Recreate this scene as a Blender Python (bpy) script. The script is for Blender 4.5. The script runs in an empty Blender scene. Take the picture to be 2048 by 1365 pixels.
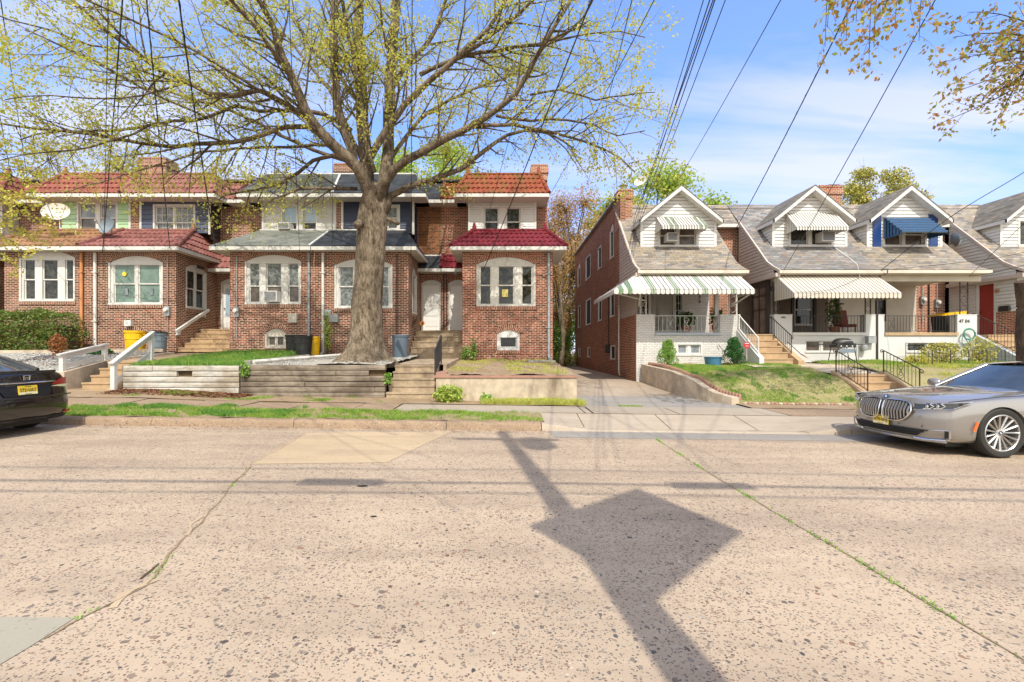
import bpy, math, random
from mathutils import Vector, Matrix
R = math.radians
rnd = random.Random(7)
scene = bpy.context.scene
COL = scene.collection
# ---------------------------------------------------------------- camera, sky, sun, exposure
F, CX, CY, H = 910.0, 1007.0, 706.0, 1.52      # focal length in photo pixels, vanishing point, eye height
cam = bpy.data.cameras.new('camera'); cam_o = bpy.data.objects.new('camera', cam); COL.objects.link(cam_o)
cam.sensor_width = 36.0; cam.lens = 36.0*F/2048.0
cam_o.location = (0, 0, H); cam_o.rotation_euler = (R(90), 0, 0)
cam.shift_x = (1024-CX)/2048.0; cam.shift_y = (CY-682.5)/2048.0
cam.clip_start = 0.05; cam.clip_end = 3000
scene.camera = cam_o
SUN_EL, SUN_AZ = R(52), R(8)                   # azimuth: to the right of straight behind the camera
sun_dir = Vector((math.sin(SUN_AZ)*math.cos(SUN_EL), -math.cos(SUN_AZ)*math.cos(SUN_EL), math.sin(SUN_EL)))
world = bpy.data.worlds.new('World'); scene.world = world; world.use_nodes = True
wn = world.node_tree.nodes; wl = world.node_tree.links; wn.clear()
w_out = wn.new('ShaderNodeOutputWorld'); w_bg = wn.new('ShaderNodeBackground'); w_bg.inputs[1].default_value = 0.15
sky = wn.new('ShaderNodeTexSky'); sky.sky_type = 'NISHITA'; sky.sun_disc = False
sky.sun_elevation = SUN_EL; sky.sun_rotation = R(180)-SUN_AZ
sky.air_density = 1.0; sky.dust_density = 0.25; sky.ozone_density = 2.0
tc = wn.new('ShaderNodeTexCoord')
sep = wn.new('ShaderNodeSeparateXYZ'); wl.new(tc.outputs['Generated'], sep.inputs[0])
addz = wn.new('ShaderNodeMath'); addz.operation = 'ADD'; addz.inputs[1].default_value = 0.16; wl.new(sep.outputs[2], addz.inputs[0])
dx = wn.new('ShaderNodeMath'); dx.operation = 'DIVIDE'; wl.new(sep.outputs[0], dx.inputs[0]); wl.new(addz.outputs[0], dx.inputs[1])
dy = wn.new('ShaderNodeMath'); dy.operation = 'DIVIDE'; wl.new(sep.outputs[1], dy.inputs[0]); wl.new(addz.outputs[0], dy.inputs[1])
cmb = wn.new('ShaderNodeCombineXYZ'); wl.new(dx.outputs[0], cmb.inputs[0]); wl.new(dy.outputs[0], cmb.inputs[1])
cmap = wn.new('ShaderNodeMapping'); wl.new(cmb.outputs[0], cmap.inputs[0]); cmap.inputs['Scale'].default_value = (0.42, 1.9, 1); cmap.inputs['Rotation'].default_value = (0, 0, R(-14)); cmap.inputs['Location'].default_value = (3.1, 0.4, 0)
cn = wn.new('ShaderNodeTexNoise'); cn.inputs['Scale'].default_value = 1.1; cn.inputs['Detail'].default_value = 10; cn.inputs['Roughness'].default_value = 0.55; cn.inputs['Distortion'].default_value = 0.4
wl.new(cmap.outputs[0], cn.inputs['Vector'])
cr = wn.new('ShaderNodeValToRGB'); cr.color_ramp.elements[0].position = 0.42; cr.color_ramp.elements[0].color = (0, 0, 0, 1); cr.color_ramp.elements[1].position = 0.60; cr.color_ramp.elements[1].color = (1, 1, 1, 1)
wl.new(cn.outputs[0], cr.inputs[0])
hz = wn.new('ShaderNodeMapRange'); hz.inputs['From Min'].default_value = 0.72; hz.inputs['From Max'].default_value = 0.12; hz.inputs['To Min'].default_value = 0.12; hz.inputs['To Max'].default_value = 0.95
wl.new(sep.outputs[2], hz.inputs[0])
cm = wn.new('ShaderNodeMath'); cm.operation = 'MULTIPLY'; wl.new(cr.outputs[0], cm.inputs[0]); wl.new(hz.outputs[0], cm.inputs[1])
mixc = wn.new('ShaderNodeMix'); mixc.data_type = 'RGBA'
wl.new(cm.outputs[0], mixc.inputs[0]); wl.new(sky.outputs[0], mixc.inputs[6]); mixc.inputs[7].default_value = (3.5, 3.2, 2.85, 1)
tint = wn.new('ShaderNodeMix'); tint.data_type = 'RGBA'; tint.blend_type = 'MULTIPLY'; tint.inputs[0].default_value = 1.0
# cloud bank added unseen behind the camera: warm fill light for the shade
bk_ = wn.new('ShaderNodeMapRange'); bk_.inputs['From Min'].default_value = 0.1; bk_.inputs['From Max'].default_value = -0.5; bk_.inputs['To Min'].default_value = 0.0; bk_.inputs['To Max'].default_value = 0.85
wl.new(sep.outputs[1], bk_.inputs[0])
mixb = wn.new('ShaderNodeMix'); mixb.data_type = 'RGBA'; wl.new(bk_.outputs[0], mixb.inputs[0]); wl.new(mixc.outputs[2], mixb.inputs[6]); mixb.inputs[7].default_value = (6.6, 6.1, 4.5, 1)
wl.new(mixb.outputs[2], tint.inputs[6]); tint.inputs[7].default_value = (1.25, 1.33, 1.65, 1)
low_ = wn.new('ShaderNodeMapRange'); low_.inputs['From Min'].default_value = 0.05; low_.inputs['From Max'].default_value = 0.55; wl.new(sep.outputs[2], low_.inputs[0])
grad_ = wn.new('ShaderNodeMix'); grad_.data_type = 'RGBA'; wl.new(low_.outputs[0], grad_.inputs[0]); grad_.inputs[6].default_value = (0.62, 0.66, 0.78, 1); grad_.inputs[7].default_value = (1, 1, 1, 1)
lows_ = wn.new('ShaderNodeMix'); lows_.data_type = 'RGBA'; lows_.blend_type = 'MULTIPLY'; lows_.inputs[0].default_value = 1.0; wl.new(sky.outputs[0], lows_.inputs[6]); wl.new(grad_.outputs[2], lows_.inputs[7]); wl.new(lows_.outputs[2], mixc.inputs[6])
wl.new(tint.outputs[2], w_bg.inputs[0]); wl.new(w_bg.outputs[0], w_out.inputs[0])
sl = bpy.data.lights.new('sun', 'SUN'); sl.energy = 3.1; sl.angle = R(0.5); sl.color = (1.0, 0.965, 0.87)
so = bpy.data.objects.new('sun', sl); COL.objects.link(so); so.rotation_euler = sun_dir.to_track_quat('Z', 'Y').to_euler(); so.location = (0, -5, 30)
vs = scene.view_settings; vs.view_transform = 'Standard'; vs.look = 'None'; vs.exposure = 0.68; vs.gamma = 1
scene.cycles.max_bounces = 6; scene.cycles.transparent_max_bounces = 6

# ---------------------------------------------------------------- small helpers
def PX(px, Y): return (px-CX)*Y/F
def PZ(py, Y): return H-(py-CY)*Y/F
def P(px, py, Y): return Vector((PX(px, Y), Y, PZ(py, Y)))
def GP(px, py, dz=0.0):                        # photo pixel -> point of the road surface
    Y = (H-dz)*F/((py-CY)-0.0133*(px-CX)); X = PX(px, Y)
    return Vector((X, Y, -0.0133*X+dz))
def gz(x): return -0.0133*x
def lin(h):
    h = h.lstrip('#'); c = [int(h[i:i+2], 16)/255 for i in (0, 2, 4)]
    return tuple((v/12.92 if v <= 0.04045 else ((v+0.055)/1.055)**2.4) for v in c)
def tag(o, label=None, cat=None, group=None, kind=None):
    if label: o['label'] = label
    if cat: o['category'] = cat
    if group: o['group'] = group
    if kind: o['kind'] = kind
    return o
def thing(name, label, cat, loc=(0, 0, 0), rz=0.0, group=None):
    o = bpy.data.objects.new(name, None); COL.objects.link(o)
    o.location = loc; o.rotation_euler = (0, 0, rz); o.empty_display_size = 0.2
    o.matrix_basis = Matrix.Translation(loc) @ Matrix.Rotation(rz, 4, 'Z')
    return tag(o, label, cat, group)
def wmat(o):
    m = o.matrix_basis.copy()
    while o.parent: o = o.parent; m = o.matrix_basis @ m
    return m
class MB:
    def __init__(s): s.v = []; s.f = []; s.uv = []; s.mi = []
    def poly(s, pts, uv=None, mi=0):
        b = len(s.v); pts = [Vector(p) for p in pts]; s.v += pts; s.f.append(tuple(range(b, b+len(pts))))
        if uv is None:
            n = Vector((0, 0, 0))
            for i in range(len(pts)):
                a, c = pts[i], pts[(i+1) % len(pts)]; n += a.cross(c)
            ax, ay, az = abs(n.x), abs(n.y), abs(n.z)
            if az >= ax and az >= ay: uv = [(p.x, p.y) for p in pts]
            elif ax >= ay: uv = [(p.y, p.z) for p in pts]
            else: uv = [(p.x, p.z) for p in pts]
        s.uv += [tuple(q) for q in uv]; s.mi.append(mi)
    def grid(s, rows, mi=0, uvs=None, closed=False):
        """rows: list of equal-length point lists, shared vertices (smooth-able)"""
        b = len(s.v); n = len(rows[0])
        for r in rows: s.v += [Vector(p) for p in r]
        for i in range(len(rows)-1):
            for j in range(n if closed else n-1):
                k = (j+1) % n
                s.f.append((b+i*n+j, b+i*n+k, b+(i+1)*n+k, b+(i+1)*n+j)); s.mi.append(mi)
                if uvs: s.uv += [uvs[i][j], uvs[i][k if k else n-1], uvs[i+1][k if k else n-1], uvs[i+1][j]]
                else: s.uv += [(j*.1, i*.1), ((j+1)*.1, i*.1), ((j+1)*.1, (i+1)*.1), (j*.1, (i+1)*.1)]
    def box(s, x0, x1, y0, y1, z0, z1, mi=0, M=None, skip=''):
        c = [Vector((x, y, z)) for z in (z0, z1) for y in (y0, y1) for x in (x0, x1)]
        if M is not None: c = [M @ p for p in c]
        for k, q in (('b', (0, 2, 3, 1)), ('t', (4, 5, 7, 6)), ('f', (0, 1, 5, 4)), ('k', (3, 2, 6, 7)), ('l', (2, 0, 4, 6)), ('r', (1, 3, 7, 5))):
            if k not in skip: s.poly([c[i] for i in q], mi=mi)
    def bar(s, p, q, w, h=None, mi=0, up=Vector((0, 0, 1))):
        p = Vector(p); q = Vector(q); h = h or w; d = (q-p).normalized()
        if abs(d.dot(up)) > 0.98: up = Vector((0, 1, 0))
        x = d.cross(up).normalized(); z = x.cross(d).normalized()
        c = [a+x*(w/2*i)+z*(h/2*j) for a in (p, q) for j in (-1, 1) for i in (-1, 1)]
        for f in ((0, 1, 3, 2), (5, 4, 6, 7), (0, 4, 5, 1), (2, 3, 7, 6), (1, 5, 7, 3), (4, 0, 2, 6)): s.poly([c[i] for i in f], mi=mi)
    def tube(s, pts, r, n=6, mi=0, cap=True, close=False):
        pts = [Vector(p) for p in pts]; m = len(pts); rs = r if isinstance(r, (list, tuple)) else [r]*m
        b = len(s.v); prev = None; L = 0
        for i, p in enumerate(pts):
            t = (pts[min(i+1, m-1)]-pts[max(i-1, 0)])
            t = t.normalized() if t.length > 1e-9 else Vector((0, 0, 1))
            if prev is None:
                a = Vector((0, 0, 1)) if abs(t.z) < .9 else Vector((1, 0, 0)); x = t.cross(a).normalized()
            else:
                x = prev-t*prev.dot(t); x = x.normalized() if x.length > 1e-6 else t.orthogonal().normalized()
            prev = x; y = t.cross(x)
            for k in range(n):
                a = 2*math.pi*k/n; s.v.append(p+x*(rs[i]*math.cos(a))+y*(rs[i]*math.sin(a)))
        for i in range(m-1):
            L2 = L+(pts[i+1]-pts[i]).length; c = 2*math.pi*rs[i]
            for k in range(n):
                k2 = (k+1) % n
                s.f.append((b+i*n+k, b+i*n+k2, b+(i+1)*n+k2, b+(i+1)*n+k)); s.mi.append(mi)
                s.uv += [(c*k/n, L), (c*(k+1)/n, L), (c*(k+1)/n, L2), (c*k/n, L2)]
            L = L2
        if cap:
            for i in (0, m-1):
                s.f.append(tuple(b+i*n+k for k in (range(n) if i else range(n-1, -1, -1)))); s.mi.append(mi); s.uv += [(0, 0)]*n
    def lathe(s, prof, c, n=20, axis='Z', mi=0, M=None):
        b = len(s.v); c = Vector(c); m = len(prof)
        for r, h in prof:
            for k in range(n):
                a = 2*math.pi*k/n
                q = Vector((r*math.cos(a), r*math.sin(a), h))
                if axis == 'Y': q = Vector((q.x, q.z, q.y))
                if axis == 'X': q = Vector((q.z, q.x, q.y))
                if M is not None: q = M @ q
                s.v.append(c+q)
        for i in range(m-1):
            for k in range(n):
                k2 = (k+1) % n
                s.f.append((b+i*n+k, b+i*n+k2, b+(i+1)*n+k2, b+(i+1)*n+k)); s.mi.append(mi)
                s.uv += [(k*.1, i*.1), ((k+1)*.1, i*.1), ((k+1)*.1, (i+1)*.1), (k*.1, (i+1)*.1)]
    def prism(s, outline, ext, mi=0, mi_side=None):
        """outline: planar list of points, ext: Vector to extrude along"""
        o = [Vector(p) for p in outline]; e = Vector(ext); q = [p+e for p in o]; n = len(o)
        s.poly(o, mi=mi); s.poly(q[::-1], mi=mi)
        for i in range(n):
            j = (i+1) % n; s.poly([o[j], o[i], q[i], q[j]], mi=mi if mi_side is None else mi_side)
    def build(s, name, mats, parent=None, smooth=None, local=False, merge=False):
        if not isinstance(mats, (list, tuple)): mats = [mats]
        me = bpy.data.meshes.new(name)
        vs_ = s.v
        if parent is not None and not local:
            inv = wmat(parent).inverted(); vs_ = [inv @ v for v in s.v]
        me.from_pydata([tuple(v) for v in vs_], [], s.f)
        for m in mats: me.materials.append(m)
        ul = me.uv_layers.new(name='UVMap'); ul.data.foreach_set('uv', [c for q in s.uv for c in q])
        me.polygons.foreach_set('material_index', s.mi)
        if merge:
            import bmesh
            bm = bmesh.new(); bm.from_mesh(me); bmesh.ops.remove_doubles(bm, verts=bm.verts, dist=1e-4); bmesh.ops.recalc_face_normals(bm, faces=bm.faces); bm.to_mesh(me); bm.free()
        me.update()
        if smooth is not None:
            me.polygons.foreach_set('use_smooth', [True]*len(me.polygons))
            if smooth < 180: me.set_sharp_from_angle(angle=R(smooth))
        o = bpy.data.objects.new(name, me); COL.objects.link(o)
        if parent is not None: o.parent = parent
        return o
def copy_tree(o, parent=None):
    c = o.copy(); COL.objects.link(c)
    if parent: c.parent = parent
    for ch in list(o.children): copy_tree(ch, c)
    return c
def text_mesh(txt, size, M, depth=0.004, font_w=1.0):
    """letters as mesh: returns MB placed by matrix M (text in local XY plane, extruded +Z)"""
    cu = bpy.data.curves.new('t', 'FONT'); cu.body = txt; cu.size = size; cu.extrude = depth; cu.align_x = 'CENTER'; cu.align_y = 'CENTER'; cu.resolution_u = 3
    ob = bpy.data.objects.new('t', cu); COL.objects.link(ob)
    dg = bpy.context.evaluated_depsgraph_get(); me = bpy.data.meshes.new_from_object(ob.evaluated_get(dg))
    mb = MB()
    for p in me.polygons: mb.poly([M @ Vector((me.vertices[i].co.x*font_w, me.vertices[i].co.y, me.vertices[i].co.z)) for i in p.vertices])
    bpy.data.objects.remove(ob); bpy.data.curves.remove(cu); bpy.data.meshes.remove(me)
    return mb

# ---------------------------------------------------------------- materials
class NT:
    def __init__(s, name):
        s.m = bpy.data.materials.new(name); s.m.use_nodes = True; t = s.m.node_tree; s.n = t.nodes; s.l = t.links
        s.b = s.n['Principled BSDF']; s.tc = s.n.new('ShaderNodeTexCoord')
    def node(s, k, **kw):
        x = s.n.new(k)
        for a, b in kw.items(): setattr(x, a, b)
        return x
    def link(s, a, b): s.l.new(a, b)
    def noise(s, scale, detail=4, rough=.55, src='Object', vec=None, dist=0, sc=None):
        x = s.node('ShaderNodeTexNoise'); x.inputs['Scale'].default_value = scale; x.inputs['Detail'].default_value = detail; x.inputs['Roughness'].default_value = rough; x.inputs['Distortion'].default_value = dist
        v = vec if vec is not None else s.tc.outputs[src]
        if sc: v = s.mapping(v, sc)
        s.link(v, x.inputs['Vector']); return x.outputs[0]
    def mapping(s, v, scale=(1, 1, 1), loc=(0, 0, 0), rot=(0, 0, 0)):
        x = s.node('ShaderNodeMapping'); x.inputs['Scale'].default_value = scale; x.inputs['Location'].default_value = loc; x.inputs['Rotation'].default_value = rot; s.link(v, x.inputs[0]); return x.outputs[0]
    def ramp(s, v, stops, interp='LINEAR'):
        x = s.node('ShaderNodeValToRGB'); e = x.color_ramp; e.interpolation = interp
        while len(e.elements) < len(stops): e.elements.new(0.5)
        for k, (p, c) in enumerate(stops):
            e.elements[k].position = p; e.elements[k].color = (tuple(c)+(1,))[:4] if not isinstance(c, (int, float)) else (c, c, c, 1)
        s.link(v, x.inputs[0]); return x.outputs[0]
    def mix(s, f, a, b, mode='MIX'):
        x = s.node('ShaderNodeMix'); x.data_type = 'RGBA'; x.blend_type = mode
        for i, v in ((0, f), (6, a), (7, b)):
            if hasattr(v, 'is_output') or isinstance(v, bpy.types.NodeSocket): s.link(v, x.inputs[i])
            elif isinstance(v, (int, float)): x.inputs[i].default_value = v if i == 0 else (v, v, v, 1)
            else: x.inputs[i].default_value = (tuple(v)+(1,))[:4]
        return x.outputs[2]
    def math(s, op, a, b=0.0, clamp=False):
        x = s.node('ShaderNodeMath', operation=op, use_clamp=clamp)
        for i, v in ((0, a), (1, b)):
            if isinstance(v, (int, float)): x.inputs[i].default_value = v
            else: s.link(v, x.inputs[i])
        return x.outputs[0]
    def bump(s, h, dist=0.01, strength=1.0, normal=None):
        x = s.node('ShaderNodeBump'); x.inputs['Distance'].default_value = dist; x.inputs['Strength'].default_value = strength
        s.link(h, x.inputs['Height'])
        if normal is not None: s.link(normal, x.inputs['Normal'])
        return x.outputs[0]
    def out(s, col=None, rough=None, normal=None, metal=None, spec=None, coat=None):
        b = s.b
        for k, v in (('Base Color', col), ('Roughness', rough), ('Normal', normal), ('Metallic', metal), ('Specular IOR Level', spec), ('Coat Weight', coat)):
            if v is None: continue
            if isinstance(v, bpy.types.NodeSocket): s.link(v, b.inputs[k])
            elif k == 'Base Color': b.inputs[k].default_value = (tuple(v)+(1,))[:4]
            else: b.inputs[k].default_value = v
        return s.m
def scl(c, k): return tuple(min(1.0, x*k) for x in c)
def plain(name, col, rough=.6, var=.12, scale=4, metal=0, bump=0.0, bscale=60, spec=.5, coat=None, stretch=None, dirt=None, dirt_amt=.35):
    t = NT(name); n = t.noise(scale, 5, .6, sc=stretch)
    f = t.ramp(n, [(.3, 0), (.7, 1)])
    c = t.mix(f, scl(col, 1-var), scl(col, 1+var))
    if dirt:
        d = t.ramp(t.noise(1.3, 6, .65, sc=(1, 1, .35)), [(.5, 0), (.72, dirt_amt)]); c = t.mix(d, c, dirt)
    nm = t.bump(t.noise(bscale, 3, .6), .004, bump) if bump else None
    return t.out(c, rough, nm, metal, spec, coat)
M = {}
def brick(name, cols, mortar, w=.205, h=.0675, ms=.011, patch=None, soldier=False):
    t = NT(name); b = t.node('ShaderNodeTexBrick'); v = t.tc.outputs['UV']
    t.link(v, b.inputs['Vector'])
    b.inputs['Scale'].default_value = 1; b.inputs['Brick Width'].default_value = w; b.inputs['Row Height'].default_value = h
    b.inputs['Mortar Size'].default_value = ms; b.inputs['Mortar Smooth'].default_value = .25; b.inputs['Bias'].default_value = 0.0
    b.inputs['Color1'].default_value = (0, 0, 0, 1); b.inputs['Color2'].default_value = (1, 1, 1, 1); b.inputs['Mortar'].default_value = (.5, .5, .5, 1)
    n = len(cols); c = t.ramp(b.outputs['Color'], [(i/(n-1), cols[i]) for i in range(n)])
    big = t.noise(.9, 5, .6); fine = t.noise(30, 3, .6)
    c = t.mix(t.ramp(big, [(.35, .0), (.7, .45)]), c, t.mix(1.0, c, (1.5, 1.25, 1.2), 'MULTIPLY'))
    c = t.mix(.45, c, t.mix(1.0, c, t.ramp(fine, [(.3, .55), (.7, 1.45)]), 'MULTIPLY'))
    mo = t.mix(t.ramp(t.noise(1.6, 5), [(.35, 0), (.7, 1)]), mortar, scl(mortar, .72))
    c = t.mix(b.outputs['Fac'], c, mo)
    if patch:
        for (pc, sc_, lo, hi, amt, loc) in patch:
            f = t.ramp(t.noise(sc_, 5, .6, vec=t.mapping(t.tc.outputs['Object'], (1, 1, 1), loc)), [(lo, 0), (hi, amt)])
            c = t.mix(f, c, pc)
    inv = t.math('SUBTRACT', 1.0, b.outputs['Fac'])
    hgt = t.math('ADD', inv, t.math('MULTIPLY', fine, .35))
    return t.out(c, .88, t.bump(hgt, .006, .8), spec=.25)
M['brick'] = brick('brick', [lin('#46261f'), lin('#74402f'), lin('#5a2f26'), lin('#8e5040'), lin('#33201b'), lin('#7c4a38')], lin('#cbb49a'), ms=.0108, patch=[(lin('#a98f7e'), .8, .56, .8, .45, (5, 1, 2)), (lin('#3a2720'), .6, .56, .8, .4, (2, 7, 1))])
M['brick_brown'] = brick('brick_brown', [lin('#6a3c22'), lin('#85502c'), lin('#5c3420'), lin('#4a2c1c')], lin('#8f7458'))
M['brick_end'] = brick('brick_end', [lin('#5a2e24'), lin('#864636'), lin('#985644'), lin('#46261f')], lin('#c8b096'), ms=.0108,
                       patch=[(lin('#c9b7a6'), .8, .6, .8, .5, (3, 0, 1)), (lin('#8e3d38'), .6, .58, .75, .45, (9, 2, 5))])
M['brick_pale'] = brick('brick_pale', [lin('#643428'), lin('#905040'), lin('#784034'), lin('#482820'), lin('#9c6450')], lin('#cbb59c'), ms=.0108, patch=[(lin('#b08a78'), .9, .55, .8, .5, (1, 1, 6)), (lin('#4a2a22'), .7, .58, .8, .4, (8, 2, 3))])
M['brick_dark'] = brick('brick_dark', [lin('#683624'), lin('#935036'), lin('#7b402c'), lin('#522c20')], lin('#b39d84'), ms=.0108)
M['brick_right'] = brick('brick_right', [lin('#8a452e'), lin('#a2583a'), lin('#6f3525'), lin('#96503a')], lin('#cfc0a8'), ms=.0108)
M['brick_painted'] = brick('brick_painted', [lin('#c2c0bb'), lin('#cac7c2'), lin('#cdcac5')], lin('#bab8b2'), ms=.010,
                           patch=[(lin('#b5b0a6'), .9, .6, .8, .4, (2, 2, 2))])
M['white'] = plain('white_paint', lin('#c9c6bf'), .5, .05, 3, dirt=lin('#9a927f'), dirt_amt=.3)
M['white_clean'] = plain('white_vinyl', lin('#cfccc6'), .45, .03, 2)
M['white_peel'] = plain('peeling_white_paint', lin('#cbc7bd'), .75, .12, 8, dirt=lin('#74634b'), dirt_amt=.95, bump=.5, bscale=25)
M['cream'] = plain('cream_paint', lin('#c2b8a8'), .6, .08, 2, dirt=lin('#8d7a5c'))
M['soffit'] = plain('soffit', lin('#c4bdb0'), .6, .05, 2)
M['pink_beige'] = plain('beige_siding', lin('#bdaea2'), .6, .05, 2)
M['blue_siding'] = plain('slate_blue_siding', lin('#454c5f'), .6, .1, 2)
M['navy_siding'] = plain('navy_siding', lin('#30364a'), .5, .1, 2)
M['green_siding'] = plain('mint_green_siding', lin('#9fbd93'), .6, .08, 2)
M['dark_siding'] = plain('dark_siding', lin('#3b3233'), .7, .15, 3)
M['white_shingle'] = plain('white_shingle_siding', lin('#c2beb6'), .65, .06, 1.2, dirt=lin('#98928a'), dirt_amt=.3)
M['black_metal'] = plain('black_iron', lin('#2a2623'), .5, .25, 20)
M['rust_metal'] = plain('brown_iron', lin('#3d2f29'), .6, .3, 20)
M['white_metal'] = plain('white_iron', lin('#cfccc6'), .45, .05, 9)
M['grey_metal'] = plain('grey_metal', lin('#9a9c9c'), .45, .08, 6, metal=.3)
M['galv'] = plain('galvanised_pipe', lin('#8d9294'), .5, .12, 3, metal=.2, stretch=(3, 3, .6))
M['rust_pipe'] = plain('orange_pipe', lin('#b77a4a'), .6, .15, 3)
M['black_plastic'] = plain('black_plastic', lin('#22221f'), .45, .2, 5)
M['grey_plastic'] = plain('grey_plastic', lin('#6f7b83'), .45, .08, 3)
M['bluegrey_plastic'] = plain('bluegrey_plastic', lin('#56636f'), .5, .08, 3)
M['yellow_plastic'] = plain('yellow_plastic', lin('#e9b400'), .4, .05, 3)
M['blue_plastic'] = plain('blue_plastic', lin('#40718e'), .4, .06, 3)
M['orange'] = plain('orange_plastic', lin('#e07d12'), .4, .05, 3)
M['red'] = plain('red_paint', lin('#b3262a'), .5, .05, 3)
M['red_door'] = plain('red_door_paint', lin('#8c2a20'), .45, .06, 3)
M['royal'] = plain('royal_blue_paint', lin('#1c3a70'), .35, .1, 4)
M['awn_blue'] = plain('blue_awning_metal', lin('#34587e'), .4, .12, 4)
M['awn_white'] = plain('white_awning_metal', lin('#c8c4bc'), .45, .04, 4)
M['awn_cream'] = plain('cream_awning_metal', lin('#c2b9aa'), .5, .05, 2, dirt=lin('#a9987f'), dirt_amt=.3)
M['awn_green'] = plain('green_awning_stripe', lin('#6c8560'), .5, .05, 4)
M['awn_line'] = plain('awning_seam', lin('#55504a'), .6, .05, 4)
M['concrete'] = plain('concrete', lin('#b3a28c'), .9, .25, 3.5, bump=.6, dirt=lin('#6a5b48'), dirt_amt=.85)
M['concrete_tan'] = plain('tan_concrete_steps', lin('#ab8f6d'), .9, .16, 5, bump=.5, dirt=lin('#8c6d4e'), dirt_amt=.5)
M['concrete_grey'] = plain('grey_concrete', lin('#9b968f'), .9, .12, 4, bump=.5)
M['steps_old'] = plain('old_brown_steps', lin('#a08c72'), .9, .25, 6, bump=.6, dirt=lin('#5f503d'), dirt_amt=.8)
M['red_coping'] = plain('red_coping', lin('#9c7463'), .85, .15, 5, bump=.4, dirt=lin('#6e5a4b'))
M['stone_white'] = plain('white_stucco', lin('#c6c4c0'), .8, .04, 2, bump=.3)
M['porch_grey'] = plain('grey_painted_sill', lin('#a6abb0'), .6, .05, 2)
M['wood_brown'] = plain('dark_wood', lin('#5a4431'), .7, .2, 4)
M['paper_yellow'] = plain('yellow_notice_paper', lin('#c9b766'), .7, .05, 4)
M['sign_yellow'] = plain('yellow_sign', lin('#d9c22a'), .5, .05, 4)
M['rubber'] = plain('tyre_rubber', lin('#26241f'), .75, .15, 20, bump=.3)
M['black'] = plain('black_void', (.006, .006, .006), .8, .1, 3)
M['door_white'] = plain('white_door_paint', lin('#dcd9d3'), .5, .04, 2)
M['curtain'] = plain('white_curtain', lin('#b9bcbb'), .8, .08, 5, stretch=(10, 10, 1))
M['terracotta'] = plain('terracotta', lin('#8d5a42'), .8, .1, 5)
M['lamp_glass'] = plain('amber_lamp_glass', lin('#d9a44a'), .3, .1, 20)
def glass(name, a=(.008, .009, .009), b=(.06, .062, .05), rough=.04, sc=5.0, spec=.42):
    t = NT(name); f = t.ramp(t.noise(sc, 6, .7), [(.42, 0), (.62, 1)])
    return t.out(t.mix(f, a, b), rough, t.bump(t.noise(1.3, 2), .012, .35), spec=spec)
M['glass'] = glass('window_glass')
M['glass_dark'] = glass('dark_window_glass', (.008, .008, .008), (.025, .023, .02))
M['glass_green'] = glass('green_tinted_glass', lin('#5f7468'), lin('#71867a'), .12, 2.0)
M['glass_blind'] = glass('blind_behind_glass', lin('#6d7378'), lin('#8b9196'), .1, 1.5)
M['glass_sky'] = glass('painted_sky_glass', lin('#8fa6b8'), lin('#a9bccb'), .06, 1.0)  # sky reflection painted into the pane colour
M['glass_lace'] = glass('lace_curtain_glass', lin('#4c5250'), lin('#8b8e88'), .15, 9.0)
M['glass_brown'] = glass('brown_screen_glass', lin('#4c433c'), lin('#6b6056'), .25, 2.0, .5)
def slate(name, cols, w=.28, h=.13, gap=(.12, .1, .08), bumpd=.012):
    t = NT(name); b = t.node('ShaderNodeTexBrick'); t.link(t.tc.outputs['UV'], b.inputs['Vector'])
    b.inputs['Scale'].default_value = 1; b.inputs['Brick Width'].default_value = w; b.inputs['Row Height'].default_value = h
    b.inputs['Mortar Size'].default_value = .007; b.inputs['Mortar Smooth'].default_value = .2
    b.inputs['Color1'].default_value = (0, 0, 0, 1); b.inputs['Color2'].default_value = (1, 1, 1, 1); b.inputs['Mortar'].default_value = (.5, .5, .5, 1)
    n = len(cols); c = t.ramp(b.outputs['Color'], [(i/(n-1), cols[i]) for i in range(n)])
    c = t.mix(.5, c, t.mix(1.0, c, t.ramp(t.noise(1.2, 5, .65), [(.3, .6), (.7, 1.4)]), 'MULTIPLY'))
    c = t.mix(.5, c, t.mix(1.0, c, t.ramp(t.noise(24, 3, .65), [(.3, .7), (.7, 1.3)]), 'MULTIPLY'))
    c = t.mix(b.outputs['Fac'], c, gap)
    sx = t.node('ShaderNodeSeparateXYZ'); t.link(t.tc.outputs['UV'], sx.inputs[0])
    saw = t.math('FRACT', t.math('DIVIDE', sx.outputs[1], h))
    hh = t.math('ADD', t.math('MULTIPLY', t.math('SUBTRACT', 1.0, saw), 1.0), t.math('MULTIPLY', t.math('SUBTRACT', 1.0, b.outputs['Fac']), .5))
    return t.out(c, .8, t.bump(hh, bumpd, .8), spec=.3)
M['slate'] = slate('slate_shingles', [lin('#716c66'), lin('#988772'), lin('#85807a'), lin('#93856f'), lin('#65605d'), lin('#a6998a')])
M['slate_dark'] = slate('weathered_slate_shingles', [lin('#6d6a62'), lin('#857a6b'), lin('#5c5850'), lin('#8c8272')])
M['slate_blue'] = slate('blue_grey_slate', [lin('#6f706f'), lin('#897f74'), lin('#65676a'), lin('#7d6f66'), lin('#8b8b8a')])
M['shingle_grey'] = slate('grey_green_shingles', [lin('#6c6e63'), lin('#7c7c70'), lin('#5f6058')], .3, .14, (.09, .09, .08))
M['shingle_dark'] = slate('mossy_dark_shingles', [lin('#4c4d48'), lin('#5d5f55'), lin('#454640')], .3, .14, (.05, .05, .045))
M['shingle_black'] = slate('black_shingles', [lin('#2b2e31'), lin('#3b3e41'), lin('#24272a')], .3, .14, (.02, .02, .02))
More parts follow.
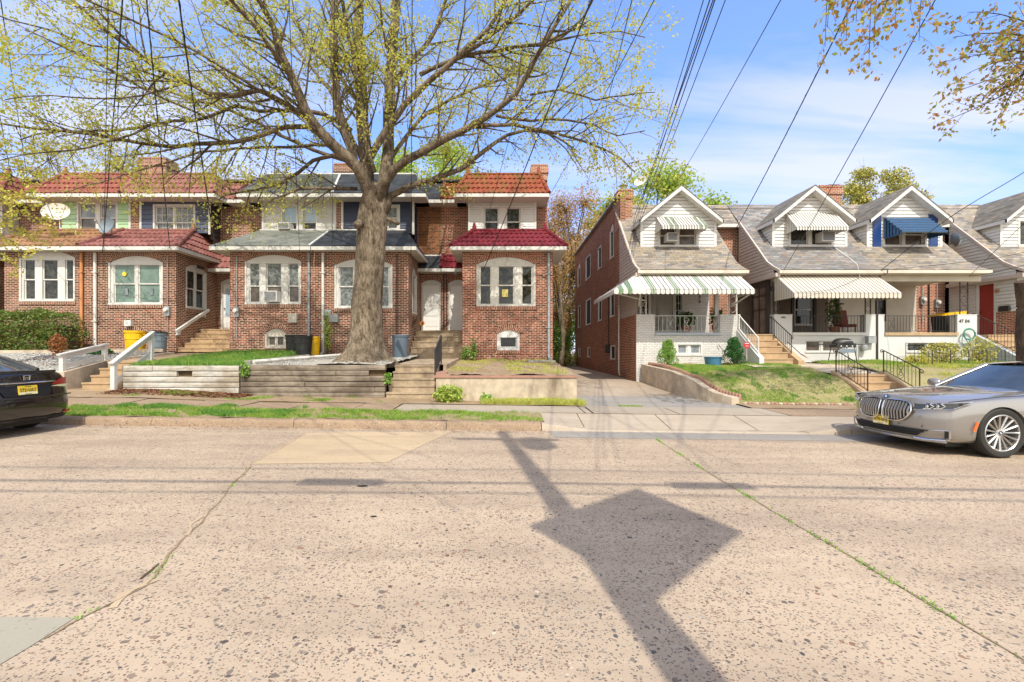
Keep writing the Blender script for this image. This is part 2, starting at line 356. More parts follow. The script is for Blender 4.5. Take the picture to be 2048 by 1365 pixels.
def tile(name, c1, c2, dirt, amt):
    t = NT(name); n = t.ramp(t.noise(7, 4, .6), [(.35, 0), (.65, 1)])
    c = t.mix(n, c1, c2); d = t.ramp(t.noise(2.3, 6, .7), [(.45, 0), (.68, amt)]); c = t.mix(d, c, dirt)
    return t.out(t.mix(t.ramp(t.noise(1, 3, .6, vec=t.mapping(t.tc.outputs['Object'], (5, 2.5, 3))), [(.35, 0), (.65, .5)]), c, scl(c1, .6)), .7, t.bump(t.noise(40, 3), .006, .5), spec=.25)
M['tile_orange'] = tile('orange_clay_tile', lin('#8f4a34'), lin('#a25a42'), lin('#6a4a35'), .5)
M['tile_rose'] = tile('rose_clay_tile', lin('#84504a'), lin('#9c6c62'), lin('#7a4a40'), .4)
M['tile_tan'] = tile('tan_mottled_clay_tile', lin('#8c6448'), lin('#a67c5a'), lin('#5b5133'), .75)
M['tile_red'] = tile('red_clay_tile', lin('#84463a'), lin('#985a4a'), lin('#5f5a36'), .35)
M['tile_rust'] = tile('mossy_rust_clay_tile', lin('#86402a'), lin('#9c5636'), lin('#5d5626'), .8)
M['tile_crimson'] = tile('crimson_painted_tile', lin('#70202a'), lin('#862e36'), lin('#4c2a28'), .5)
def bark(name, c1, c2, sc=1.0):
    t = NT(name); o = t.tc.outputs['Object']; n = t.noise(1, 8, .75, vec=t.mapping(o, (34*sc, 34*sc, 5*sc)), dist=1.2); n2 = t.noise(1, 6, .7, vec=t.mapping(o, (9*sc, 9*sc, 3.5*sc)), dist=.8)
    f = t.math('MULTIPLY', n, n2); c = t.mix(t.ramp(f, [(.17, 0), (.33, 1)]), c1, c2)
    c = t.mix(t.ramp(t.noise(1.1, 5, .6), [(.42, 0), (.62, .55)]), c, scl(c1, .95)); c = t.mix(t.ramp(t.noise(3.5, 5, .6), [(.55, 0), (.7, .4)]), c, scl(c2, 1.2))
    return t.out(c, .92, t.bump(t.math('ADD', f, t.math('MULTIPLY', n2, .6)), .05, 1.0), spec=.15)
M['bark'] = bark('grey_brown_bark', lin('#44392c'), lin('#9a8a75'))
M['bark_dark'] = bark('dark_bark', lin('#4a3c30'), lin('#7a6855'))
def leaf(name, cols, trans=.35):
    t = NT(name); g = t.node('ShaderNodeNewGeometry')
    c = t.ramp(g.outputs['Random Per Island'], [(i/(len(cols)-1), cols[i]) for i in range(len(cols))])
    m = t.out(c, .55, spec=.3)
    tr = t.node('ShaderNodeBsdfTranslucent'); t.link(t.mix(1.0, c, (1.25, 1.3, .8), 'MULTIPLY'), tr.inputs[0])
    ms = t.node('ShaderNodeMixShader'); ms.inputs[0].default_value = trans
    o = [n for n in t.n if n.type == 'OUTPUT_MATERIAL'][0]
    t.link(t.b.outputs[0], ms.inputs[1]); t.link(tr.outputs[0], ms.inputs[2]); t.link(ms.outputs[0], o.inputs[0])
    return m
M['leaf_spring'] = leaf('spring_yellow_green_leaf', [lin('#b2b24c'), lin('#c4c25c'), lin('#a0a84a'), lin('#ccb85a'), lin('#b4ba52'), lin('#bba252')], .45)
M['leaf_left'] = leaf('golden_green_leaf', [lin('#c4b458'), lin('#b8bb58'), lin('#ccb45c'), lin('#a6b050')])
M['leaf_maple'] = leaf('copper_maple_leaf', [lin('#a87c48'), lin('#b59050'), lin('#98984a'), lin('#a87444'), lin('#8fa04e'), lin('#bca258')])
M['leaf_copper'] = leaf('copper_bud', [lin('#b8936c'), lin('#c49c6c'), lin('#a5835c'), lin('#b8a468')], .45)
M['leaf_green'] = leaf('fresh_green_leaf', [lin('#9aae50'), lin('#aebc58'), lin('#86a048'), lin('#bcbc5e')])
M['leaf_deep'] = leaf('deep_green_leaf', [lin('#3d5524'), lin('#546f2c'), lin('#2f451e'), lin('#6b7a35')], .2)
M['leaf_hedge'] = leaf('hedge_leaf', [lin('#435f2a'), lin('#5f8034'), lin('#7a8a40'), lin('#7a6238'), lin('#4f7034')], .25)
M['leaf_topiary'] = leaf('topiary_green', [lin('#769c44'), lin('#8cae4c'), lin('#64883a')], .2)
M['leaf_topiary2'] = leaf('deep_topiary_green', [lin('#33602c'), lin('#427536'), lin('#2a4f24')], .2)
M['leaf_pine'] = leaf('grey_green_leaf', [lin('#9aa258'), lin('#b0ac60'), lin('#c4b05e'), lin('#8c964e')], .25)
M['leaf_dry'] = leaf('dry_orange_leaf', [lin('#b07448'), lin('#9a5e36'), lin('#c28a5c')], .2)
M['leaf_litter'] = leaf('brown_leaf_litter', [lin('#6f4630'), lin('#8a5a3e'), lin('#5b3a28'), lin('#a37a58')], .1)
M['grass'] = leaf('grass_blade', [lin('#7fa244'), lin('#93b04c'), lin('#6c943e'), lin('#a8b458'), lin('#92a24e')], .35)
M['grass_dark'] = leaf('lush_grass_blade', [lin('#64903e'), lin('#7aa04a'), lin('#547e38')], .35)
M['grass_yellow'] = leaf('yellowish_grass_blade', [lin('#b3b45a'), lin('#a2b450'), lin('#c9bd72'), lin('#c0c060')], .35)
M['petal'] = plain('yellow_petal', lin('#e0a020'), .6, .1, 20)
def soil(name, c1, c2, c3, sc=1.0, bumpd=.02):
    t = NT(name)
    n1 = t.ramp(t.noise(1.4*sc, 6, .65), [(.35, 0), (.65, 1)]); n2 = t.ramp(t.noise(26*sc, 5, .7), [(.35, 0), (.65, 1)])
    c = t.mix(n1, c1, c2); c = t.mix(t.math('MULTIPLY', n2, .6), c, c3)
    return t.out(c, .95, t.bump(t.noise(40*sc, 5, .7), bumpd, .8), spec=.1)
M['soil'] = soil('dry_soil', lin('#957e62'), lin('#a8937a'), lin('#735f48'))
M['soil_lawn'] = soil('lawn_soil', lin('#9c8a68'), lin('#a49070'), lin('#6f7a40'))
M['soil_dark'] = soil('dark_soil', lin('#5d4c38'), lin('#6f5c45'), lin('#463828'))
def pebbles(name, base, base2, pcols, layers, bumpd=.006, stain=.28, sc_st=(.35, 1.7, 1), rad=(.16, .30)):
    t = NT(name); v = t.tc.outputs['Object']; c = t.mix(t.ramp(t.noise(.5, 7, .7), [(.35, 0), (.65, 1)]), base, base2)
    c = t.mix(t.ramp(t.noise(260, 3, .7), [(.35, .0), (.68, .45)]), c, scl(base, .66))
    wv = t.node('ShaderNodeTexNoise'); wv.inputs['Scale'].default_value = 45; t.link(v, wv.inputs['Vector'])
    ad = t.node('ShaderNodeVectorMath', operation='MULTIPLY_ADD'); t.link(wv.outputs['Color'], ad.inputs[0]); ad.inputs[1].default_value = (.016, .016, .016); t.link(v, ad.inputs[2])
    hs = None; dm = t.ramp(t.noise(1.1, 5, .65), [(.35, .55), (.6, 1.15)])
    for k, (s_, d_) in enumerate(layers):
        vo = t.node('ShaderNodeTexVoronoi'); vo.inputs['Scale'].default_value = s_; vo.inputs['Randomness'].default_value = 1
        t.link(t.mapping(ad.outputs[0], (1, 1.45 if k % 2 else .8, 1), (k*7.3, k*3.1, 0), (0, 0, k*.9)), vo.inputs['Vector'])
        sc = t.node('ShaderNodeSeparateColor'); t.link(vo.outputs['Color'], sc.inputs[0])
        sel = t.math('LESS_THAN', sc.outputs[0], t.math('MULTIPLY', dm, d_))
        rd = t.math('ADD', t.math('MULTIPLY', sc.outputs[1], rad[1]), rad[0])
        m = t.math('MULTIPLY', t.math('LESS_THAN', vo.outputs['Distance'], rd), sel)
        pc = t.ramp(sc.outputs[2], [(i/(len(pcols)-1), pcols[i]) for i in range(len(pcols))])
        c = t.mix(m, c, pc); hs = m if hs is None else t.math('MAXIMUM', hs, m)
    st = t.ramp(t.noise(.8, 7, .72, sc=sc_st), [(.46, 0), (.7, stain)]); c = t.mix(st, c, lin('#6b5d50'))
    st = t.ramp(t.noise(2.6, 6, .7), [(.55, 0), (.72, stain*.8)]); c = t.mix(st, c, lin('#8a7865'))
    return t.out(c, .9, t.bump(t.math('ADD', hs, t.math('MULTIPLY', t.noise(160, 3), .7)), bumpd, .6), spec=.2)
pc_road = [lin('#565452'), lin('#75675b'), lin('#84796e'), lin('#8c6a52'), lin('#474443'), lin('#94826e'), lin('#655d57'), lin('#c4b49e')]
M['road'] = pebbles('exposed_aggregate_concrete', lin('#bba58c'), lin('#a8947e'), pc_road, ((70, .6), (44, .6), (28, .22), (15, .02)), stain=.38)
M['kerb'] = pebbles('kerb_aggregate_concrete', lin('#a58c72'), lin('#8a745e'), pc_road+[lin('#8c6a50'), lin('#cdb89e')], ((60, .7), (30, .5)), .01, .35)
M['sidewalk'] = pebbles('sidewalk_concrete', lin('#aa9c8a'), lin('#9c8f7e'), [lin('#8c7d6a'), lin('#a0907c')], ((60, .2), (20, .04)), .003, .3)
M['apron'] = pebbles('pale_apron_concrete', lin('#b1a18e'), lin('#a39482'), [lin('#8c7d6c'), lin('#a99a88')], ((60, .2), (20, .05)), .003, .3)
M['patch'] = pebbles('smooth_tan_patch', lin('#bca586'), lin('#b09a7c'), [lin('#a08c70'), lin('#8f7b60')], ((60, .15), (20, .03)), .002, .25)
M['patch_grey'] = pebbles('smooth_grey_patch', lin('#a39b89'), lin('#968e7d'), [lin('#878070'), lin('#8f8878')], ((60, .1), (20, .02)), .002, .2)
M['asphalt'] = pebbles('asphalt', lin('#9c948a'), lin('#8e877f'), [lin('#6f6b67'), lin('#a8a39c'), lin('#4f4c49')], ((90, .6), (45, .3)), .006, .25)
M['drive'] = pebbles('driveway_concrete', lin('#b09e8a'), lin('#9c8b79'), [lin('#86776a'), lin('#b0a08c')], ((60, .3), (24, .1)), .004, .4, (1.2, .5, 1))
M['gravel'] = pebbles('pale_gravel', lin('#b0aa9e'), lin('#a09889'), [lin('#d4d0c8'), lin('#bdb7ac'), lin('#8d8578'), lin('#dedad2')], ((40, .9), (24, .6)), .02, .3)
def timber(name, c1, c2, c3):
    t = NT(name); n = t.noise(1, 6, .65, vec=t.mapping(t.tc.outputs['Object'], (1.2, 6, 26))); m = t.noise(1.4, 5)
    c = t.mix(t.ramp(n, [(.35, 0), (.65, 1)]), c1, c2); c = t.mix(t.ramp(m, [(.42, 0), (.62, .75)]), c, c3); c = t.mix(t.ramp(t.noise(5, 6, .7, sc=(.6, 1, 2.5)), [(.52, 0), (.66, .6)]), c, scl(c3, .7))
    return t.out(c, .85, t.bump(n, .01, .6), spec=.2)
M['timber'] = timber('weathered_brown_timber', lin('#74675a'), lin('#988b7a'), lin('#51463a'))
M['timber_white'] = timber('whitewashed_timber', lin('#aba499'), lin('#cbc6bc'), lin('#8a7a64'))
M['pole_wood'] = timber('pole_wood', lin('#4c3d2f'), lin('#6b5844'), lin('#5a4a3a'))
M['taupe'] = plain('taupe_shaded_panel', lin('#6e5f52'), .7, .2, 2)  # wall colour darkened to stand for the shade inside the porch
# ================================================================ THE SETTING
def frange(a, b, n): return [a+(b-a)*i/n for i in range(n+1)]
def sheet(name, xs, ys, zf, mat, kind='structure', parent=None, label=None, jit=0):
    mb = MB(); rr = random.Random(len(name)); rows = []; uvs = []
    for y in ys:
        rows.append([Vector((x, y, zf(x, y)+(rr.uniform(-jit, jit) if jit else 0))) for x in xs]); uvs.append([(x, y) for x in xs])
    mb.grid(rows, uvs=uvs); o = mb.build(name, mat, parent, smooth=40 if jit else None)
    if kind: o['kind'] = kind
    return o
def poly_sheet(name, pts, zf, mat, kind='structure', thick=0.0):
    mb = MB(); pp = [Vector((p[0], p[1], zf(p[0], p[1]))) for p in pts]; mb.poly(pp)
    o = mb.build(name, mat); o['kind'] = kind; return o
def lerp(a, b, t): return a+(b-a)*t
def plin(pts, x):
    if x <= pts[0][0]: return pts[0][1]
    for (a, va), (b, vb) in zip(pts, pts[1:]):
        if x <= b: return va+(vb-va)*(x-a)/(b-a)
    return pts[-1][1]
KY = 8.9                                        # kerb face
XS = frange(-40, 40, 80)
sheet('ground', frange(-500, 500, 20), frange(-500, 500, 20), lambda x, y: gz(x)*0-1.2, M['soil'])
sheet('road', [-60]+XS+[60], frange(-0.7, KY, 8), lambda x, y: gz(x), M['road'])
# far kerb and verge behind the camera (the pole stands on it)
sheet('far_verge', XS, [-12, -3.2, -1.1, -0.9], lambda x, y: gz(x)+.14, M['soil'])
mb = MB()
for x0, x1 in zip(XS, XS[1:]): mb.prism([(x0, -0.9, gz(x0)-.05), (x0, -0.9, gz(x0)+.15), (x0, -0.7, gz(x0)+.15), (x0, -0.7, gz(x0)-.05)], (x1-x0, 0, gz(x1)-gz(x0)))
mb.build('far_kerb', M['kerb'])['kind'] = 'structure'
# near kerb, left of the driveway: rough rounded aggregate, slightly uneven joints
def kerb_piece(x0, x1, h0=.15, h1=.15, w=.22, seed=1, mat='kerb'):
    rr = random.Random(seed); n = max(2, int(abs(x1-x0)/.15)); rows = []
    for i in range(n+1):
        t = i/n; x = lerp(x0, x1, t); h = lerp(h0, h1, t)+rr.uniform(-.008, .008); j = rr.uniform(-.008, .008); g = gz(x)
        rows.append([Vector((x, KY+j*.5-.012, g-.03)), Vector((x, KY+j+.01, g+h*.62)), Vector((x, KY+.035+j, g+h*.93)), Vector((x, KY+.08, g+h)), Vector((x, KY+w, g+h)), Vector((x, KY+w+.01, g+h-.1))])
    mb.grid(rows)
    for r, s in ((rows[0], 1), (rows[-1], -1)): mb.poly(r[::s])
mb = MB(); xk = -40.0; k = 0
while xk < .7:
    L = min(rnd.uniform(2.2, 3.2), .74-xk); kerb_piece(xk+.006, xk+L-.006, .15+rnd.uniform(-.008, .008), .15+rnd.uniform(-.008, .008), seed=k); xk += L; k += 1
    if .74-xk < .3: break
mb.build('kerb', M['kerb'], smooth=50)['kind'] = 'structure'
mb = MB(); kerb_piece(.75, 1.75, .15, .035, seed=71); kerb_piece(1.75, 6.0, .03, .03, seed=72); kerb_piece(6.0, 6.8, .035, .15, seed=73); kerb_piece(6.82, 40, .15, .15, seed=74)
mb.build('driveway_kerb', M['apron'], smooth=50)['kind'] = 'structure'
def swz(x, y):                                  # level of verge and sidewalk
    return gz(x)+plin([(9.1, .15), (10.1, .2), (11.3, .22), (12.6, .25)], y)+(.12*max(0, min(1, (-6.5-x)/2.5))*max(0, min(1, (y-10.6)/1.5)))
def apz(x, y):                                  # apron dips to the lowered kerb
    k = plin([(.7, 1), (1.75, 0), (6.0, 0), (6.9, 1)], x); return gz(x)+lerp(lerp(.03, .2, (y-9.1)/1.0), swz(x, y)-gz(x), k)
def vz(x, y):
    return swz(x, y)-.012+.02*math.sin(x*3.1+y*2)*math.sin(y*5)
sheet('verge_soil', frange(-40, .82, 160), frange(9.1, 10.2, 6), vz, M['soil'], jit=.008)
sheet('driveway_apron', frange(.82, 6.95, 40), frange(9.1, 10.1, 6), apz, M['apron'])
sheet('paved_verge', frange(6.95, 40, 20), frange(9.1, 10.1, 3), swz, M['apron'])
# sidewalk slabs with open joints
def slab_row(name, x0, x1, y0, y1, step, mat, seed, gap=.012, zf=swz, dz=0):
    rr = random.Random(seed); mb = MB(); x = x0
    while x < x1-.05:
        w = min(step*rr.uniform(.93, 1.07), x1-x); a, b = x+gap, x+w-gap; t1 = rr.uniform(-.006, .006)+dz; t2 = t1+rr.uniform(-.006, .006)
        n = max(1, int((b-a)/.5)); xs = frange(a, b, n)
        for p, q in zip(xs, xs[1:]):
            mb.poly([(p, y0+gap, zf(p, y0)+t1), (q, y0+gap, zf(q, y0)+t1), (q, y1-gap, zf(q, y1)+t2), (p, y1-gap, zf(p, y1)+t2)])
            mb.poly([(p, y0+gap, zf(p, y0)+t1-.06), (q, y0+gap, zf(q, y0)+t1-.06), (q, y0+gap, zf(q, y0)+t1), (p, y0+gap, zf(p, y0)+t1)])
        x += w
    o = mb.build(name, mat); o['kind'] = 'structure'; return o
sheet('sidewalk_bed', XS, [9.98, 10.6, 11.33], lambda x, y: swz(x, y)-.045, M['soil_dark'])
slab_row('sidewalk', -40, -2.5, 10.15, 11.3, 1.35, M['kerb'], 3)
slab_row('sidewalk', -2.5, 2.0, 10.12, 11.3, 4.5, M['sidewalk'], 4)
slab_row('sidewalk', 2.0, 6.4, 10.12, 11.3, 1.9, M['sidewalk'], 5)
slab_row('sidewalk', 6.4, 8.6, 10.12, 11.3, 2.2, M['kerb'], 6)
slab_row('sidewalk', 8.6, 40, 10.12, 11.3, 1.5, M['apron'], 7)
# soil strip between sidewalk and walls
sheet('wall_foot_soil', frange(-40, 2.0, 90), frange(11.3, 12.7, 5), lambda x, y: swz(x, y)+.01, M['soil'], jit=.008)
sheet('wall_foot_soil', frange(6.2, 40, 60), frange(11.3, 12.2, 3), lambda x, y: swz(x, y)+.012, M['soil'], jit=.006)
# joints drawn as thin dark sheets on the apron
mb = MB()
for xa in (1.62, 3.35, 5.1):
    for y0, y1 in ((9.12, 9.6), (9.6, 10.1)): mb.poly([(xa-.008, y0, apz(xa, y0)+.004), (xa+.008, y0, apz(xa, y0)+.004), (xa+.008, y1, apz(xa, y1)+.004), (xa-.008, y1, apz(xa, y1)+.004)])
xs = frange(.85, 6.9, 30)
for a, b in zip(xs, xs[1:]): mb.poly([(a, 10.085, apz(a, 10.085)+.004), (b, 10.085, apz(b, 10.085)+.004), (b, 10.105, apz(b, 10.1)+.004), (a, 10.105, apz(a, 10.1)+.004)])
mb.build('apron_joints', M['soil_dark'])['kind'] = 'structure'
# driveway
def dvz(x, y): return plin([(11.3, .035), (12.65, .05), (17.3, .3), (32, .44), (60, .8)], y)+.16+gz(x)*plin([(11.3, 1), (20, .2)], y)
sheet('driveway', frange(1.9, 6.9, 8), [13.6, 15, 17.3, 20, 25, 32], dvz, M['drive'])
sheet('driveway_asphalt', frange(1.9, 6.9, 8), [11.28, 12, 12.7, 13.6], lambda x, y: dvz(x, y)+.004, M['asphalt'])
sheet('gutter_strip', frange(.9, 40, 30), [8.22, KY-.01], lambda x, y: gz(x)+.004, M['asphalt'])
# rear garden ground seen through the gap
sheet('rear_ground', frange(-60, 60, 12), [32, 40, 60, 140], lambda x, y: .62+(y-32)*.004, M['soil_lawn'])
# road patches and cracks
def road_poly(name, pix, mat, dz=.004):
    pts = [GP(*p) for p in pix]; mb = MB(); mb.poly([(p.x, p.y, p.z+dz) for p in pts]); o = mb.build(name, mat); o['kind'] = 'structure'
road_poly('road_patch', [(500, 929), (773, 926), (905, 863), (612, 867)], M['patch'])
road_poly('road_patch', [(-260, 1365+120), (60, 1295), (150, 1237), (-160, 1234)], M['patch_grey'])
def crack(name, pix, w, mat, seed, jit=.02):
    rr = random.Random(seed); pts = [GP(*p) for p in pix]; L = []; R_ = []
    dense = []
    for a, b in zip(pts, pts[1:]):
        n = max(2, int((b-a).length/.06)); dense += [a.lerp(b, i/n) for i in range(n)]
    off = 0
    for i, p in enumerate(dense):
        d = (dense[min(i+1, len(dense)-1)]-dense[max(i-1, 0)]).normalized(); nrm = Vector((-d.y, d.x, 0)); off = off*.85+rr.uniform(-jit, jit)*.5
        ww = w*rr.uniform(.4, 1.3); c = p+nrm*off; L.append(c-nrm*ww/2+Vector((0, 0, .005))); R_.append(c+nrm*ww/2+Vector((0, 0, .005)))
    mb = MB(); mb.grid([L, R_]); o = mb.build(name, mat); o['kind'] = 'structure'; return dense
ck_r = crack('road_joint', [(1312, 879), (1400, 935), (1482, 985), (1600, 1055), (1731, 1131), (1900, 1235), (2060, 1330), (2200, 1410)], .014, M['soil'], 5, .008)
ck_l = crack('road_crack', [(612, 868), (560, 898), (505, 928), (470, 965), (440, 1000), (405, 1045), (372, 1075), (330, 1125), (290, 1175), (210, 1210), (150, 1238), (60, 1296)], .016, M['soil'], 6, .022)
crack('road_crack', [(372, 1072), (380, 1050), (400, 1035), (425, 1030)], .03, M['patch'], 8, .02)
crack('road_crack', [(280, 1160), (300, 1140), (330, 1118)], .02, M['soil_dark'], 9, .02)
crack('road_crack', [(225, 1218), (250, 1190), (290, 1172), (330, 1150)], .06, M['patch'], 10, .03)
for (px, py, r_) in ((725, 973, .035), (747, 1034, .02)):
    c = GP(px, py); mb = MB(); mb.poly([(c.x+r_*math.cos(a)*(1.7)*rnd.uniform(.8, 1.1), c.y+r_*math.sin(a)*rnd.uniform(.7, 1.1), c.z+.005) for a in frange(0, 2*math.pi*.92, 11)])
    mb.build('road_stain', M['soil_dark'] if r_ > .04 else M['black_plastic'])['kind'] = 'structure'

# ---------------------------------------------------------------- front yards of the left row
def yz(front, back, y0=12.3, y1=17.6): return lambda x, y: lerp(front, back, max(0, min(1, (y-y0)/(y1-y0))))
def hill_left(x, y):
    return plin([(12.2, .95), (13.2, 1.12), (14.5, 1.4), (15.6, 1.52), (17.6, 1.56)], y)+.02*math.sin(x*2.3+y*3)
sheet('white_gravel_slope', frange(-30, -12.05, 60), frange(12.25, 15.8, 14), hill_left, M['gravel'], jit=.02)
sheet('hedge_soil', frange(-30, -12.05, 30), frange(15.8, 17.6, 5), hill_left, M['soil_dark'], jit=.01)
zB = lambda x, y: plin([(12.45, 1.15), (13.5, 1.22), (15, 1.36), (17.6, 1.56)], y)
sheet('yard_soil', frange(-10.45, -7.15, 20), frange(12.5, 17.7, 18), zB, M['soil_dark'], jit=.01)
def zC(x, y):
    r = math.hypot(x+4.2, (y-13.7)*.9); return plin([(12.4, 1.17), (14, 1.22), (17.6, 1.45)], y)+.14*math.exp(-(r/1.1)**2)
sheet('tree_pit_soil', frange(-7.15, -3.2, 36), frange(12.45, 17.7, 30), zC, M['gravel'], jit=.02)
def zD(x, y): return plin([(12.0, .93), (12.5, .97), (15, 1.1), (17.6, 1.24)], y)+.02*math.sin(x*4+y*2)
sheet('yard_soil', frange(-1.72, 1.88, 30), frange(12.1, 17.7, 28), zD, M['soil'], jit=.015)
# walks
sheet('front_walk', [-12.05, -11.2, -10.4], [13.45, 15, 16.6, 18.0], lambda x, y: plin([(13.45, 1.27), (17.5, 1.54)], y), M['concrete_tan'])
sheet('front_walk', [-12.6, -10.4], [17.2, 20], lambda x, y: 1.55, M['concrete_tan'])
sheet('front_walk', [-3.3, -2.5, -1.72], [13.5, 15, 16.6, 18.0], lambda x, y: plin([(13.5, 1.17), (17.5, 1.31)], y), M['steps_old'])
# ---------------------------------------------------------------- lawn and walks on the right
def lz(x, y):
    f = plin([(12.1, .12), (12.65, .32), (13.3, .68), (14.4, .92), (15.5, 1.0), (16.5, 1.05), (17.6, 1.09)], y)+.08*max(0, min(1, (x-7.5)/2.4))*max(0, min(1, (y-12.4)/.8))+.02
    return f+.03*math.sin(x*1.9+y)*math.sin(y*1.7)
def lawn_left(y): return plin([(12.1, 6.12), (13.0, 5.62), (14.2, 5.34), (15.6, 5.24), (17.4, 5.2)], y)
mb = MB(); rr = random.Random(4); ys = frange(12.1, 17.5, 26); rows = []; uvs = []
for y in ys:
    xs = frange(lawn_left(y)+.2, 9.9, 30); rows.append([Vector((x, y, lz(x, y)+rr.uniform(-.012, .012))) for x in xs]); uvs.append([(x, y) for x in xs])
mb.grid(rows, uvs=uvs); mb.build('front_lawn', M['soil_lawn'], smooth=60)['kind'] = 'structure'
sheet('front_lawn', frange(11.45, 40, 60), frange(12.1, 17.5, 26), lz, M['soil_lawn'], jit=.012)
sheet('garden_walk', [9.9, 10.7, 11.45], [13.7, 14.5, 15.6], lambda x, y: plin([(13.7, .89), (15.6, 1.11)], y), M['concrete'])
sheet('garden_walk', [8.3, 9.5, 11.45], [15.0, 15.5, 16.2, 17.6], lambda x, y: plin([(13.7, .9), (15.6, 1.10), (18, 1.13)], y)+.012, M['concrete'])
# ================================================================ BUILDING HELPERS
class Fr:
    """vertical wall frame: origin (ox, oy), unit direction u along the wall, outward normal n = (u.y, -u.x)"""
    def __init__(s, ox, oy, ux, uy): s.o = (ox, oy); s.u = (ux, uy); s.n = (uy, -ux)
    def p(s, a, d, z): return Vector((s.o[0]+s.u[0]*a+s.n[0]*d, s.o[1]+s.u[1]*a+s.n[1]*d, z))
def front(y): return Fr(0, y, 1, 0)              # wall facing the street: s = world x
def fbox(mb, fr, s0, s1, d0, d1, z0, z1, mi=0, uvrot=False):
    c = [fr.p(a, d, z) for z in (z0, z1) for d in (d0, d1) for a in (s0, s1)]
    for q in ((0, 1, 3, 2), (4, 6, 7, 5), (2, 3, 7, 6), (1, 0, 4, 5), (0, 2, 6, 4), (3, 1, 5, 7)):
        pts = [c[i] for i in q]
        if uvrot and q == (2, 3, 7, 6): mb.poly(pts, uv=[(z0*2, s0), (z0*2, s1), (z1*2, s1), (z1*2, s0)], mi=mi)
        else: mb.poly(pts, mi=mi)
def arc(s0, s1, z, rise, n=12):
    w = (s1-s0)/2; 
    if rise <= 0: return [(s0, z), (s1, z)]
    r = (w*w+rise*rise)/(2*rise); cz = z+rise-r; cx = (s0+s1)/2; a = math.asin(min(1, w/r))
    return [(cx+r*math.sin(-a+2*a*i/n), cz+r*math.cos(-a+2*a*i/n)) for i in range(n+1)]
def wall(mb, fr, s0, s1, z0, z1, holes=(), lap=None, rev=.12, mi=0, clip=None):
    """vertical wall surface with openings (s0,s1,z0,z1,rise); lap=(pitch,depth) gives clapboards"""
    ss = {s0, s1}; zz = {z0, z1}
    for h in holes: ss |= {h[0], h[1]}; zz |= {h[2], h[3]+(h[4] if len(h) > 4 else 0)}
    ss = sorted(x for x in ss if s0-1e-6 <= x <= s1+1e-6)
    base = sorted(x for x in zz if z0-1e-6 <= x <= z1+1e-6)
    if lap:
        k = z0
        while k < z1: zz.add(k); k += lap[0]
    zs = sorted(x for x in zz if z0-1e-6 <= x <= z1+1e-6)
    def dd(z, top=False):
        if not lap: return 0
        f = ((z-z0)/lap[0]) % 1.0
        if top: f = 1.0 if f < 1e-6 else f
        if not top and f > 1-1e-6: f = 0
        return lap[1]*(1-f)
    for a, b in zip(ss, ss[1:]):
        for c, d in zip(zs, zs[1:]):
            if d-c < 1e-5 or b-a < 1e-5: continue
            m, k = (a+b)/2, (c+d)/2
            if any(h[0] < m < h[1] and h[2] < k < h[3]+(h[4] if len(h) > 4 else 0) for h in holes): continue
            d0, d1 = dd(c), dd(d, True)
            if clip:
                la, lb = clip(c); ta, tb = clip(d); A, B, T0, T1 = max(a, la), min(b, lb), max(a, ta), min(b, tb)
                if B <= A: continue
                if T1 <= T0: T0 = T1 = (T0+T1)/2
                q = [(A, c), (B, c), (T1, d), (T0, d)]
            else: q = [(a, c), (b, c), (b, d), (a, d)]
            mb.poly([fr.p(q[0][0], d0, q[0][1]), fr.p(q[1][0], d0, q[1][1]), fr.p(q[2][0], d1, q[2][1]), fr.p(q[3][0], d1, q[3][1])], uv=q, mi=mi)
            if lap and ((c-z0)/lap[0]) % 1.0 < 1e-4:
                mb.poly([fr.p(q[0][0], 0, c), fr.p(q[1][0], 0, c), fr.p(q[1][0], d0, c), fr.p(q[0][0], d0, c)], mi=mi)
    for h in holes:
        a, b, c, d = h[:4]; rise = h[4] if len(h) > 4 else 0; A = arc(a, b, d, rise)
        if rise > 0:
            T = d+rise
            for (x0, y0), (x1, y1) in zip(A, A[1:]): mb.poly([fr.p(x0, 0, y0), fr.p(x1, 0, y1), fr.p(x1, 0, T), fr.p(x0, 0, T)], uv=[(x0, y0), (x1, y1), (x1, T), (x0, T)], mi=mi)
        for (x0, y0), (x1, y1) in zip(A, A[1:]): mb.poly([fr.p(x0, 0, y0), fr.p(x0, -rev, y0), fr.p(x1, -rev, y1), fr.p(x1, 0, y1)], mi=mi)
        for x, s in ((a, 1), (b, -1)): 
            q = [fr.p(x, 0, c), fr.p(x, -rev, c), fr.p(x, -rev, d), fr.p(x, 0, d)]; mb.poly(q[::s], uv=[(x, c), (x+rev, c), (x+rev, d), (x, d)][::s], mi=mi)
        mb.poly([fr.p(a, 0, c), fr.p(b, 0, c), fr.p(b, -rev, c), fr.p(a, -rev, c)], mi=mi)
def arch_ring(parent, fr, s0, s1, z, rise, mat, th=.2, proud=.004, name='window_arch'):
    A = arc(s0-.02, s1+.02, z, rise, 24); mb = MB(); L = 0; w = (s1-s0)/2; r = (w*w+rise*rise)/(2*rise); cx, cz = (s0+s1)/2, z+rise-r
    out = []
    for (x, y) in A:
        dx, dy = x-cx, y-cz; l = math.hypot(dx, dy); out.append((cx+dx/l*(l+th), cz+dy/l*(l+th)))
    for i in range(len(A)-1):
        L2 = L+math.dist(A[i], A[i+1])*1.08
        mb.poly([fr.p(*_s(A[i], proud)), fr.p(*_s(A[i+1], proud)), fr.p(*_s(out[i+1], proud)), fr.p(*_s(out[i], proud))], uv=[(0, L), (0, L2), (.41, L2), (.41, L)])
        L = L2
    return mb.build(name, mat, parent)
def _s(q, d): return (q[0], d, q[1])
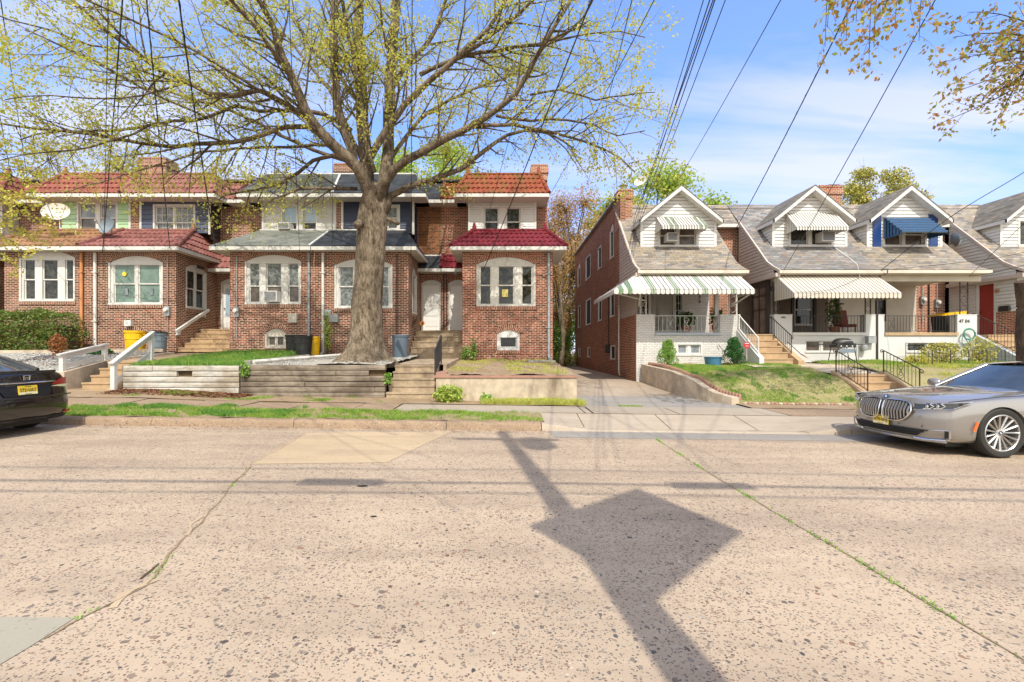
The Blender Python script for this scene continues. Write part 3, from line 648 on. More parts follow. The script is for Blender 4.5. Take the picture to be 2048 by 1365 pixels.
def window(parent, fr, s0, s1, z0, z1, sashes, rise=0.0, frame='white', glass='glass', rail=.5, case=.06, rev=.11, sill=None, proud=.0, muntin=None, name='window', lower_glass=None, sash_w=.045, blinds=0):
    """frame mesh part with a pane child; sashes = [(f0, f1)] fractions of the width"""
    mb = MB(); W = s1-s0; gl_ = []
    fbox(mb, fr, s0, s0+case, -rev, proud+.012, z0+case, z1); fbox(mb, fr, s1-case, s1, -rev, proud+.012, z0+case, z1)
    fbox(mb, fr, s0, s1, -rev, proud+.03, z0, z0+case)
    if rise > 0:
        A = arc(s0, s1, z1, rise, 16); mb.poly([fr.p(x, -.03, y) for x, y in A][::-1]+[]) if False else None
        for (x0, y0), (x1, y1) in zip(A, A[1:]): mb.poly([fr.p(x0, -.035, z1-case), fr.p(x1, -.035, z1-case), fr.p(x1, -.035, y1), fr.p(x0, -.035, y0)])
        mb.poly([fr.p(s0, -.035, z1-case), fr.p(s0, -rev, z1-case), fr.p(s1, -rev, z1-case), fr.p(s1, -.035, z1-case)])
        fbox(mb, fr, s0+case, s1-case, -.035, -.005, z1-case-.02, z1-case+.03)
    else: fbox(mb, fr, s0+case, s1-case, -rev, proud+.012, z1-case, z1)
    iz0, iz1 = z0+case, z1-case; prev = s0+case
    ed = [(s0+W*a, s0+W*b) for a, b in sashes]
    for k, (a, b) in enumerate(ed):
        a = max(a, s0+case); b = min(b, s1-case)
        if a-prev > .005: fbox(mb, fr, prev, a, -rev+.01, -.02 if a-prev > .12 else -.035, iz0, iz1)
        prev = b
        zr = lerp(iz0, iz1, rail) if rail else None; e = sash_w
        def sash(za, zb, dep, gl):
            fbox(mb, fr, a, a+e, -rev, dep, za, zb); fbox(mb, fr, b-e, b, -rev, dep, za, zb)
            fbox(mb, fr, a+e, b-e, -rev, dep, za, za+e); fbox(mb, fr, a+e, b-e, -rev, dep, zb-e*.8, zb)
            q = MB(); q.poly([fr.p(a+e, dep-.02, za+e), fr.p(b-e, dep-.02, za+e), fr.p(b-e, dep-.02, zb-e*.8), fr.p(a+e, dep-.02, zb-e*.8)]); gl_.append((q, M[(lower_glass or glass) if gl else glass]))
            if muntin:
                nx, nz = muntin
                for i in range(1, nx): x = lerp(a+e, b-e, i/nx); fbox(mb, fr, x-.009, x+.009, dep-.02, dep-.006, za+e, zb-e*.8)
                for i in range(1, nz): z = lerp(za+e, zb-e*.8, i/nz); fbox(mb, fr, a+e, b-e, dep-.02, dep-.006, z-.009, z+.009)
        if zr: sash(zr-e*.4, iz1, -.055, 0); sash(iz0, zr+e*.4-.002, -.08, 1 if lower_glass else 0)
        else: sash(iz0, iz1, -.06, 0)
    if s1-case-prev > .005: fbox(mb, fr, prev, s1-case, -rev+.01, -.02, iz0, iz1)
    w = mb.build(name, M[frame], parent)
    for q, g_ in gl_: q.build('pane', g_, w)
    if sill:
        sb = MB(); fbox(sb, fr, s0-.03, s1+.03, .0, .035, z0-.13, z0-.001, uvrot=True); sb.build('window_sill', M[sill], w)
    return w
def door(parent, fr, s0, s1, z0, z1, mat='door_white', frame='white', rise=0.0, panels=6, rev=.14, glassy=None, knob='black_metal', name='door'):
    mb = MB(); c = .07
    fbox(mb, fr, s0, s0+c, -rev, .01, z0, z1); fbox(mb, fr, s1-c, s1, -rev, .01, z0, z1); fbox(mb, fr, s0+c, s1-c, -rev, .01, z1-c, z1)
    if rise > 0:
        A = arc(s0, s1, z1, rise, 12)
        for (x0, y0), (x1, y1) in zip(A, A[1:]): mb.poly([fr.p(x0, -.03, z1-.001), fr.p(x1, -.03, z1-.001), fr.p(x1, -.03, y1), fr.p(x0, -.03, y0)])
    dm = MB(); a, b, t0, t1 = s0+c, s1-c, z0+.01, z1-c
    fbox(dm, fr, a, b, -rev-.02, -.07, t0, t1)
    root = dm.build(name, M[mat], parent); mb.build('door_frame', M[frame], root)
    pm = MB(); W = b-a; Hh = t1-t0
    if panels == 6: cells = [(.12, .46, .78, .93), (.54, .88, .78, .93), (.12, .46, .45, .74), (.54, .88, .45, .74), (.12, .46, .08, .4), (.54, .88, .08, .4)]
    elif panels == 4: cells = [(.1, .9, .08, .26), (.1, .9, .31, .49), (.1, .9, .54, .72), (.1, .9, .77, .95)]
    else: cells = []
    for (u0, u1, v0, v1) in cells:
        x0, x1, y0, y1 = a+W*u0, a+W*u1, t0+Hh*v0, t0+Hh*v1
        fbox(pm, fr, x0, x1, -.07, -.063, y0, y1); fbox(pm, fr, x0+.03, x1-.03, -.063, -.056, y0+.03, y1-.03)
    if cells: pm.build('door_panel', M[mat], root)
    if glassy:
        g = MB(); g.poly([fr.p(a+W*glassy[0], -.066, t0+Hh*glassy[2]), fr.p(a+W*glassy[1], -.066, t0+Hh*glassy[2]), fr.p(a+W*glassy[1], -.066, t0+Hh*glassy[3]), fr.p(a+W*glassy[0], -.066, t0+Hh*glassy[3])]); g.build('pane', M['glass_sky'], root)
    kn = MB(); k = fr.p(a+.07, -.03, t0+Hh*.47); kn.lathe([(.001, -.03), (.028, -.02), (.028, .01), (.001, .02)], k, 8, 'Y'); kn.build('handle', M[knob], root)
    return root
def lat(A, B, t): return Vector(A).lerp(Vector(B), t)
def tile_slope(mb, A, B, B2, A2, courses=4, pitch=.2, amp=.022, mi=0):
    """rows of S-tiles on the quad: A,B lower edge, A2,B2 upper edge"""
    A, B, A2, B2 = map(Vector, (A, B, A2, B2)); n = (B-A).cross(A2-A); 
    if n.z < 0: n = -n
    n.normalize(); wid = (B-A).length; u = (B-A).normalized()
    for c in range(courses):
        t0, t1 = c/courses, min(1, (c+1.15)/courses)
        L0, R0, L1, R1 = lat(A, A2, t0), lat(B, B2, t0), lat(A, A2, t1), lat(B, B2, t1)
        s00, s01 = (L0-A).dot(u), (R0-A).dot(u); m = max(4, int((s01-s00)/pitch*6)); lo, hi, fr_ = [], [], []
        s10, s11 = (L1-A).dot(u), (R1-A).dot(u)
        for i in range(m+1):
            t = i/m; s = lerp(s00, s01, t); w = amp*math.sin(2*math.pi*s/pitch+c*1.3); w2 = amp*math.sin(2*math.pi*max(s10, min(s11, s))/pitch+c*1.3)
            lo.append(L0+u*(s-s00)+n*(.055+w)); ss = max(s10, min(s11, s)); hi.append(L1+u*(ss-s10)+n*(.012+w2*.8)); fr_.append(L0+u*(s-s00)+n*(w-.02))
        mb.grid([lo, hi], mi=mi); mb.grid([fr_, lo], mi=mi)
def ridge_caps(mb, p, q, r=.075, step=.3, mi=0):
    p = Vector(p); q = Vector(q); L = (q-p).length; n = max(1, int(L/step)); d = (q-p)/n
    for i in range(n): mb.tube([p+d*i-d*.05, p+d*(i+1)], [r*1.15, r*.88], 8, mi=mi)
def slope_quad(mb, A, B, B2, A2, thick=.03, mi=0):
    """shingled slope with real along-slope UVs"""
    A, B, A2, B2 = map(Vector, (A, B, A2, B2)); u = (B-A).normalized(); n = (B-A).cross(A2-A)
    if n.length < 1e-9: n = (B-A).cross(B2-A)
    if n.z < 0: n = -n
    n.normalize(); v = n.cross(u); v = v if v.z > 0 else -v
    o = Vector((0, 0, 0)); uv = [((p-o).dot(u), (p-A).dot(v)) for p in (A, B, B2, A2)]
    mb.poly([p+n*thick for p in (A, B, B2, A2)], uv=uv, mi=mi)
    mb.poly([A, B, B+n*thick, A+n*thick], mi=mi)
    for p, q in ((A, A2), (B2, B)): mb.poly([p, q, q+n*thick, p+n*thick], mi=mi)
def pent(parent, x0, x1, yf, yb, yt, z0, z1, inL, inR, mat, kind, trim='white', fascia=.14, wall_y=None, courses=4, rname='roof', finial=None, tip=True, soff='soffit'):
    """lean-to roof: eave rectangle x0..x1, yf (front) .. yb (back); top edge at yt, inset inL/inR for hips"""
    A, B, C_, D = Vector((x0, yf, z0)), Vector((x1, yf, z0)), Vector((x1, yb, z0)), Vector((x0, yb, z0))
    A2, B2 = Vector((x0+inL, yt, z1)), Vector((x1-inR, yt, z1)); C2, D2 = Vector((x1-inR, yb, z1)), Vector((x0+inL, yb, z1))
    mb = MB()
    if kind == 'tile':
        tile_slope(mb, A, B, B2, A2, courses)
        mb.poly([A, B, B2, A2])
        if inR > 0: tile_slope(mb, B, C_, C2, B2, courses); mb.poly([B, C_, C2, B2]); ridge_caps(mb, B+Vector((0, 0, .05)), B2+Vector((0, 0, .07)))
        if inL > 0: tile_slope(mb, D, A, A2, D2, courses); mb.poly([D, A, A2, D2]); ridge_caps(mb, A+Vector((0, 0, .05)), A2+Vector((0, 0, .07)))
        ridge_caps(mb, A2+Vector((0, 0, .03)), B2+Vector((0, 0, .03)), .06)
        for k, (pt, on) in enumerate(((A2, inL > 0), (B2, inR > 0))):
            if on: mb.tube([pt+Vector((0, 0, .0)), pt+Vector((0, 0, .16)), pt+Vector((0, 0, .34))], [.11, .085, .04], 8)
            else: ridge_caps(mb, (A if k == 0 else B)+Vector((0, 0, .06)), pt+Vector((0, 0, .08)), .08)
    else:
        slope_quad(mb, A, B, B2, A2)
        if inR > 0: slope_quad(mb, B, C_, C2, B2)
        if inL > 0: slope_quad(mb, D, A, A2, D2)
    mb.poly([A2+Vector((0, 0, .02)), B2+Vector((0, 0, .02)), C2+Vector((0, 0, .02)), D2+Vector((0, 0, .02))])
    if not inR: mb.poly([B, C_, C2, B2])
    if not inL: mb.poly([A, A2, D2, D])
    roof = mb.build(rname, M[mat], parent, smooth=35 if kind == 'tile' else None)
    t = MB(); f = fascia
    t.box(x0-.01, x1+.01, yf-.02, yf+.02, z0-f, z0-.004)
    if inR > 0: t.box(x1-.02, x1+.02, yf+.02, yb, z0-f, z0-.004)
    if inL > 0: t.box(x0-.02, x0+.02, yf+.02, yb, z0-f, z0-.004)
    if kind != 'tile':
        if not inR: t.bar(B+Vector((-.03, 0, .04)), B2+Vector((-.03, 0, .04)), .08, .05)
        t.bar(A2+Vector((0, 0, .04)), B2+Vector((0, 0, .04)), .06, .05)
    t.build('fascia', M[trim], roof)
    s = MB(); s.poly([(x0, yf, z0-f+.01), (x0, yb, z0-f+.01), (x1, yb, z0-f+.01), (x1, yf, z0-f+.01)]); s.build('soffit', M[soff], roof)
    return roof
def downspout(parent, x, y, z0, z1, mat, r=.045, kick=0.25, name='downspout'):
    mb = MB(); mb.tube([(x, y, z1), (x, y, z0+.15), (x+(kick*.1), y-.05, z0+.05), (x+kick*.2, y-kick, z0)], r, 8)
    for z in (lerp(z0, z1, .3), lerp(z0, z1, .8)): mb.box(x-r*1.5, x+r*1.5, y-r*1.25, y+.03, z-.02, z+.02)
    return mb.build(name, M[mat], parent, smooth=50)
def meter(parent, fr, s, z, name='electric_meter', up=None, mat='grey_metal'):
    mb = MB(); fbox(mb, fr, s-.1, s+.1, 0, .12, z-.2, z+.16)
    o = mb.build(name, M[mat], parent)
    g = MB(); c = fr.p(s, .12, z+.02); n = Vector((fr.n[0], fr.n[1], 0)); ax = n.to_track_quat('Z', 'Y').to_matrix().to_4x4()
    g.lathe([(.085, 0), (.085, .05), (.07, .09), (.0, .1)], c, 14, 'Z', M=ax); g.build('meter_dial', M['white_clean'], o, smooth=40)
    p = MB()
    if up: p.tube([fr.p(s, .06, z+.15), fr.p(s, .06, up)], .018, 6)
    p.tube([fr.p(s, .06, z-.2), fr.p(s, .06, z-1.0)], .015, 6); p.build('conduit', M[mat], o)
    return o
def ac_unit(label, fr, s0, s1, z0, z1, out=.35, mat='white_clean', group=None):
    c = fr.p((s0+s1)/2, 0, z0); t = thing('air_conditioner', label, 'air conditioner', tuple(c), group=group)
    mb = MB(); fbox(mb, fr, s0, s1, -.1, out, z0, z1); b = mb.build('casing', M[mat], t)
    g = MB()
    fbox(g, fr, s0+.03, s1-.03, out, out+.006, z0+.03, z1-.03); g.build('coil_grille', M['grey_metal'], t)
    f = MB(); n = int((s1-s0)/.025)
    for i in range(n): x = lerp(s0+.035, s1-.035, i/(n-1)); fbox(f, fr, x-.003, x+.003, out+.006, out+.012, z0+.03, z1-.03)
    f.build('fins', M['awn_line'], t)
    return t
def chimney(parent, x0, x1, y0, y1, z0, z1, mat='brick_right', cap=True):
    mb = MB(); mb.box(x0, x1, y0, y1, z0, z1, skip='b'); mb.box(x0-.05, x1+.05, y0-.05, y1+.05, z1-.35, z1-.06); mb.box(x0-.02, x1+.02, y0-.02, y1+.02, z1, z1+.08)
    c = mb.build('chimney', M[mat], parent)
    if cap:
        p = MB(); p.lathe([(.13, 0), (.13, .22), (.2, .25), (.2, .29), (.0, .33)], ((x0+x1)/2, (y0+y1)/2, z1+.08), 12); p.build('chimney_cap', M['grey_metal'], c, smooth=40)
    return c

# ================================================================ LEFT ROW OF BRICK HOUSES
YF, YM, YU = 17.5, 20.0, 19.35                  # lower bay front, recessed wall, upper bay front
ZB, ZE1, ZT1, ZE2, ZT2 = .9, 5.46, 6.65, 8.06, 9.19
ROWG = 'brick row houses of the left terrace'
def rowhouse(name, label, xa, xb, bx, ux, side, holes_b, holes_u, bmat, smat, lap, low, up, sidewin=None, doorspec=None, bend=None, uside_mat=None, extL=0, extR=0, bholes_side=None):
    """xa,xb party lines; bx bay extents; ux upper bay extents; side: which side the recess is ('L' or 'R')"""
    t = thing(name, label, 'row house', ((xa+xb)/2, 17.5, 1.2))
    br = MB()
    wall(br, front(YF), bx[0], bx[1], ZB, ZE1+.05, holes_b)
    if side == 'R': sh = [(YF-YF+h[0], h[1], *h[2:]) for h in (bholes_side or [])]; wall(br, Fr(bx[1], YF, 0, 1), 0, YM-YF, ZB, ZE1+.05, sh)
    else: wall(br, Fr(bx[0], YM, 0, -1), 0, YM-YF, ZB, ZE1+.05)
    if bend is not None: wall(br, Fr(bx[1], YF, 0, 1), 0, 13, ZB-.6, ZE1)
    dh = []
    if doorspec: dh = [(doorspec[0], doorspec[1], doorspec[2], doorspec[3], doorspec[4])]
    ra, rb = (bx[1], xb) if side == 'R' else (xa, bx[0])
    wall(br, front(YM), ra, rb, ZB, 5.2, dh)
    wall(br, front(YM), xa, xb, 5.2, ZE2+.1)
    if bend is not None: wall(br, Fr(xb, YM, 0, 1), 0, 12, ZB-.6, ZT2-.2)
    br.box(xa+.05, xb-.05, YM+.2, 32, 0, ZT2-.25, skip='fb') 
    body = br.build('wall', M[bmat], t)
    sd = MB(); wall(sd, front(YU), ux[0], ux[1], ZT1-.05, ZE2, holes_u, lap=lap, rev=.1)
    wall(sd, Fr(ux[1], YU, 0, 1), 0, YM-YU, ZT1-.3, ZE2, lap=lap, mi=1 if uside_mat else 0); wall(sd, Fr(ux[0], YM, 0, -1), 0, YM-YU, ZT1-.3, ZE2, lap=lap)
    ub = sd.build('upper_bay', [M[smat], M[uside_mat or smat]], t)
    for x in (ux[0]+.03, ux[1]-.03): tr = MB(); fbox(tr, front(YU), x-.045, x+.045, .012, .03, ZT1-.1, ZE2-.13); tr.build('corner_trim', M['white'], ub)
    fr_ = MB(); fr_.box(xa, xb, YM+.1, 32, ZT2-.1, ZT2-.02); fr_.build('flat_roof', M['shingle_black'], t)
    return t
def arc_h(l): return l
# px helpers
def hx(px, Y=YF): return PX(px, Y)
def hzz(py, Y=YF): return PZ(py, Y)

# ---- house 1 (mint green upper bay)
HG = ZB
def lowpent(t, x0, x1, inL, inR, mat, kind, **k): return pent(t, x0, x1, 17.1, YM, 19.15, ZE1+.06, ZT1, inL, inR, mat, kind, **k)
def uppent(t, x0, x1, inL, inR, mat, kind, **k): return pent(t, x0, x1, 18.68, YM+.4, 19.6, ZE2, ZT2, inL, inR, mat, kind, **k)
def recpent(t, x0, x1, mat, kind, **k): return pent(t, x0, x1, 19.42, YM+.6, 20.35, ZE2, ZT2, 0, 0, mat, kind, rname='recess_roof', **k)
def canopy(t, x0, x1, mat, kind, **k): return pent(t, x0, x1, 19.4, YM, 19.97, 5.12, 5.75, 0, 0, mat, kind, courses=2, rname='door_canopy', **k)

# house 0: far left, only its upper corner in view
t = rowhouse('brick_row_house', 'leftmost brick row house with bright orange tiled roof corner, cut by the photo edge', -24.8, -20.35, (-24.8, -21.3), (-24.4, -21.3), 'R',
             [(-24.2, -22.0, 3.3, 4.75, .3)], [(-24.0, -22.2, 6.9, 7.85)], 'brick', 'white_shingle', None, None, None)
window(t, front(YF), -24.2, -22.0, 3.3, 4.75, [(.05, .3), (.36, .64), (.7, .95)], .3); window(t, front(YU), -24.0, -22.2, 6.9, 7.85, [(.05, .48), (.52, .95)])
lowpent(t, -24.8, -20.95, 0, .8, 'tile_red', 'tile'); uppent(t, -24.8, -20.7, 0, .6, 'tile_red', 'tile'); recpent(t, -21.3, -20.35, 'tile_red', 'tile'); canopy(t, -21.3, -20.3, 'tile_red', 'tile')

# house 1
b0, b1 = -19.2, -15.98; w0, w1 = hx(39), hx(150)
t = rowhouse('brick_row_house', 'brick row house with mint green upper bay and tan mottled tile porch roof', -20.35, -15.98, (b0, b1), (-18.85, -15.85), 'L',
             [(w0, w1, hzz(603), hzz(516), .28)], [(hx(153, YU), hx(236, YU), hzz(470, YU)+.02, hzz(403, YU))], 'brick', 'green_siding', (.2, .03), None, None)
window(t, front(YF), w0, w1, hzz(603), hzz(516), [(.06, .27), (.4, .68), (.81, .97)], .28, glass='glass', sill='brick')
arch_ring(t, front(YF), w0, w1, hzz(516), .28, M['brick'])
window(t, front(YU), hx(153, YU), hx(236, YU), hzz(470, YU)+.02, hzz(403, YU), [(.05, .45), (.56, .96)], glass='glass_blind', lower_glass='glass_brown', case=.09)
lowpent(t, -20.0, -16.0, .8, 0, 'tile_tan', 'tile'); uppent(t, -19.6, -15.75, .75, 0, 'tile_red', 'tile'); recpent(t, -20.35, -19.2, 'tile_red', 'tile')
downspout(t, hx(166), YF-.06, 1.6, 5.35, 'rust_pipe', .055)
m_ = MB(); wall(m_, front(YU-.01), -15.85, -15.45, ZT1-.05, ZE2); m_.build('party_pier', M['brick'], t)

# house 2 (slate blue)
b0, b1 = -15.98, -12.6; w0, w1 = hx(217), hx(326)
sw = (YF, 'R'); s0_, s1_ = 18.05-YF, 19.3-YF
t = rowhouse('brick_row_house', 'brick row house with slate blue upper bay and rose tiled roofs', -15.98, -11.55, (b0, b1), (-15.45, -12.46), 'R',
             [(w0, w1, hzz(610), hzz(526), .27)], [(hx(306, YU), hx(391, YU), hzz(468, YU)-.3, hzz(409, YU))], 'brick', 'blue_siding', (.2, .03), None, None,
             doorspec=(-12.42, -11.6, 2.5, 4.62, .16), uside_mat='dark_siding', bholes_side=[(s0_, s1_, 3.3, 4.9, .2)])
window(t, front(YF), w0, w1, hzz(610), hzz(526), [(.08, .475), (.53, .93)], .27, glass='glass_green', sill='brick')
arch_ring(t, front(YF), w0, w1, hzz(526), .27, M['brick'])
fs = Fr(b1, YF, 0, 1)
window(t, fs, s0_, s1_, 3.3, 4.9, [(.07, .48), (.53, .93)], .2, glass='glass', sill='brick'); arch_ring(t, fs, s0_, s1_, 4.9, .2, M['brick'])
window(t, front(YU), hx(306, YU), hx(391, YU), hzz(468, YU)-.3, hzz(409, YU), [(.05, .47), (.5, .95)], glass='glass_lace', muntin=(3, 2), case=.08)
door(t, front(YM), -12.42, -11.6, 2.5, 4.62, 'door_white', rise=.16, panels=0, glassy=(.15, .85, .3, .9))
arch_ring(t, front(YM), -12.42, -11.6, 4.62, .16, M['brick'], name='door_arch')
lowpent(t, -15.98, -12.25, 0, .8, 'tile_rose', 'tile'); uppent(t, -15.7, -11.85, 0, .6, 'tile_rose', 'tile'); recpent(t, -12.3, -11.4, 'tile_rose', 'tile')
canopy(t, -12.6, -11.5, 'tile_rose', 'tile')
downspout(t, hx(193), YF-.06, 1.6, 5.35, 'white', .055)
meter(t, front(YF), hx(337), hzz(622), up=5.2)
m_ = MB(); fbox(m_, front(YF), hx(254), hx(267), 0, .14, hzz(653), hzz(641)); m_.build('utility_box', M['white_clean'], t)
# arched basement opening of house 2
arch_ring(t, front(YF), hx(246), hx(287), hzz(672), .17, M['brick'])
chimney(t, hx(277, 22), hx(332, 22), 22, 22.8, 8.6, hzz(318, 22), 'brick_pale', cap=False)

# house 3 (grey shingles)
b0, b1 = -10.52, -7.25; w0, w1 = hx(490), hx(602)
t = rowhouse('brick_row_house', 'brick row house with grey green shingle porch roof and white shingled upper bay', -11.55, -7.25, (b0, b1), (-10.25, -7.12), 'L',
             [(w0, w1, hzz(609), hzz(523), .25), (hx(530), hx(572), hzz(697), hzz(668), .2)], [(hx(562, YU), hx(635, YU), hzz(463, YU)+.02, hzz(409, YU))], 'brick_pale', 'white_shingle', (.28, .015), None, None)
window(t, front(YF), w0, w1, hzz(609), hzz(523), [(.06, .26), (.37, .65), (.76, .96)], .25, glass='glass_lace', lower_glass='glass_brown', sill='brick', rail=.42)
arch_ring(t, front(YF), w0, w1, hzz(523), .25, M['brick'])
window(t, front(YF), hx(530), hx(572), hzz(697), hzz(668), [(.1, .5), (.52, .92)], .2, frame='cream', glass='glass_brown', rail=None, case=.09)
arch_ring(t, front(YF), hx(530), hx(572), hzz(668), .2, M['brick_pale'], .18)
window(t, front(YU), hx(562, YU), hx(635, YU), hzz(463, YU)+.02, hzz(409, YU), [(.04, .42), (.6, .97)], glass='glass_sky', lower_glass='glass_dark', rail=.3)
lowpent(t, -11.05, -7.27, .8, 0, 'shingle_grey', 'slate'); uppent(t, -10.95, -7.0, .75, 0, 'shingle_dark', 'slate'); recpent(t, -11.4, -10.3, 'tile_rose', 'tile')
downspout(t, hx(619), YF-.06, 1.6, 5.35, 'galv', .05)
meter(t, front(YF), hx(475), hzz(624), up=5.2)
m_ = MB(); fbox(m_, front(YF), hx(580), hx(596), 0, .14, hzz(646), hzz(628)); m_.build('utility_box', M['cream'], t)
m_ = MB(); wall(m_, front(YU-.01), -7.12, -6.88, ZT1-.05, ZE2); m_.build('party_pier', M['brick'], t)
m_ = MB(); fbox(m_, front(YF), -10.0, -7.9, 0, .12, 1.5, 1.62); m_.build('base_plank', M['white'], t)

# house 4 (behind the big tree, black shingles)
b0, b1 = -7.25, -3.65; w0, w1 = hx(669), hx(785)
t = rowhouse('brick_row_house', 'brick row house behind the big street tree, black shingle porch roof and navy upper bay', -7.25, -2.62, (b0, b1), (-6.88, -3.8), 'R',
             [(w0, w1, hzz(617), hzz(530), .25)], [(hx(735, YU), hx(800, YU), hzz(463, YU)+.02, hzz(410, YU))], 'brick', 'navy_siding', (.11, .02), None, None,
             doorspec=(hx(843, YM), hx(882, YM), 2.5, PZ(567, YM), .15), bholes_side=[(.75, 1.65, 3.1, 4.75, .25)])
window(t, front(YF), w0, w1, hzz(617), hzz(530), [(.07, .33), (.68, .94)], .25, glass='glass_lace', sill='brick')
arch_ring(t, front(YF), w0, w1, hzz(530), .25, M['brick'])
fs = Fr(b1, YF, 0, 1); window(t, fs, .75, 1.65, 3.1, 4.75, [(.1, .9)], .25, glass='glass_blind', sill='brick'); arch_ring(t, fs, .75, 1.65, 4.75, .25, M['brick'])
window(t, front(YU), hx(735, YU), hx(800, YU), hzz(463, YU)+.02, hzz(410, YU), [(.1, .45), (.6, .92)], glass='glass_lace', case=.09)
door(t, front(YM), hx(843, YM), hx(882, YM), 2.5, PZ(567, YM), rise=.15, panels=4)
arch_ring(t, front(YM), hx(843, YM), hx(882, YM), PZ(567, YM), .15, M['brick'], .18, name='door_arch')
lowpent(t, -7.22, -3.3, 0, .8, 'shingle_black', 'slate'); uppent(t, -6.98, -3.2, 0, .6, 'shingle_black', 'slate'); recpent(t, -3.8, -2.62, 'shingle_black', 'slate')
canopy(t, -3.7, -2.66, 'shingle_black', 'slate')
downspout(t, hx(647), YF-.06, 1.5, 5.35, 'white', .055)
m_ = MB(); fbox(m_, front(YF), hx(660), hx(678), 0, .16, hzz(645), hzz(630)); m_.build('utility_box', M['grey_metal'], t)
m_ = MB(); fbox(m_, front(YF), hx(651), hx(664), 0, .1, hzz(632), hzz(620)); m_.build('utility_box', M['grey_metal'], t)
m_ = MB(); fbox(m_, front(YM), hx(838, YM), hx(882, YM), 0, .012, hzz(508, YM), hzz(411, YM)); m_.build('stained_wall_panel', M['brick_brown'], t)
chimney(t, hx(668, 22), hx(712, 22), 22, 22.8, 8.6, hzz(330, 22), 'brick', cap=False)
m_ = MB(); m_.tube([(hx(794), YF-.03, 5.3), (hx(794), YF-.03, 1.9)], .015, 5); m_.build('cable', M['black_metal'], t)

# house 5 (end of terrace, crimson porch roof)
b0, b1 = -1.58, 1.9; w0, w1 = hx(953), hx(1071)
t = rowhouse('brick_row_house', 'end of terrace brick row house with crimson tiled porch roof and white upper bay', -2.62, 1.93, (b0, b1), (hx(937, YU), hx(1072, YU)), 'L',
             [(w0, w1, hzz(613), hzz(529), .28), (hx(994), hx(1039), hzz(701), hzz(669), .17)], [(hx(962, YU), hx(1046, YU), hzz(463, YU)-.02, hzz(411, YU))], 'brick_end', 'white_clean', (.1, .022), None, None, bend=True,
             doorspec=(hx(897, YM), hx(935, YM), 2.5, PZ(567, YM), .15))
window(t, front(YF), w0, w1, hzz(613), hzz(529), [(.05, .25), (.36, .64), (.76, .95)], .28, frame='white_peel', glass='glass', sill='brick_end')
arch_ring(t, front(YF), w0, w1, hzz(529), .28, M['brick_end'])
window(t, front(YF), hx(994), hx(1039), hzz(701), hzz(669), [(.06, .94)], .17, glass='glass_dark', rail=None, case=.1, sill='brick_end', frame='white_clean')
arch_ring(t, front(YF), hx(994), hx(1039), hzz(669), .17, M['brick_end'], .2)
window(t, front(YU), hx(962, YU), hx(1046, YU), hzz(463, YU)-.02, hzz(411, YU), [(.08, .42), (.6, .93)], glass='glass', lower_glass='glass_dark', rail=.35, case=.1)
door(t, front(YM), hx(897, YM), hx(935, YM), 2.5, PZ(567, YM), rise=.15, panels=6)
arch_ring(t, front(YM), hx(897, YM), hx(935, YM), PZ(567, YM), .15, M['brick_end'], .18, name='door_arch')
lowpent(t, -1.98, 2.36, .75, .6, 'tile_crimson', 'tile'); uppent(t, hx(908, 18.68), hx(1098, 18.68), .5, .35, 'tile_rust', 'tile'); recpent(t, -2.62, -1.6, 'tile_rust', 'tile')
canopy(t, -2.66, -1.5, 'tile_crimson', 'tile')
downspout(t, hx(1097), YF-.07, 1.25, 5.35, 'galv', .06)
chimney(t, hx(1063, 21.5), hx(1095, 21.5), 21.5, 22.3, 8.6, hzz(328, 21.5)-.1, 'brick_right', cap=False)
m_ = MB(); m_.tube([(-2.62, YM-.04, 5.0), (-2.62, YM-.04, 2.5)], .03, 6); m_.tube([(-2.5, YM-.04, 5.0), (-2.5, YM-.04, 2.5)], .02, 6); m_.build('drain_pipe', M['rust_metal'], t)
m_ = MB(); m_.lathe([(.0, -.12), (.1, -.1), (.13, -.03), (.14, 0)], (hx(911, 19.6), 19.6, 5.0), 12); m_.build('porch_lamp', M['grey_metal'], t, smooth=50)
m_ = MB(); fbox(m_, front(YF), hx(1004), hx(1016), -.05, -.046, hzz(594), hzz(579)); m_.build('notice_paper', M['paper_yellow'], t)
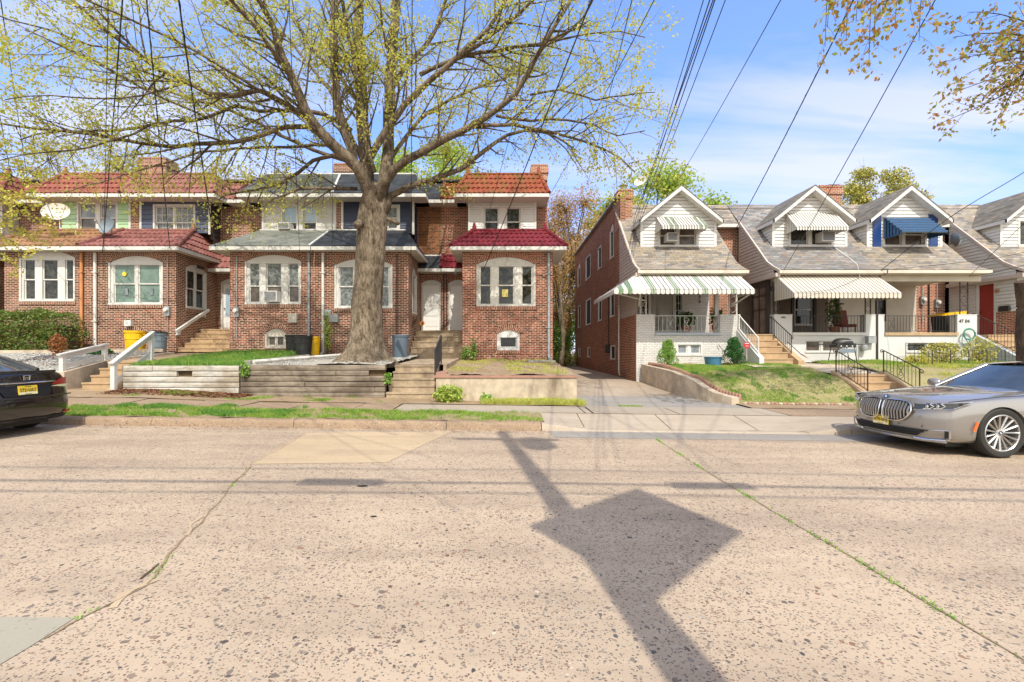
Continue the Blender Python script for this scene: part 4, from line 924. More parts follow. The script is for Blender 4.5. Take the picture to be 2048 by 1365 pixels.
# ================================================================ RIGHT ROW: SLATE ROOFED HOUSES
RP = [(16.95, 4.60), (17.35, 4.80), (17.75, 5.06), (20.9, 8.30)]          # roof profile (y, z)
YP, YW, YD = 17.3, 19.9, 18.5
def rz(y): return plin(RP, y)
def ry(z): return plin([(b, a) for a, b in RP], z)
def awning(parent, xl, xr, yt, zt, yf, zf, pitch, stripes, mat='awn_white', val=.13, hipL=0, yback=None, side_l=True, side_r=True, name='awning', green=()):
    """sheet metal awning: ribbed sloping panels, scalloped valance, closed sides or a hipped left end"""
    mb = MB(); n = max(3, round((xr-xl)/pitch)); w = (xr-xl)/n
    def mi(i): return 0
    A = Vector((xl, yt, zt)); sl = Vector((0, yf-yt, zf-zt)); nn = Vector((0, -(zt-zf), (yt-yf))).normalized()*1.0
    for i in range(n):
        a, b = xl+w*i, xl+w*(i+1); m = mi(i); g = .012
        fa, fb = a-(hipL if False else 0), b
        T = [Vector((a, yt, zt)), Vector((a+g, yt, zt))+nn*.018, Vector((b-g, yt, zt))+nn*.018, Vector((b, yt, zt))]
        Bo = [p+sl for p in T]
        for k in range(3): mb.poly([T[k], T[k+1], Bo[k+1], Bo[k]], mi=m)
        mb.poly([T[3]+nn*.02+Vector((-g*1.5, 0, 0)), T[3]+nn*.02+Vector((g*1.5, 0, 0)), Bo[3]+nn*.02+Vector((g*1.5, 0, 0)), Bo[3]+nn*.02+Vector((-g*1.5, 0, 0))], mi=2) if i < n-1 else None
        if i in green:
            u0, u1 = lerp(a, b, .26), lerp(a, b, .74); o_ = nn*.022; mb.poly([Vector((u0, yt, zt))+o_, Vector((u1, yt, zt))+o_, Vector((u1, yt, zt))+sl+o_, Vector((u0, yt, zt))+sl+o_], mi=1); mb.poly([(u0, yf-.005, zf+.02), (u0, yf-.005, zf-val-.02), (u1, yf-.005, zf-val-.02), (u1, yf-.005, zf+.02)], mi=1)
        q = []
        for k in range(7): t = k/6; q.append((lerp(a+g, b-g, t), zf-val-.03*math.sin(math.pi*t)))
        mb.poly([(a+g, yf, zf+.02)]+[(x, yf, z) for x, z in q]+[(b-g, yf, zf+.02)], mi=m)
        mb.poly([(b-g, yf-.004, zf+.01), (b-g, yf-.004, zf-val), (b+g, yf-.004, zf-val), (b+g, yf-.004, zf+.01)], mi=2)
    mb.poly([(xl, yt, zt-.03), (xr, yt, zt-.03), (xr, yf, zf-.03), (xl, yf, zf-.03)])
    if hipL:
        # triangular front hip + side slope panels
        xo = xl-hipL; m2 = max(2, round(hipL/pitch))
        for i in range(m2):
            a, b = xo+hipL*i/m2, xo+hipL*(i+1)/m2; ta, tb = i/m2, (i+1)/m2
            Ta = Vector((a, yf, zf)).lerp(Vector((xl, yf+(yt-yf), zt)), 0); 
            pa, pb = Vector((xo, yf, zf)).lerp(Vector((xl, yt, zt)), ta), Vector((xo, yf, zf)).lerp(Vector((xl, yt, zt)), tb)
            mb.poly([(a, yf, zf), (b, yf, zf), pb, pa], mi=1 if i in (1, 3) else 0)
            mb.poly([(a, yf, zf+.02), (a, yf, zf-val), ((a+b)/2, yf, zf-val-.03), (b, yf, zf-val), (b, yf, zf+.02)], mi=1 if i in (1, 3) else 0)
            mb.poly([(b-.008, yf-.003, zf), (b+.008, yf-.003, zf), pb+Vector((.008, -.003, .003)), pb+Vector((-.008, -.003, .003))], mi=2)
        m3 = max(3, round((yback-yf)/pitch))
        for i in range(m3):
            a, b = lerp(yf, yback, i/m3), lerp(yf, yback, (i+1)/m3)
            def top(y): return Vector((xl, max(y, yt), zt)) if y >= yt else Vector((xo, yf, zf)).lerp(Vector((xl, yt, zt)), (y-yf)/(yt-yf))
            mb.poly([(xo, a, zf), (xo, b, zf), top(b), top(a)])
            mb.poly([(xo, a, zf), (xo, a, zf-val), (xo, (a+b)/2, zf-val-.03), (xo, b, zf-val), (xo, b, zf)])
            mb.poly([Vector((xo, b-.01, zf+.004)), Vector((xo, b+.01, zf+.004)), top(b)+Vector((0, .01, .004)), top(b)+Vector((0, -.01, .004))], mi=2)
    for x, on in ((xl, side_l and not hipL), (xr, side_r)):
        if not on: continue
        k = max(2, round((yt-yf)/pitch)); s = -1 if x == xl else 1
        for i in range(k):
            a, b = lerp(yf, yt, i/k), lerp(yf, yt, (i+1)/k); g = .01
            mb.poly([(x+s*.005, a+g, zf-val), (x+s*.005, b-g, zf-val), (x+s*.005, b-g, lerp(zf, zt, (i+1)/k)), (x+s*.005, a+g, lerp(zf, zt, i/k))])
            mb.poly([(x, b-g, zf-val), (x, b+g, zf-val), (x, b+g, lerp(zf, zt, (i+1)/k)), (x, b-g, lerp(zf, zt, (i+1)/k))], mi=2)
    return mb.build(name, [M[mat], M['awn_green'], M['awn_line']], parent)
def slate_face(mb, x0, x1, pts, mi=0, dz=.03):
    L = 0
    for (ya, za), (yb, zb) in zip(pts, pts[1:]):
        l = math.hypot(yb-ya, zb-za); mb.poly([(x0, ya, za+dz), (x1, ya, za+dz), (x1, yb, zb+dz), (x0, yb, zb+dz)], uv=[(x0, L), (x1, L), (x1, L+l), (x0, L+l)], mi=mi); L += l
def dormer(parent, xa, xb, smat='white_clean', roofmat='slate_dark', win=None, shutters=None, glassm='glass_brown'):
    xc = (xa+xb)/2; z0 = rz(YD)-.02; ze = 7.0; zr = 8.22; yf = YD-.36; ov = .13; sl_ = (zr-ze)/((xb-xa)/2+.0)
    w = MB(); half = (xb-xa)/2; zpk = ze-.1+half*.80
    def clip(z): 
        if z <= ze-.1: return (xa, xb)
        k = (z-(ze-.1))/.80; return (xa+k, xb-k)
    holes = [win] if win else []
    wall(w, front(YD), xa, xb, z0, zpk, holes, lap=(.135, .03), rev=.1, clip=clip)
    for x, fr in ((xa, Fr(xa, 20.3, 0, -1)), (xb, Fr(xb, YD, 0, 1))):
        # cheek: clipped by the main slope
        k = z0; 
        while k < ze-.02:
            t = min(k+.135, ze-.02); ya, yb_ = ry(k), ry(t); s = -1 if x == xa else 1
            w.poly([(x+s*.028, YD, k), (x+s*.028, max(YD, ya), k), (x, max(YD, yb_), t), (x, YD, t)]); w.poly([(x, YD, k), (x, max(YD, ya), k), (x+s*.028, max(YD, ya), k), (x+s*.028, YD, k)]); k = t
    d = w.build('dormer', M[smat], parent)
    tr = MB()
    for x in (xa+.02, xb-.02): fbox(tr, front(YD), x-.05, x+.05, .01, .03, z0, ze-.1)
    xo = half+.16; zlo = zr-.82*xo
    for s in (-1, 1):
        a = Vector((xc+s*xo, yf, zlo)); b = Vector((xc, yf, zr))
        tr.prism([a+Vector((0, 0, -.17)), a, b, b+Vector((0, 0, -.2))], (0, .04, 0))
        tr.prism([a+Vector((0, 0, -.15)), a+Vector((0, 0, -.01)), Vector((xc+s*xo, ry(zlo)+.1, zlo-.01)), Vector((xc+s*xo, ry(zlo)+.1, zlo-.15))], (-s*.04, 0, 0))
        so_ = [a+Vector((-s*.02, .03, -.15)), b+Vector((0, .03, -.18)), b+Vector((0, .4, -.18)), a+Vector((-s*.02, .4, -.15))]
        tr.poly(so_)
    tr.build('bargeboard', M['white_clean'], d)
    r = MB()
    for s in (-1, 1):
        A = Vector((xc+s*xo, yf-.02, zlo+.01)); A1 = Vector((xc+s*xo, ry(zlo)-.02, zlo+.01)); B = Vector((xc, yf-.02, zr+.01)); B1 = Vector((xc, ry(zr), zr+.01)); L = math.hypot(xo, zr-zlo)
        r.poly([A, A1, B1, B], uv=[(A.y, 0), (A1.y, 0), (B1.y, L), (B.y, L)])
        r.poly([A, B, B+Vector((0, 0, -.03)), A+Vector((0, 0, -.03))])
    r.build('dormer_roof', M[roofmat], d)
    if win: window(d, front(YD), *win[:4], [(.04, .45), (.53, .96)], glass=glassm, rail=.45 if glassm != 'glass' else None, case=.08, rev=.1, proud=.02)
    if shutters:
        for a, b, c, e in shutters:
            s = MB(); fbox(s, front(YD), a, b, .015, .045, c, e)
            for k in range(2):
                zz0, zz1 = lerp(c, e, .06+k*.48), lerp(c, e, .46+k*.48)
                fbox(s, front(YD), a+.05, b-.05, .045, .052, zz0, zz1)
            s.build('shutter', M['royal'], d)
    return d
def sq_post(mb, x, y, z0, z1, r=.018): mb.box(x-r, x+r, y-r, y+r, z0, z1)
def scroll(mb, c, u, w, h, r=.007):
    """heart-like wrought iron scroll panel centred on c in the plane (u, z)"""
    c = Vector(c); u = Vector(u)
    for s in (-1, 1):
        for v in (-1, 1):
            pts = [c+u*(s*w*.5*math.sin(t*math.pi*1.15))*(1-.25*t)+Vector((0, 0, v*h*.5*(1-t))) for t in frange(0, 1, 8)]
            mb.tube(pts, r, 4, cap=False)
    for v in (-.18, .18):
        pts = [c+u*(w*.28*math.cos(a))+Vector((0, 0, v*h+w*.28*math.sin(a))) for a in frange(0, 2*math.pi, 8)]; mb.tube(pts, r, 4, cap=False)
def railing(parent, p, q, hgt, mat, name='railing', step=.13, scrolls=(), r=.01, top=.022, posts=True):
    """flat panel rail between base points p and q"""
    p = Vector(p); q = Vector(q); up = Vector((0, 0, 1)); mb = MB(); L = (q-p).length; u = (q-p).normalized()
    mb.bar(p+up*hgt, q+up*hgt, top*1.6, top); mb.bar(p+up*.08, q+up*.08, top*1.2, top*.8)
    n = max(2, round(L/step)); dead = set()
    for f in scrolls: dead.add(round(f*n))
    for i in range(n+1):
        b = p.lerp(q, i/n)
        if i in dead: continue
        mb.tube([b+up*.08, b+up*hgt], r, 4, cap=False)
    if posts:
        for b in (p, q): mb.tube([b, b+up*(hgt+.03)], r*1.7, 4)
    r_ = mb.build(name, M[mat], parent)
    for f in scrolls:
        s = MB(); scroll(s, p.lerp(q, f)+up*(hgt*.54), Vector((u.x, u.y, 0)).normalized(), .2, hgt*.75); s.build('scrollwork', M[mat], r_)
    return r_
def iron_post(parent, x, y, z0, z1, w=.24, mat='black_metal', along=(1, 0)):
    mb = MB(); u = Vector((along[0], along[1], 0))
    for s in (-.5, .5): c = Vector((x, y, 0))+u*(w*s); mb.tube([c+Vector((0, 0, z0)), c+Vector((0, 0, z1))], .028, 4)
    z = z0+.08
    while z < z1-.2:
        for s in (-1, 1): mb.tube([Vector((x, y, z+k*.06))+u*(s*w*.42*math.sin(math.pi*k/5)) for k in range(6)], .007, 4, cap=False)
        mb.tube([Vector((x, y, z+.3))+u*(-w*.5), Vector((x, y, z+.3))+u*(w*.5)], .006, 4, cap=False); z += .34
    return mb.build('porch_post', M[mat], parent)
def gambrel(t, x0, x1, roofmat, sideL=None, sideR=False, lowfill=True):
    r = MB(); slate_face(r, x0, x1, RP); r.build('roof', M[roofmat], t)
    g = MB(); g.box(x0-.02, x1+.02, 16.85, 16.97, 4.47, 4.59); g.build('gutter', M['cream'], t)
    b = MB(); b.box(x0+.05, x1-.05, 17.2, 17.36, 4.22, 4.5); b.box(x0+.05, x1-.05, 16.97, 17.2, 4.44, 4.47); b.build('porch_beam', M['cream'], t)
    c = MB(); c.poly([(x0+.05, 17.36, 4.42), (x1-.05, 17.36, 4.42), (x1-.05, YW, 4.42), (x0+.05, YW, 4.42)]); c.build('porch_ceiling', M['cream'], t)
def side_triangle(t, x, mat, y1=YW, brick_z=None, s=-1, name='side_siding', lower=None, holes=()):
    """clapboards on the side of the porch roof, facing -x, from the recess wall to the slope"""
    mb = MB(); z = 4.5
    while z < rz(y1):
        za = min(z+.135, rz(y1)); ya, yb = max(YP, ry(z)), max(YP, ry(za))
        mb.poly([(x-.028, min(ya, y1), z), (x-.028, y1, z), (x, y1, za), (x, min(yb, y1), za)]); mb.poly([(x, ya, z), (x, y1, z), (x-.028, y1, z), (x-.028, ya, z)]); z = za
    o = mb.build(name, M[mat], t)
    tr = MB()
    for (ya, za), (yb, zb) in zip(RP, RP[1:]):
        if ya < y1: tr.bar((x-.02, ya, za-.02), (x-.02, min(yb, y1), rz(min(yb, y1))-.02), .06, .1)
    tr.box(x-.16, x+.02, 16.95, y1, 4.36, 4.5); tr.build('rake_trim', M['pink_beige'], o)
    return o
def porch_front(t, x0, x1, pl, pr, zg, ztop=2.95, zsill=2.2, matw='brick_painted', sill='porch_grey', holes=(), left=True):
    """raised porch: masonry front wall with two parapet pillars and a sill between"""
    w = MB(); wall(w, front(YP), x0, x1, zg, zsill, holes, rev=.12)
    wall(w, Fr(x1, YP, 0, 1), 0, YW-YP, zg, zsill)
    if left: wall(w, Fr(x0, YW, 0, -1), 0, YW-YP, zg, zsill)
    b = w.build('porch_wall', M[matw], t)
    for a, c in (pl, pr):
        p = MB(); p.box(a, c, YP, YP+.3, zsill, ztop, skip='b'); p.box(a-.01, c+.01, YP-.01, YP+.31, ztop, ztop+.03); p.build('porch_pillar', M[matw], t)
    s = MB(); s.box(pl[1], pr[0], YP-.05, YP+.28, zsill-.02, zsill+.09); s.build('porch_sill', M[sill], t)
    f = MB(); f.box(x0+.05, x1-.05, YP+.02, YW, zsill-.1, zsill); f.build('porch_floor', M['concrete_grey'], t)

# ---- house A: green-striped awning
t = thing('slate_roof_house', 'slate roofed house beside the driveway, green and white striped porch awning', 'row house', (7.0, 17.3, 1.0)); HA = t
def sideY(px): return 5.1*F/(px-CX)
S = lambda px: 32.4-sideY(px)                   # s along the side wall frame
fs = Fr(5.1, 32.4, 0, -1); hs = []
def sw(pa, pb, z0, z1, rise=0): hs.append((S(pa), S(pb), z0, z1, rise))
sw(1219.8, 1227, 5.96, 7.3, .3); sw(1196, 1203, 5.96, 7.15); sw(1171.5, 1181, 5.96, 7.35); sw(1155.4, 1160.4, 5.96, 7.3, .3)
sw(1220.5, 1229, 3.2, 4.3); sw(1196.5, 1203.5, 3.2, 4.5); sw(1171.8, 1181.5, 3.2, 4.75); sw(1156, 1160.8, 3.2, 4.7)
sw(1221, 1230.5, 1.2, 1.87); sw(1175.2, 1180.5, 1.25, 1.85); sw(1157, 1161, 1.25, 1.85)
w = MB(); wall(w, fs, 0, 32.4-YW, .2, 8.39, hs); w.poly([(5.1, YW, .2), (5.1, YW, 8.39), (5.1+.01, YW, 8.39), (5.1+.01, YW, .2)])
wall(w, front(YW), 5.1, 5.35, 4.4, 8.39); w.build('side_wall', M['brick_dark'], t)
for h in hs: window(t, fs, h[0], h[1], h[2], h[3], [(.05, .95)], h[4], glass='glass_dark', rail=.5, frame='white', case=.06)
w = MB(); w.bar((5.1, 20.0, 8.42), (5.1, 32.4, 8.42), .3, .07); w.build('parapet_coping', M['grey_metal'], t)
w = MB(); w.box(5.03, 5.045, YP-.012, YW, .3, 2.97); w.build('porch_side_wall', M['brick_dark'], t)
w = MB(); wall(w, Fr(5.1, YW, 0, -1), 0, YW-YP, 2.95, 4.5, lap=(.135, .028)); w.build('porch_side_siding', M['pink_beige'], t)
b = MB(); b.box(5.15, 14.1, 20.6, 32, 0, 8.05, skip='f'); b.build('flat_roof', M['shingle_black'], t)
gambrel(t, 5.0, 9.08, 'slate')
side_triangle(t, 5.08, 'pink_beige')
bw = [(PX(1352, YP), PX(1405, YP), PZ(712, YP), PZ(686, YP))]
porch_front(t, 5.05, 9.0, (5.05, 5.76), (8.24, 9.0), .35, holes=bw, left=False)
window(t, front(YP), *bw[0], [(.03, .44), (.55, .97)], glass='glass_blind', rail=None, case=.07, frame='white_clean')
railing(t, (5.76, YP+.1, 2.27), (8.24, YP+.1, 2.27), .66, 'white_metal', 'porch_railing', .16, (.25, .5, .95))
iron_post(t, 5.35, YP+.12, 2.97, 4.25, .22, 'white_metal'); iron_post(t, 8.78, YP+.12, 2.97, 4.25, .3, 'white_metal')
m_ = MB(); m_.box(8.28, 8.42, YP+.5, YP+.64, 2.25, 4.42); m_.build('porch_column', M['white'], t); m_ = MB(); m_.box(5.9, 6.0, YP+1.2, YP+1.3, 2.2, 4.42); m_.build('porch_column', M['white'], t)
# back wall of the porch
bk = MB(); dX = (PX(1308, YW), PX(1349, YW)); wx = (PX(1349, YW)+.02, PX(1366, YW)); wl_ = (PX(1282, YW), PX(1301, YW))
wall(bk, front(YW), 5.1, 9.0, 2.2, 4.45, [(dX[0], dX[1], 2.22, 4.3), (wx[0], wx[1], 2.3, 4.1), (wl_[0], wl_[1], 2.4, 4.1)]); bk.build('porch_back_wall', M['brick_painted'], t)
door(t, front(YW), dX[0], dX[1], 2.22, 4.3, 'white', 'white', panels=0, name='security_door')
m_ = MB()
for k in range(9): x = lerp(dX[0]+.12, dX[1]-.12, k/8); m_.tube([(x, YW+.03, 2.3), (x, YW+.03, 4.2)], .008, 4, cap=False)
for zc in (2.6, 3.0, 3.4, 3.85): scroll(m_, (lerp(dX[0], dX[1], .22), YW+.02, zc), (1, 0, 0), .14, .32); scroll(m_, (lerp(dX[0], dX[1], .78), YW+.02, zc), (1, 0, 0), .14, .32)
m_.build('security_grille', M['white_metal'], t)
window(t, front(YW), wx[0], wx[1], 2.3, 4.1, [(.05, .95)], glass='glass_dark', rail=None, muntin=(2, 5), case=.03)
window(t, front(YW), wl_[0], wl_[1], 2.4, 4.1, [(.05, .95)], glass='glass_dark', rail=None, muntin=(2, 5), case=.03)
# recess between A and B
rw = MB(); wall(rw, front(20.2), 8.9, 10.45, 1.0, 7.2); rw.build('recess_wall', M['brick_right'], t)
m_ = MB(); slate_face(m_, 9.0, 10.35, [(19.85, 7.12), (20.9, 8.28)]); m_.build('recess_roof', M['slate'], t)
m_ = MB(); m_.box(9.0, 10.3, 19.82, 19.9, 7.0, 7.14); m_.poly([(9, 19.9, 7.02), (10.3, 19.9, 7.02), (10.3, 20.2, 7.02), (9, 20.2, 7.02)]); m_.build('fascia', M['white'], t)
dormer(t, 5.59, 8.62, win=(PX(1316, YD), PX(1396, YD), 5.82, 6.85), glassm='glass_brown')
awning(t, 6.19, 7.98, YD-.02, 7.03, 17.75, 6.46, .105, 0, green=(3, 5, 14, 16), val=.09, name='window_awning')
awning(t, 5.03, 8.84, 17.2, 4.5, 16.0, 3.74, .165, 0, green=(1, 6, 12, 18), hipL=1.14, yback=19.6, val=.13)
m_ = MB()
for x in (5.15, 8.7): m_.tube([(x, YP+.05, 3.3), (x-(.3 if x < 6 else -.1), 16.06, 3.66)], .028, 5)
m_.tube([(5.4, YP, 3.5), (4.0, 16.3, 3.66)], .028, 5); m_.build('awning_brace', M['white_metal'], t)
chimney(t, PX(1237, 20.1), PX(1264, 20.1), 20.05, 20.75, 7.0, PZ(383, 20.1), 'brick_right')
downspout(t, 5.03, 19.8, .55, 4.3, 'white', .045, .12)
m_ = MB(); m_.tube([(5.05, 21.9, 4.6), (5.05, 21.9, 1.9)], .02, 5); m_.tube([(5.05, 21.9, 2.9), (5.02, 22.9, 2.5), (5.02, 23.2, 2.0), (5.03, 22.5, 1.5)], .008, 5); m_.box(4.9, 5.1, 21.8, 22.0, 1.5, 1.9); m_.build('gas_meter', M['black_metal'], t)
m_ = text_mesh('1\n0\n9', .21, Matrix.Translation((PX(1399, YW), YW-.02, 3.95)) @ Matrix.Rotation(R(90), 4, 'X')); m_.build('house_number', M['black_metal'], t)

# ---- house B: cream striped awning
t = thing('slate_roof_house', 'slate roofed house with cream ribbed porch awning and a barbecue before it', 'row house', (12.2, 17.3, 1.0)); HB = t
gambrel(t, 10.25, 14.22, 'slate_blue')
bw = [(PX(1610, YP), PX(1692, YP), PZ(706, YP), PZ(680, YP))]
porch_front(t, 10.3, 14.2, (10.3, 10.98), (13.78, 14.2), .75, holes=bw, matw='stone_white', sill='white')
window(t, front(YP), *bw[0], [(.0, .4), (.44, .99)], glass='glass_brown', rail=None, case=.04)
side_triangle(t, 10.3, 'pink_beige')
railing(t, (10.98, YP+.1, 2.27), (13.78, YP+.1, 2.27), .66, 'black_metal', 'porch_railing', .12, ())
for x in (10.42, 13.95): iron_post(t, x, YP+.12, 2.97, 4.25, .2)
m_ = MB()
for x in (11.85, 12.75, 13.7): m_.box(x-.05, x+.05, YP+1.3, YP+1.4, 2.2, 4.42)
m_.box(14.16, 14.22, YP-.04, YP+.02, .85, 3.6); m_.build('porch_column', M['black_metal'], t)
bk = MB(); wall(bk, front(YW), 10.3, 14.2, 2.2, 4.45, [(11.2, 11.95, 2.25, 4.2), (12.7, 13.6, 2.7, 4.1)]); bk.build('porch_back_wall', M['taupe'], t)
door(t, front(YW), 11.2, 11.95, 2.25, 4.2, 'cream', 'white', panels=4); window(t, front(YW), 12.7, 13.6, 2.7, 4.1, [(.05, .95)], glass='glass_dark')
# dark screen door and frame in the side of the porch
m_ = MB()
for ya, yb in ((17.62, 17.74), (18.75, 18.87)): m_.box(10.22, 10.34, ya, yb, 2.2, 4.36)
m_.box(10.24, 10.32, 17.74, 18.75, 4.2, 4.36); fr2 = m_.build('side_door_frame', M['black_metal'], t)
m_ = MB(); m_.box(10.26, 10.30, 17.76, 18.73, 2.25, 4.18); d_ = m_.build('side_door', M['glass_brown'], t)
m_ = MB()
for z in (2.25, 3.2, 3.75, 4.1): m_.box(10.24, 10.262, 17.76, 18.73, z, z+.07)
for y in (17.76, 18.22, 18.68): m_.box(10.24, 10.262, y, y+.06, 2.25, 4.17)
m_.build('screen_bars', M['black_metal'], d_)
dormer(t, 10.94, 13.93, win=(PX(1577, YD), PX(1666, YD), 5.82, 6.85), glassm='glass')
awning(t, 11.44, 13.48, YD-.02, 7.19, 17.75, 6.42, .105, 0, val=.09, name='window_awning')
awning(t, 10.25, 14.05, 17.2, 4.46, 16.05, 3.62, .145, 0, mat='awn_cream', val=.15)
chimney(t, PX(1640, 21.5), PX(1684, 21.5), 21.5, 22.2, 7.5, PZ(374, 21.5), 'brick_right', cap=False)
m_ = MB(); m_.box(PX(1655, 21.8), PX(1676, 21.8), 21.7, 22.0, PZ(372, 21.5), PZ(366, 21.5)); m_.build('chimney_cap', M['black_metal'], t)
m_ = MB(); fbox(m_, front(YP), PX(1729, YP), PX(1744, YP), 0, .2, PZ(687, YP), PZ(673, YP)); o = m_.build('gas_meter_box', M['grey_metal'], t)
m_ = MB(); m_.lathe([(.0, -.14), (.1, -.12), (.12, 0), (.1, .12), (0, .14)], (PX(1723, YP), YP-.12, PZ(695, YP)), 10); m_.tube([(PX(1723, YP), YP-.12, PZ(686, YP)), (PX(1723, YP), YP-.12, PZ(678, YP)), (PX(1734, YP), YP-.1, PZ(678, YP))], .02, 6); m_.tube([(PX(1713, YP), YP-.1, PZ(686, YP)), (PX(1713, YP), YP-.1, .95)], .018, 6); m_.build('gas_meter', M['grey_metal'], t, smooth=50)
m_ = text_mesh('4702', .09, Matrix.Translation((PX(1566, YP), YP-.016, 2.86)) @ Matrix.Rotation(R(90), 4, 'X')); m_.build('house_number', M['black_metal'], t)

# ---- house C: open porch 4704
t = thing('slate_roof_house', 'slate roofed house with blue awning, blue shutters and open porch marked 4704', 'row house', (16.1, 17.3, 1.0)); HC = t
gambrel(t, 14.22, 18.1, 'slate')
bw = [(PX(1812, YP), PX(1905, YP), PZ(706, YP), PZ(684, YP))]
porch_front(t, 14.2, 18.0, (14.2, 14.48), (17.26, 18.0), .75, holes=bw, matw='stone_white', sill='concrete_tan')
window(t, front(YP), *bw[0], [(.02, .46), (.5, .98)], glass='glass', rail=None, case=.05)
railing(t, (14.48, YP+.1, 2.27), (17.26, YP+.1, 2.27), .66, 'black_metal', 'porch_railing', .115, (.13,))
iron_post(t, 17.62, YP+.12, 2.97, 4.25, .3)
bk = MB(); wall(bk, front(YW), 14.2, 18.05, 2.2, 4.45, [(PX(1755, YW)-.1, PX(1772, YW), 2.9, 4.1)]); bk.build('porch_back_wall', M['cream'], t)
window(t, front(YW), PX(1755, YW)-.1, PX(1772, YW), 2.9, 4.1, [(.05, .95)], glass='glass_dark', frame='black_metal', case=.03, muntin=(4, 2))
rw = MB(); wall(rw, front(20.2), 18.0, 19.6, 1.0, 7.2); rw.build('recess_wall', M['brick_right'], t)
m_ = MB(); slate_face(m_, 18.0, 19.55, [(19.85, 7.12), (20.9, 8.28)]); m_.build('recess_roof', M['slate'], t)
m_ = MB(); m_.box(18.0, 19.5, 19.82, 19.9, 7.0, 7.14); m_.poly([(18.1, 19.9, 7.02), (19.5, 19.9, 7.02), (19.5, 20.2, 7.02), (18.1, 20.2, 7.02)]); m_.build('fascia', M['white'], t)
for x, z in ((18.55, 3.85), (19.2, 3.72)): meter(t, front(20.2), x, z, up=4.6)
m_ = MB(); m_.tube([(18.85, 20.15, 4.6), (18.85, 20.15, 2.3)], .025, 6); m_.build('drain_pipe', M['black_metal'], t)
m_ = MB(); c = (PX(1788, 18.0), 18.0, PZ(557, 18.0)); m_.lathe([(.0, -.13), (.1, -.11), (.2, -.04), (.22, 0)], c, 16); lo = m_.build('ceiling_lamp', M['lamp_glass'], t, smooth=60)
m_ = MB(); m_.lathe([(.235, -.02), (.235, .02), (.05, .08), (.05, .16)], c, 16); m_.tube([Vector(c)+Vector((0, 0, -.2)), Vector(c)+Vector((0, 0, -.1))], .012, 6); m_.build('lamp_rim', M['black_metal'], lo)
dormer(t, 14.78, 17.79, roofmat='slate_dark', win=(PX(1765, YD), PX(1853, YD), 5.82, 6.95), glassm='glass_brown',
       shutters=[(PX(1744, YD), PX(1761, YD), PZ(495, YD), PZ(432, YD)), (PX(1856, YD), PX(1874, YD), PZ(493, YD), PZ(430, YD))])
# blue awning of overlapping horizontal slats
m_ = MB(); n = 6
for i in range(n):
    a, b = i/n, (i+1.25)/n; ya, yb = lerp(YD-.02, 17.6, a), lerp(YD-.02, 17.6, min(1, b)); za, zb = lerp(7.0, 6.17, a)-.0, lerp(7.0, 6.17, min(1, b))
    m_.poly([(15.42, ya, za), (17.2, ya, za), (17.2, yb, zb+.09), (15.42, yb, zb+.09)]); m_.poly([(15.42, yb, zb+.09), (17.2, yb, zb+.09), (17.2, yb+.01, zb+.0), (15.42, yb+.01, zb+.0)]); m_.poly([(15.42, yb-.004, zb+.03), (17.2, yb-.004, zb+.03), (17.2, yb-.004, zb-.016), (15.42, yb-.004, zb-.016)], mi=1)
    for x in (15.42, 17.2): m_.poly([(x, lerp(YD, 17.6, a), lerp(6.17, 6.1, a)), (x, lerp(YD, 17.6, min(1, b)), 6.1), (x, yb, zb+.05), (x, ya, za)])
m_.build('window_awning', [M['awn_blue'], M['black_plastic']], t)
b = MB(); b.box(14.2, 22.9, 20.6, 32, 0, 8.05, skip='f'); b.build('flat_roof', M['shingle_black'], t)
m_ = text_mesh('47 04', .19, Matrix.Translation((PX(1928, YP), YP-.018, PZ(643, YP))) @ Matrix.Rotation(R(90), 4, 'X') @ Matrix.Shear('XZ', 4, (0, 0)), font_w=.95); m_.build('house_number', M['black_metal'], t)

# ---- house D: cut by the right edge, red door in its side
t = thing('slate_roof_house', 'rightmost slate roofed house, white clapboards and red front door in its side', 'row house', (21.5, 17.3, 1.0)); HD = t
r = MB(); slate_face(r, 19.45, 27, RP); r.build('roof', M['slate'], t)
g = MB(); g.box(19.4, 27, 16.85, 16.97, 4.47, 4.59); g.build('gutter', M['white'], t)
side_triangle(t, 19.5, 'awn_white')
fs = Fr(19.5, YW, 0, -1); ds = (YW-18.78, YW-18.02)
w = MB(); wall(w, fs, 0, YW-YP, 3.12, 4.45, [(ds[0], ds[1], 2.2, 4.35)], lap=(.135, .028)); wall(w, front(YP), 19.5, 27, 3.12, 4.6, [(20.3, 22, 3.2, 4.3)], lap=(.135, .028)); w.build('siding_wall', M['awn_white'], t)
w = MB(); wall(w, fs, 0, YW-YP, 1.0, 3.12, [(ds[0], ds[1], 2.2, 4.35)]); wall(w, front(YP), 19.5, 27, 1.0, 3.12); w.build('brick_base', M['brick_right'], t)
window(t, front(YP), 20.3, 22, 3.2, 4.3, [(.05, .48), (.52, .95)])
door(t, fs, ds[0], ds[1], 2.2, 4.35, 'red_door', 'white', panels=0, rev=.1)
m_ = MB(); fbox(m_, fs, 2.05, 2.42, 0, .1, PZ(623, 17.6), PZ(612, 17.6)); m_.build('mailbox', M['black_metal'], t)
m_ = MB(); c = fs.p(1.95, .04, PZ(581, 17.8))
for k in range(9): a = k*2*math.pi/9; m_.tube([c, c+Vector((0, .11*math.cos(a), .11*math.sin(a)))], .012, 4)
m_.build('door_ornament', M['leaf_dry'], t)
dormer(t, 20.2, 23.2, win=(PX(2035, YD), PX(2035, YD)+1.7, 5.82, 6.95), glassm='glass')
b = MB(); b.box(22.9, 30, 20.6, 32, 0, 8.05, skip='f'); b.build('flat_roof', M['shingle_black'], t)
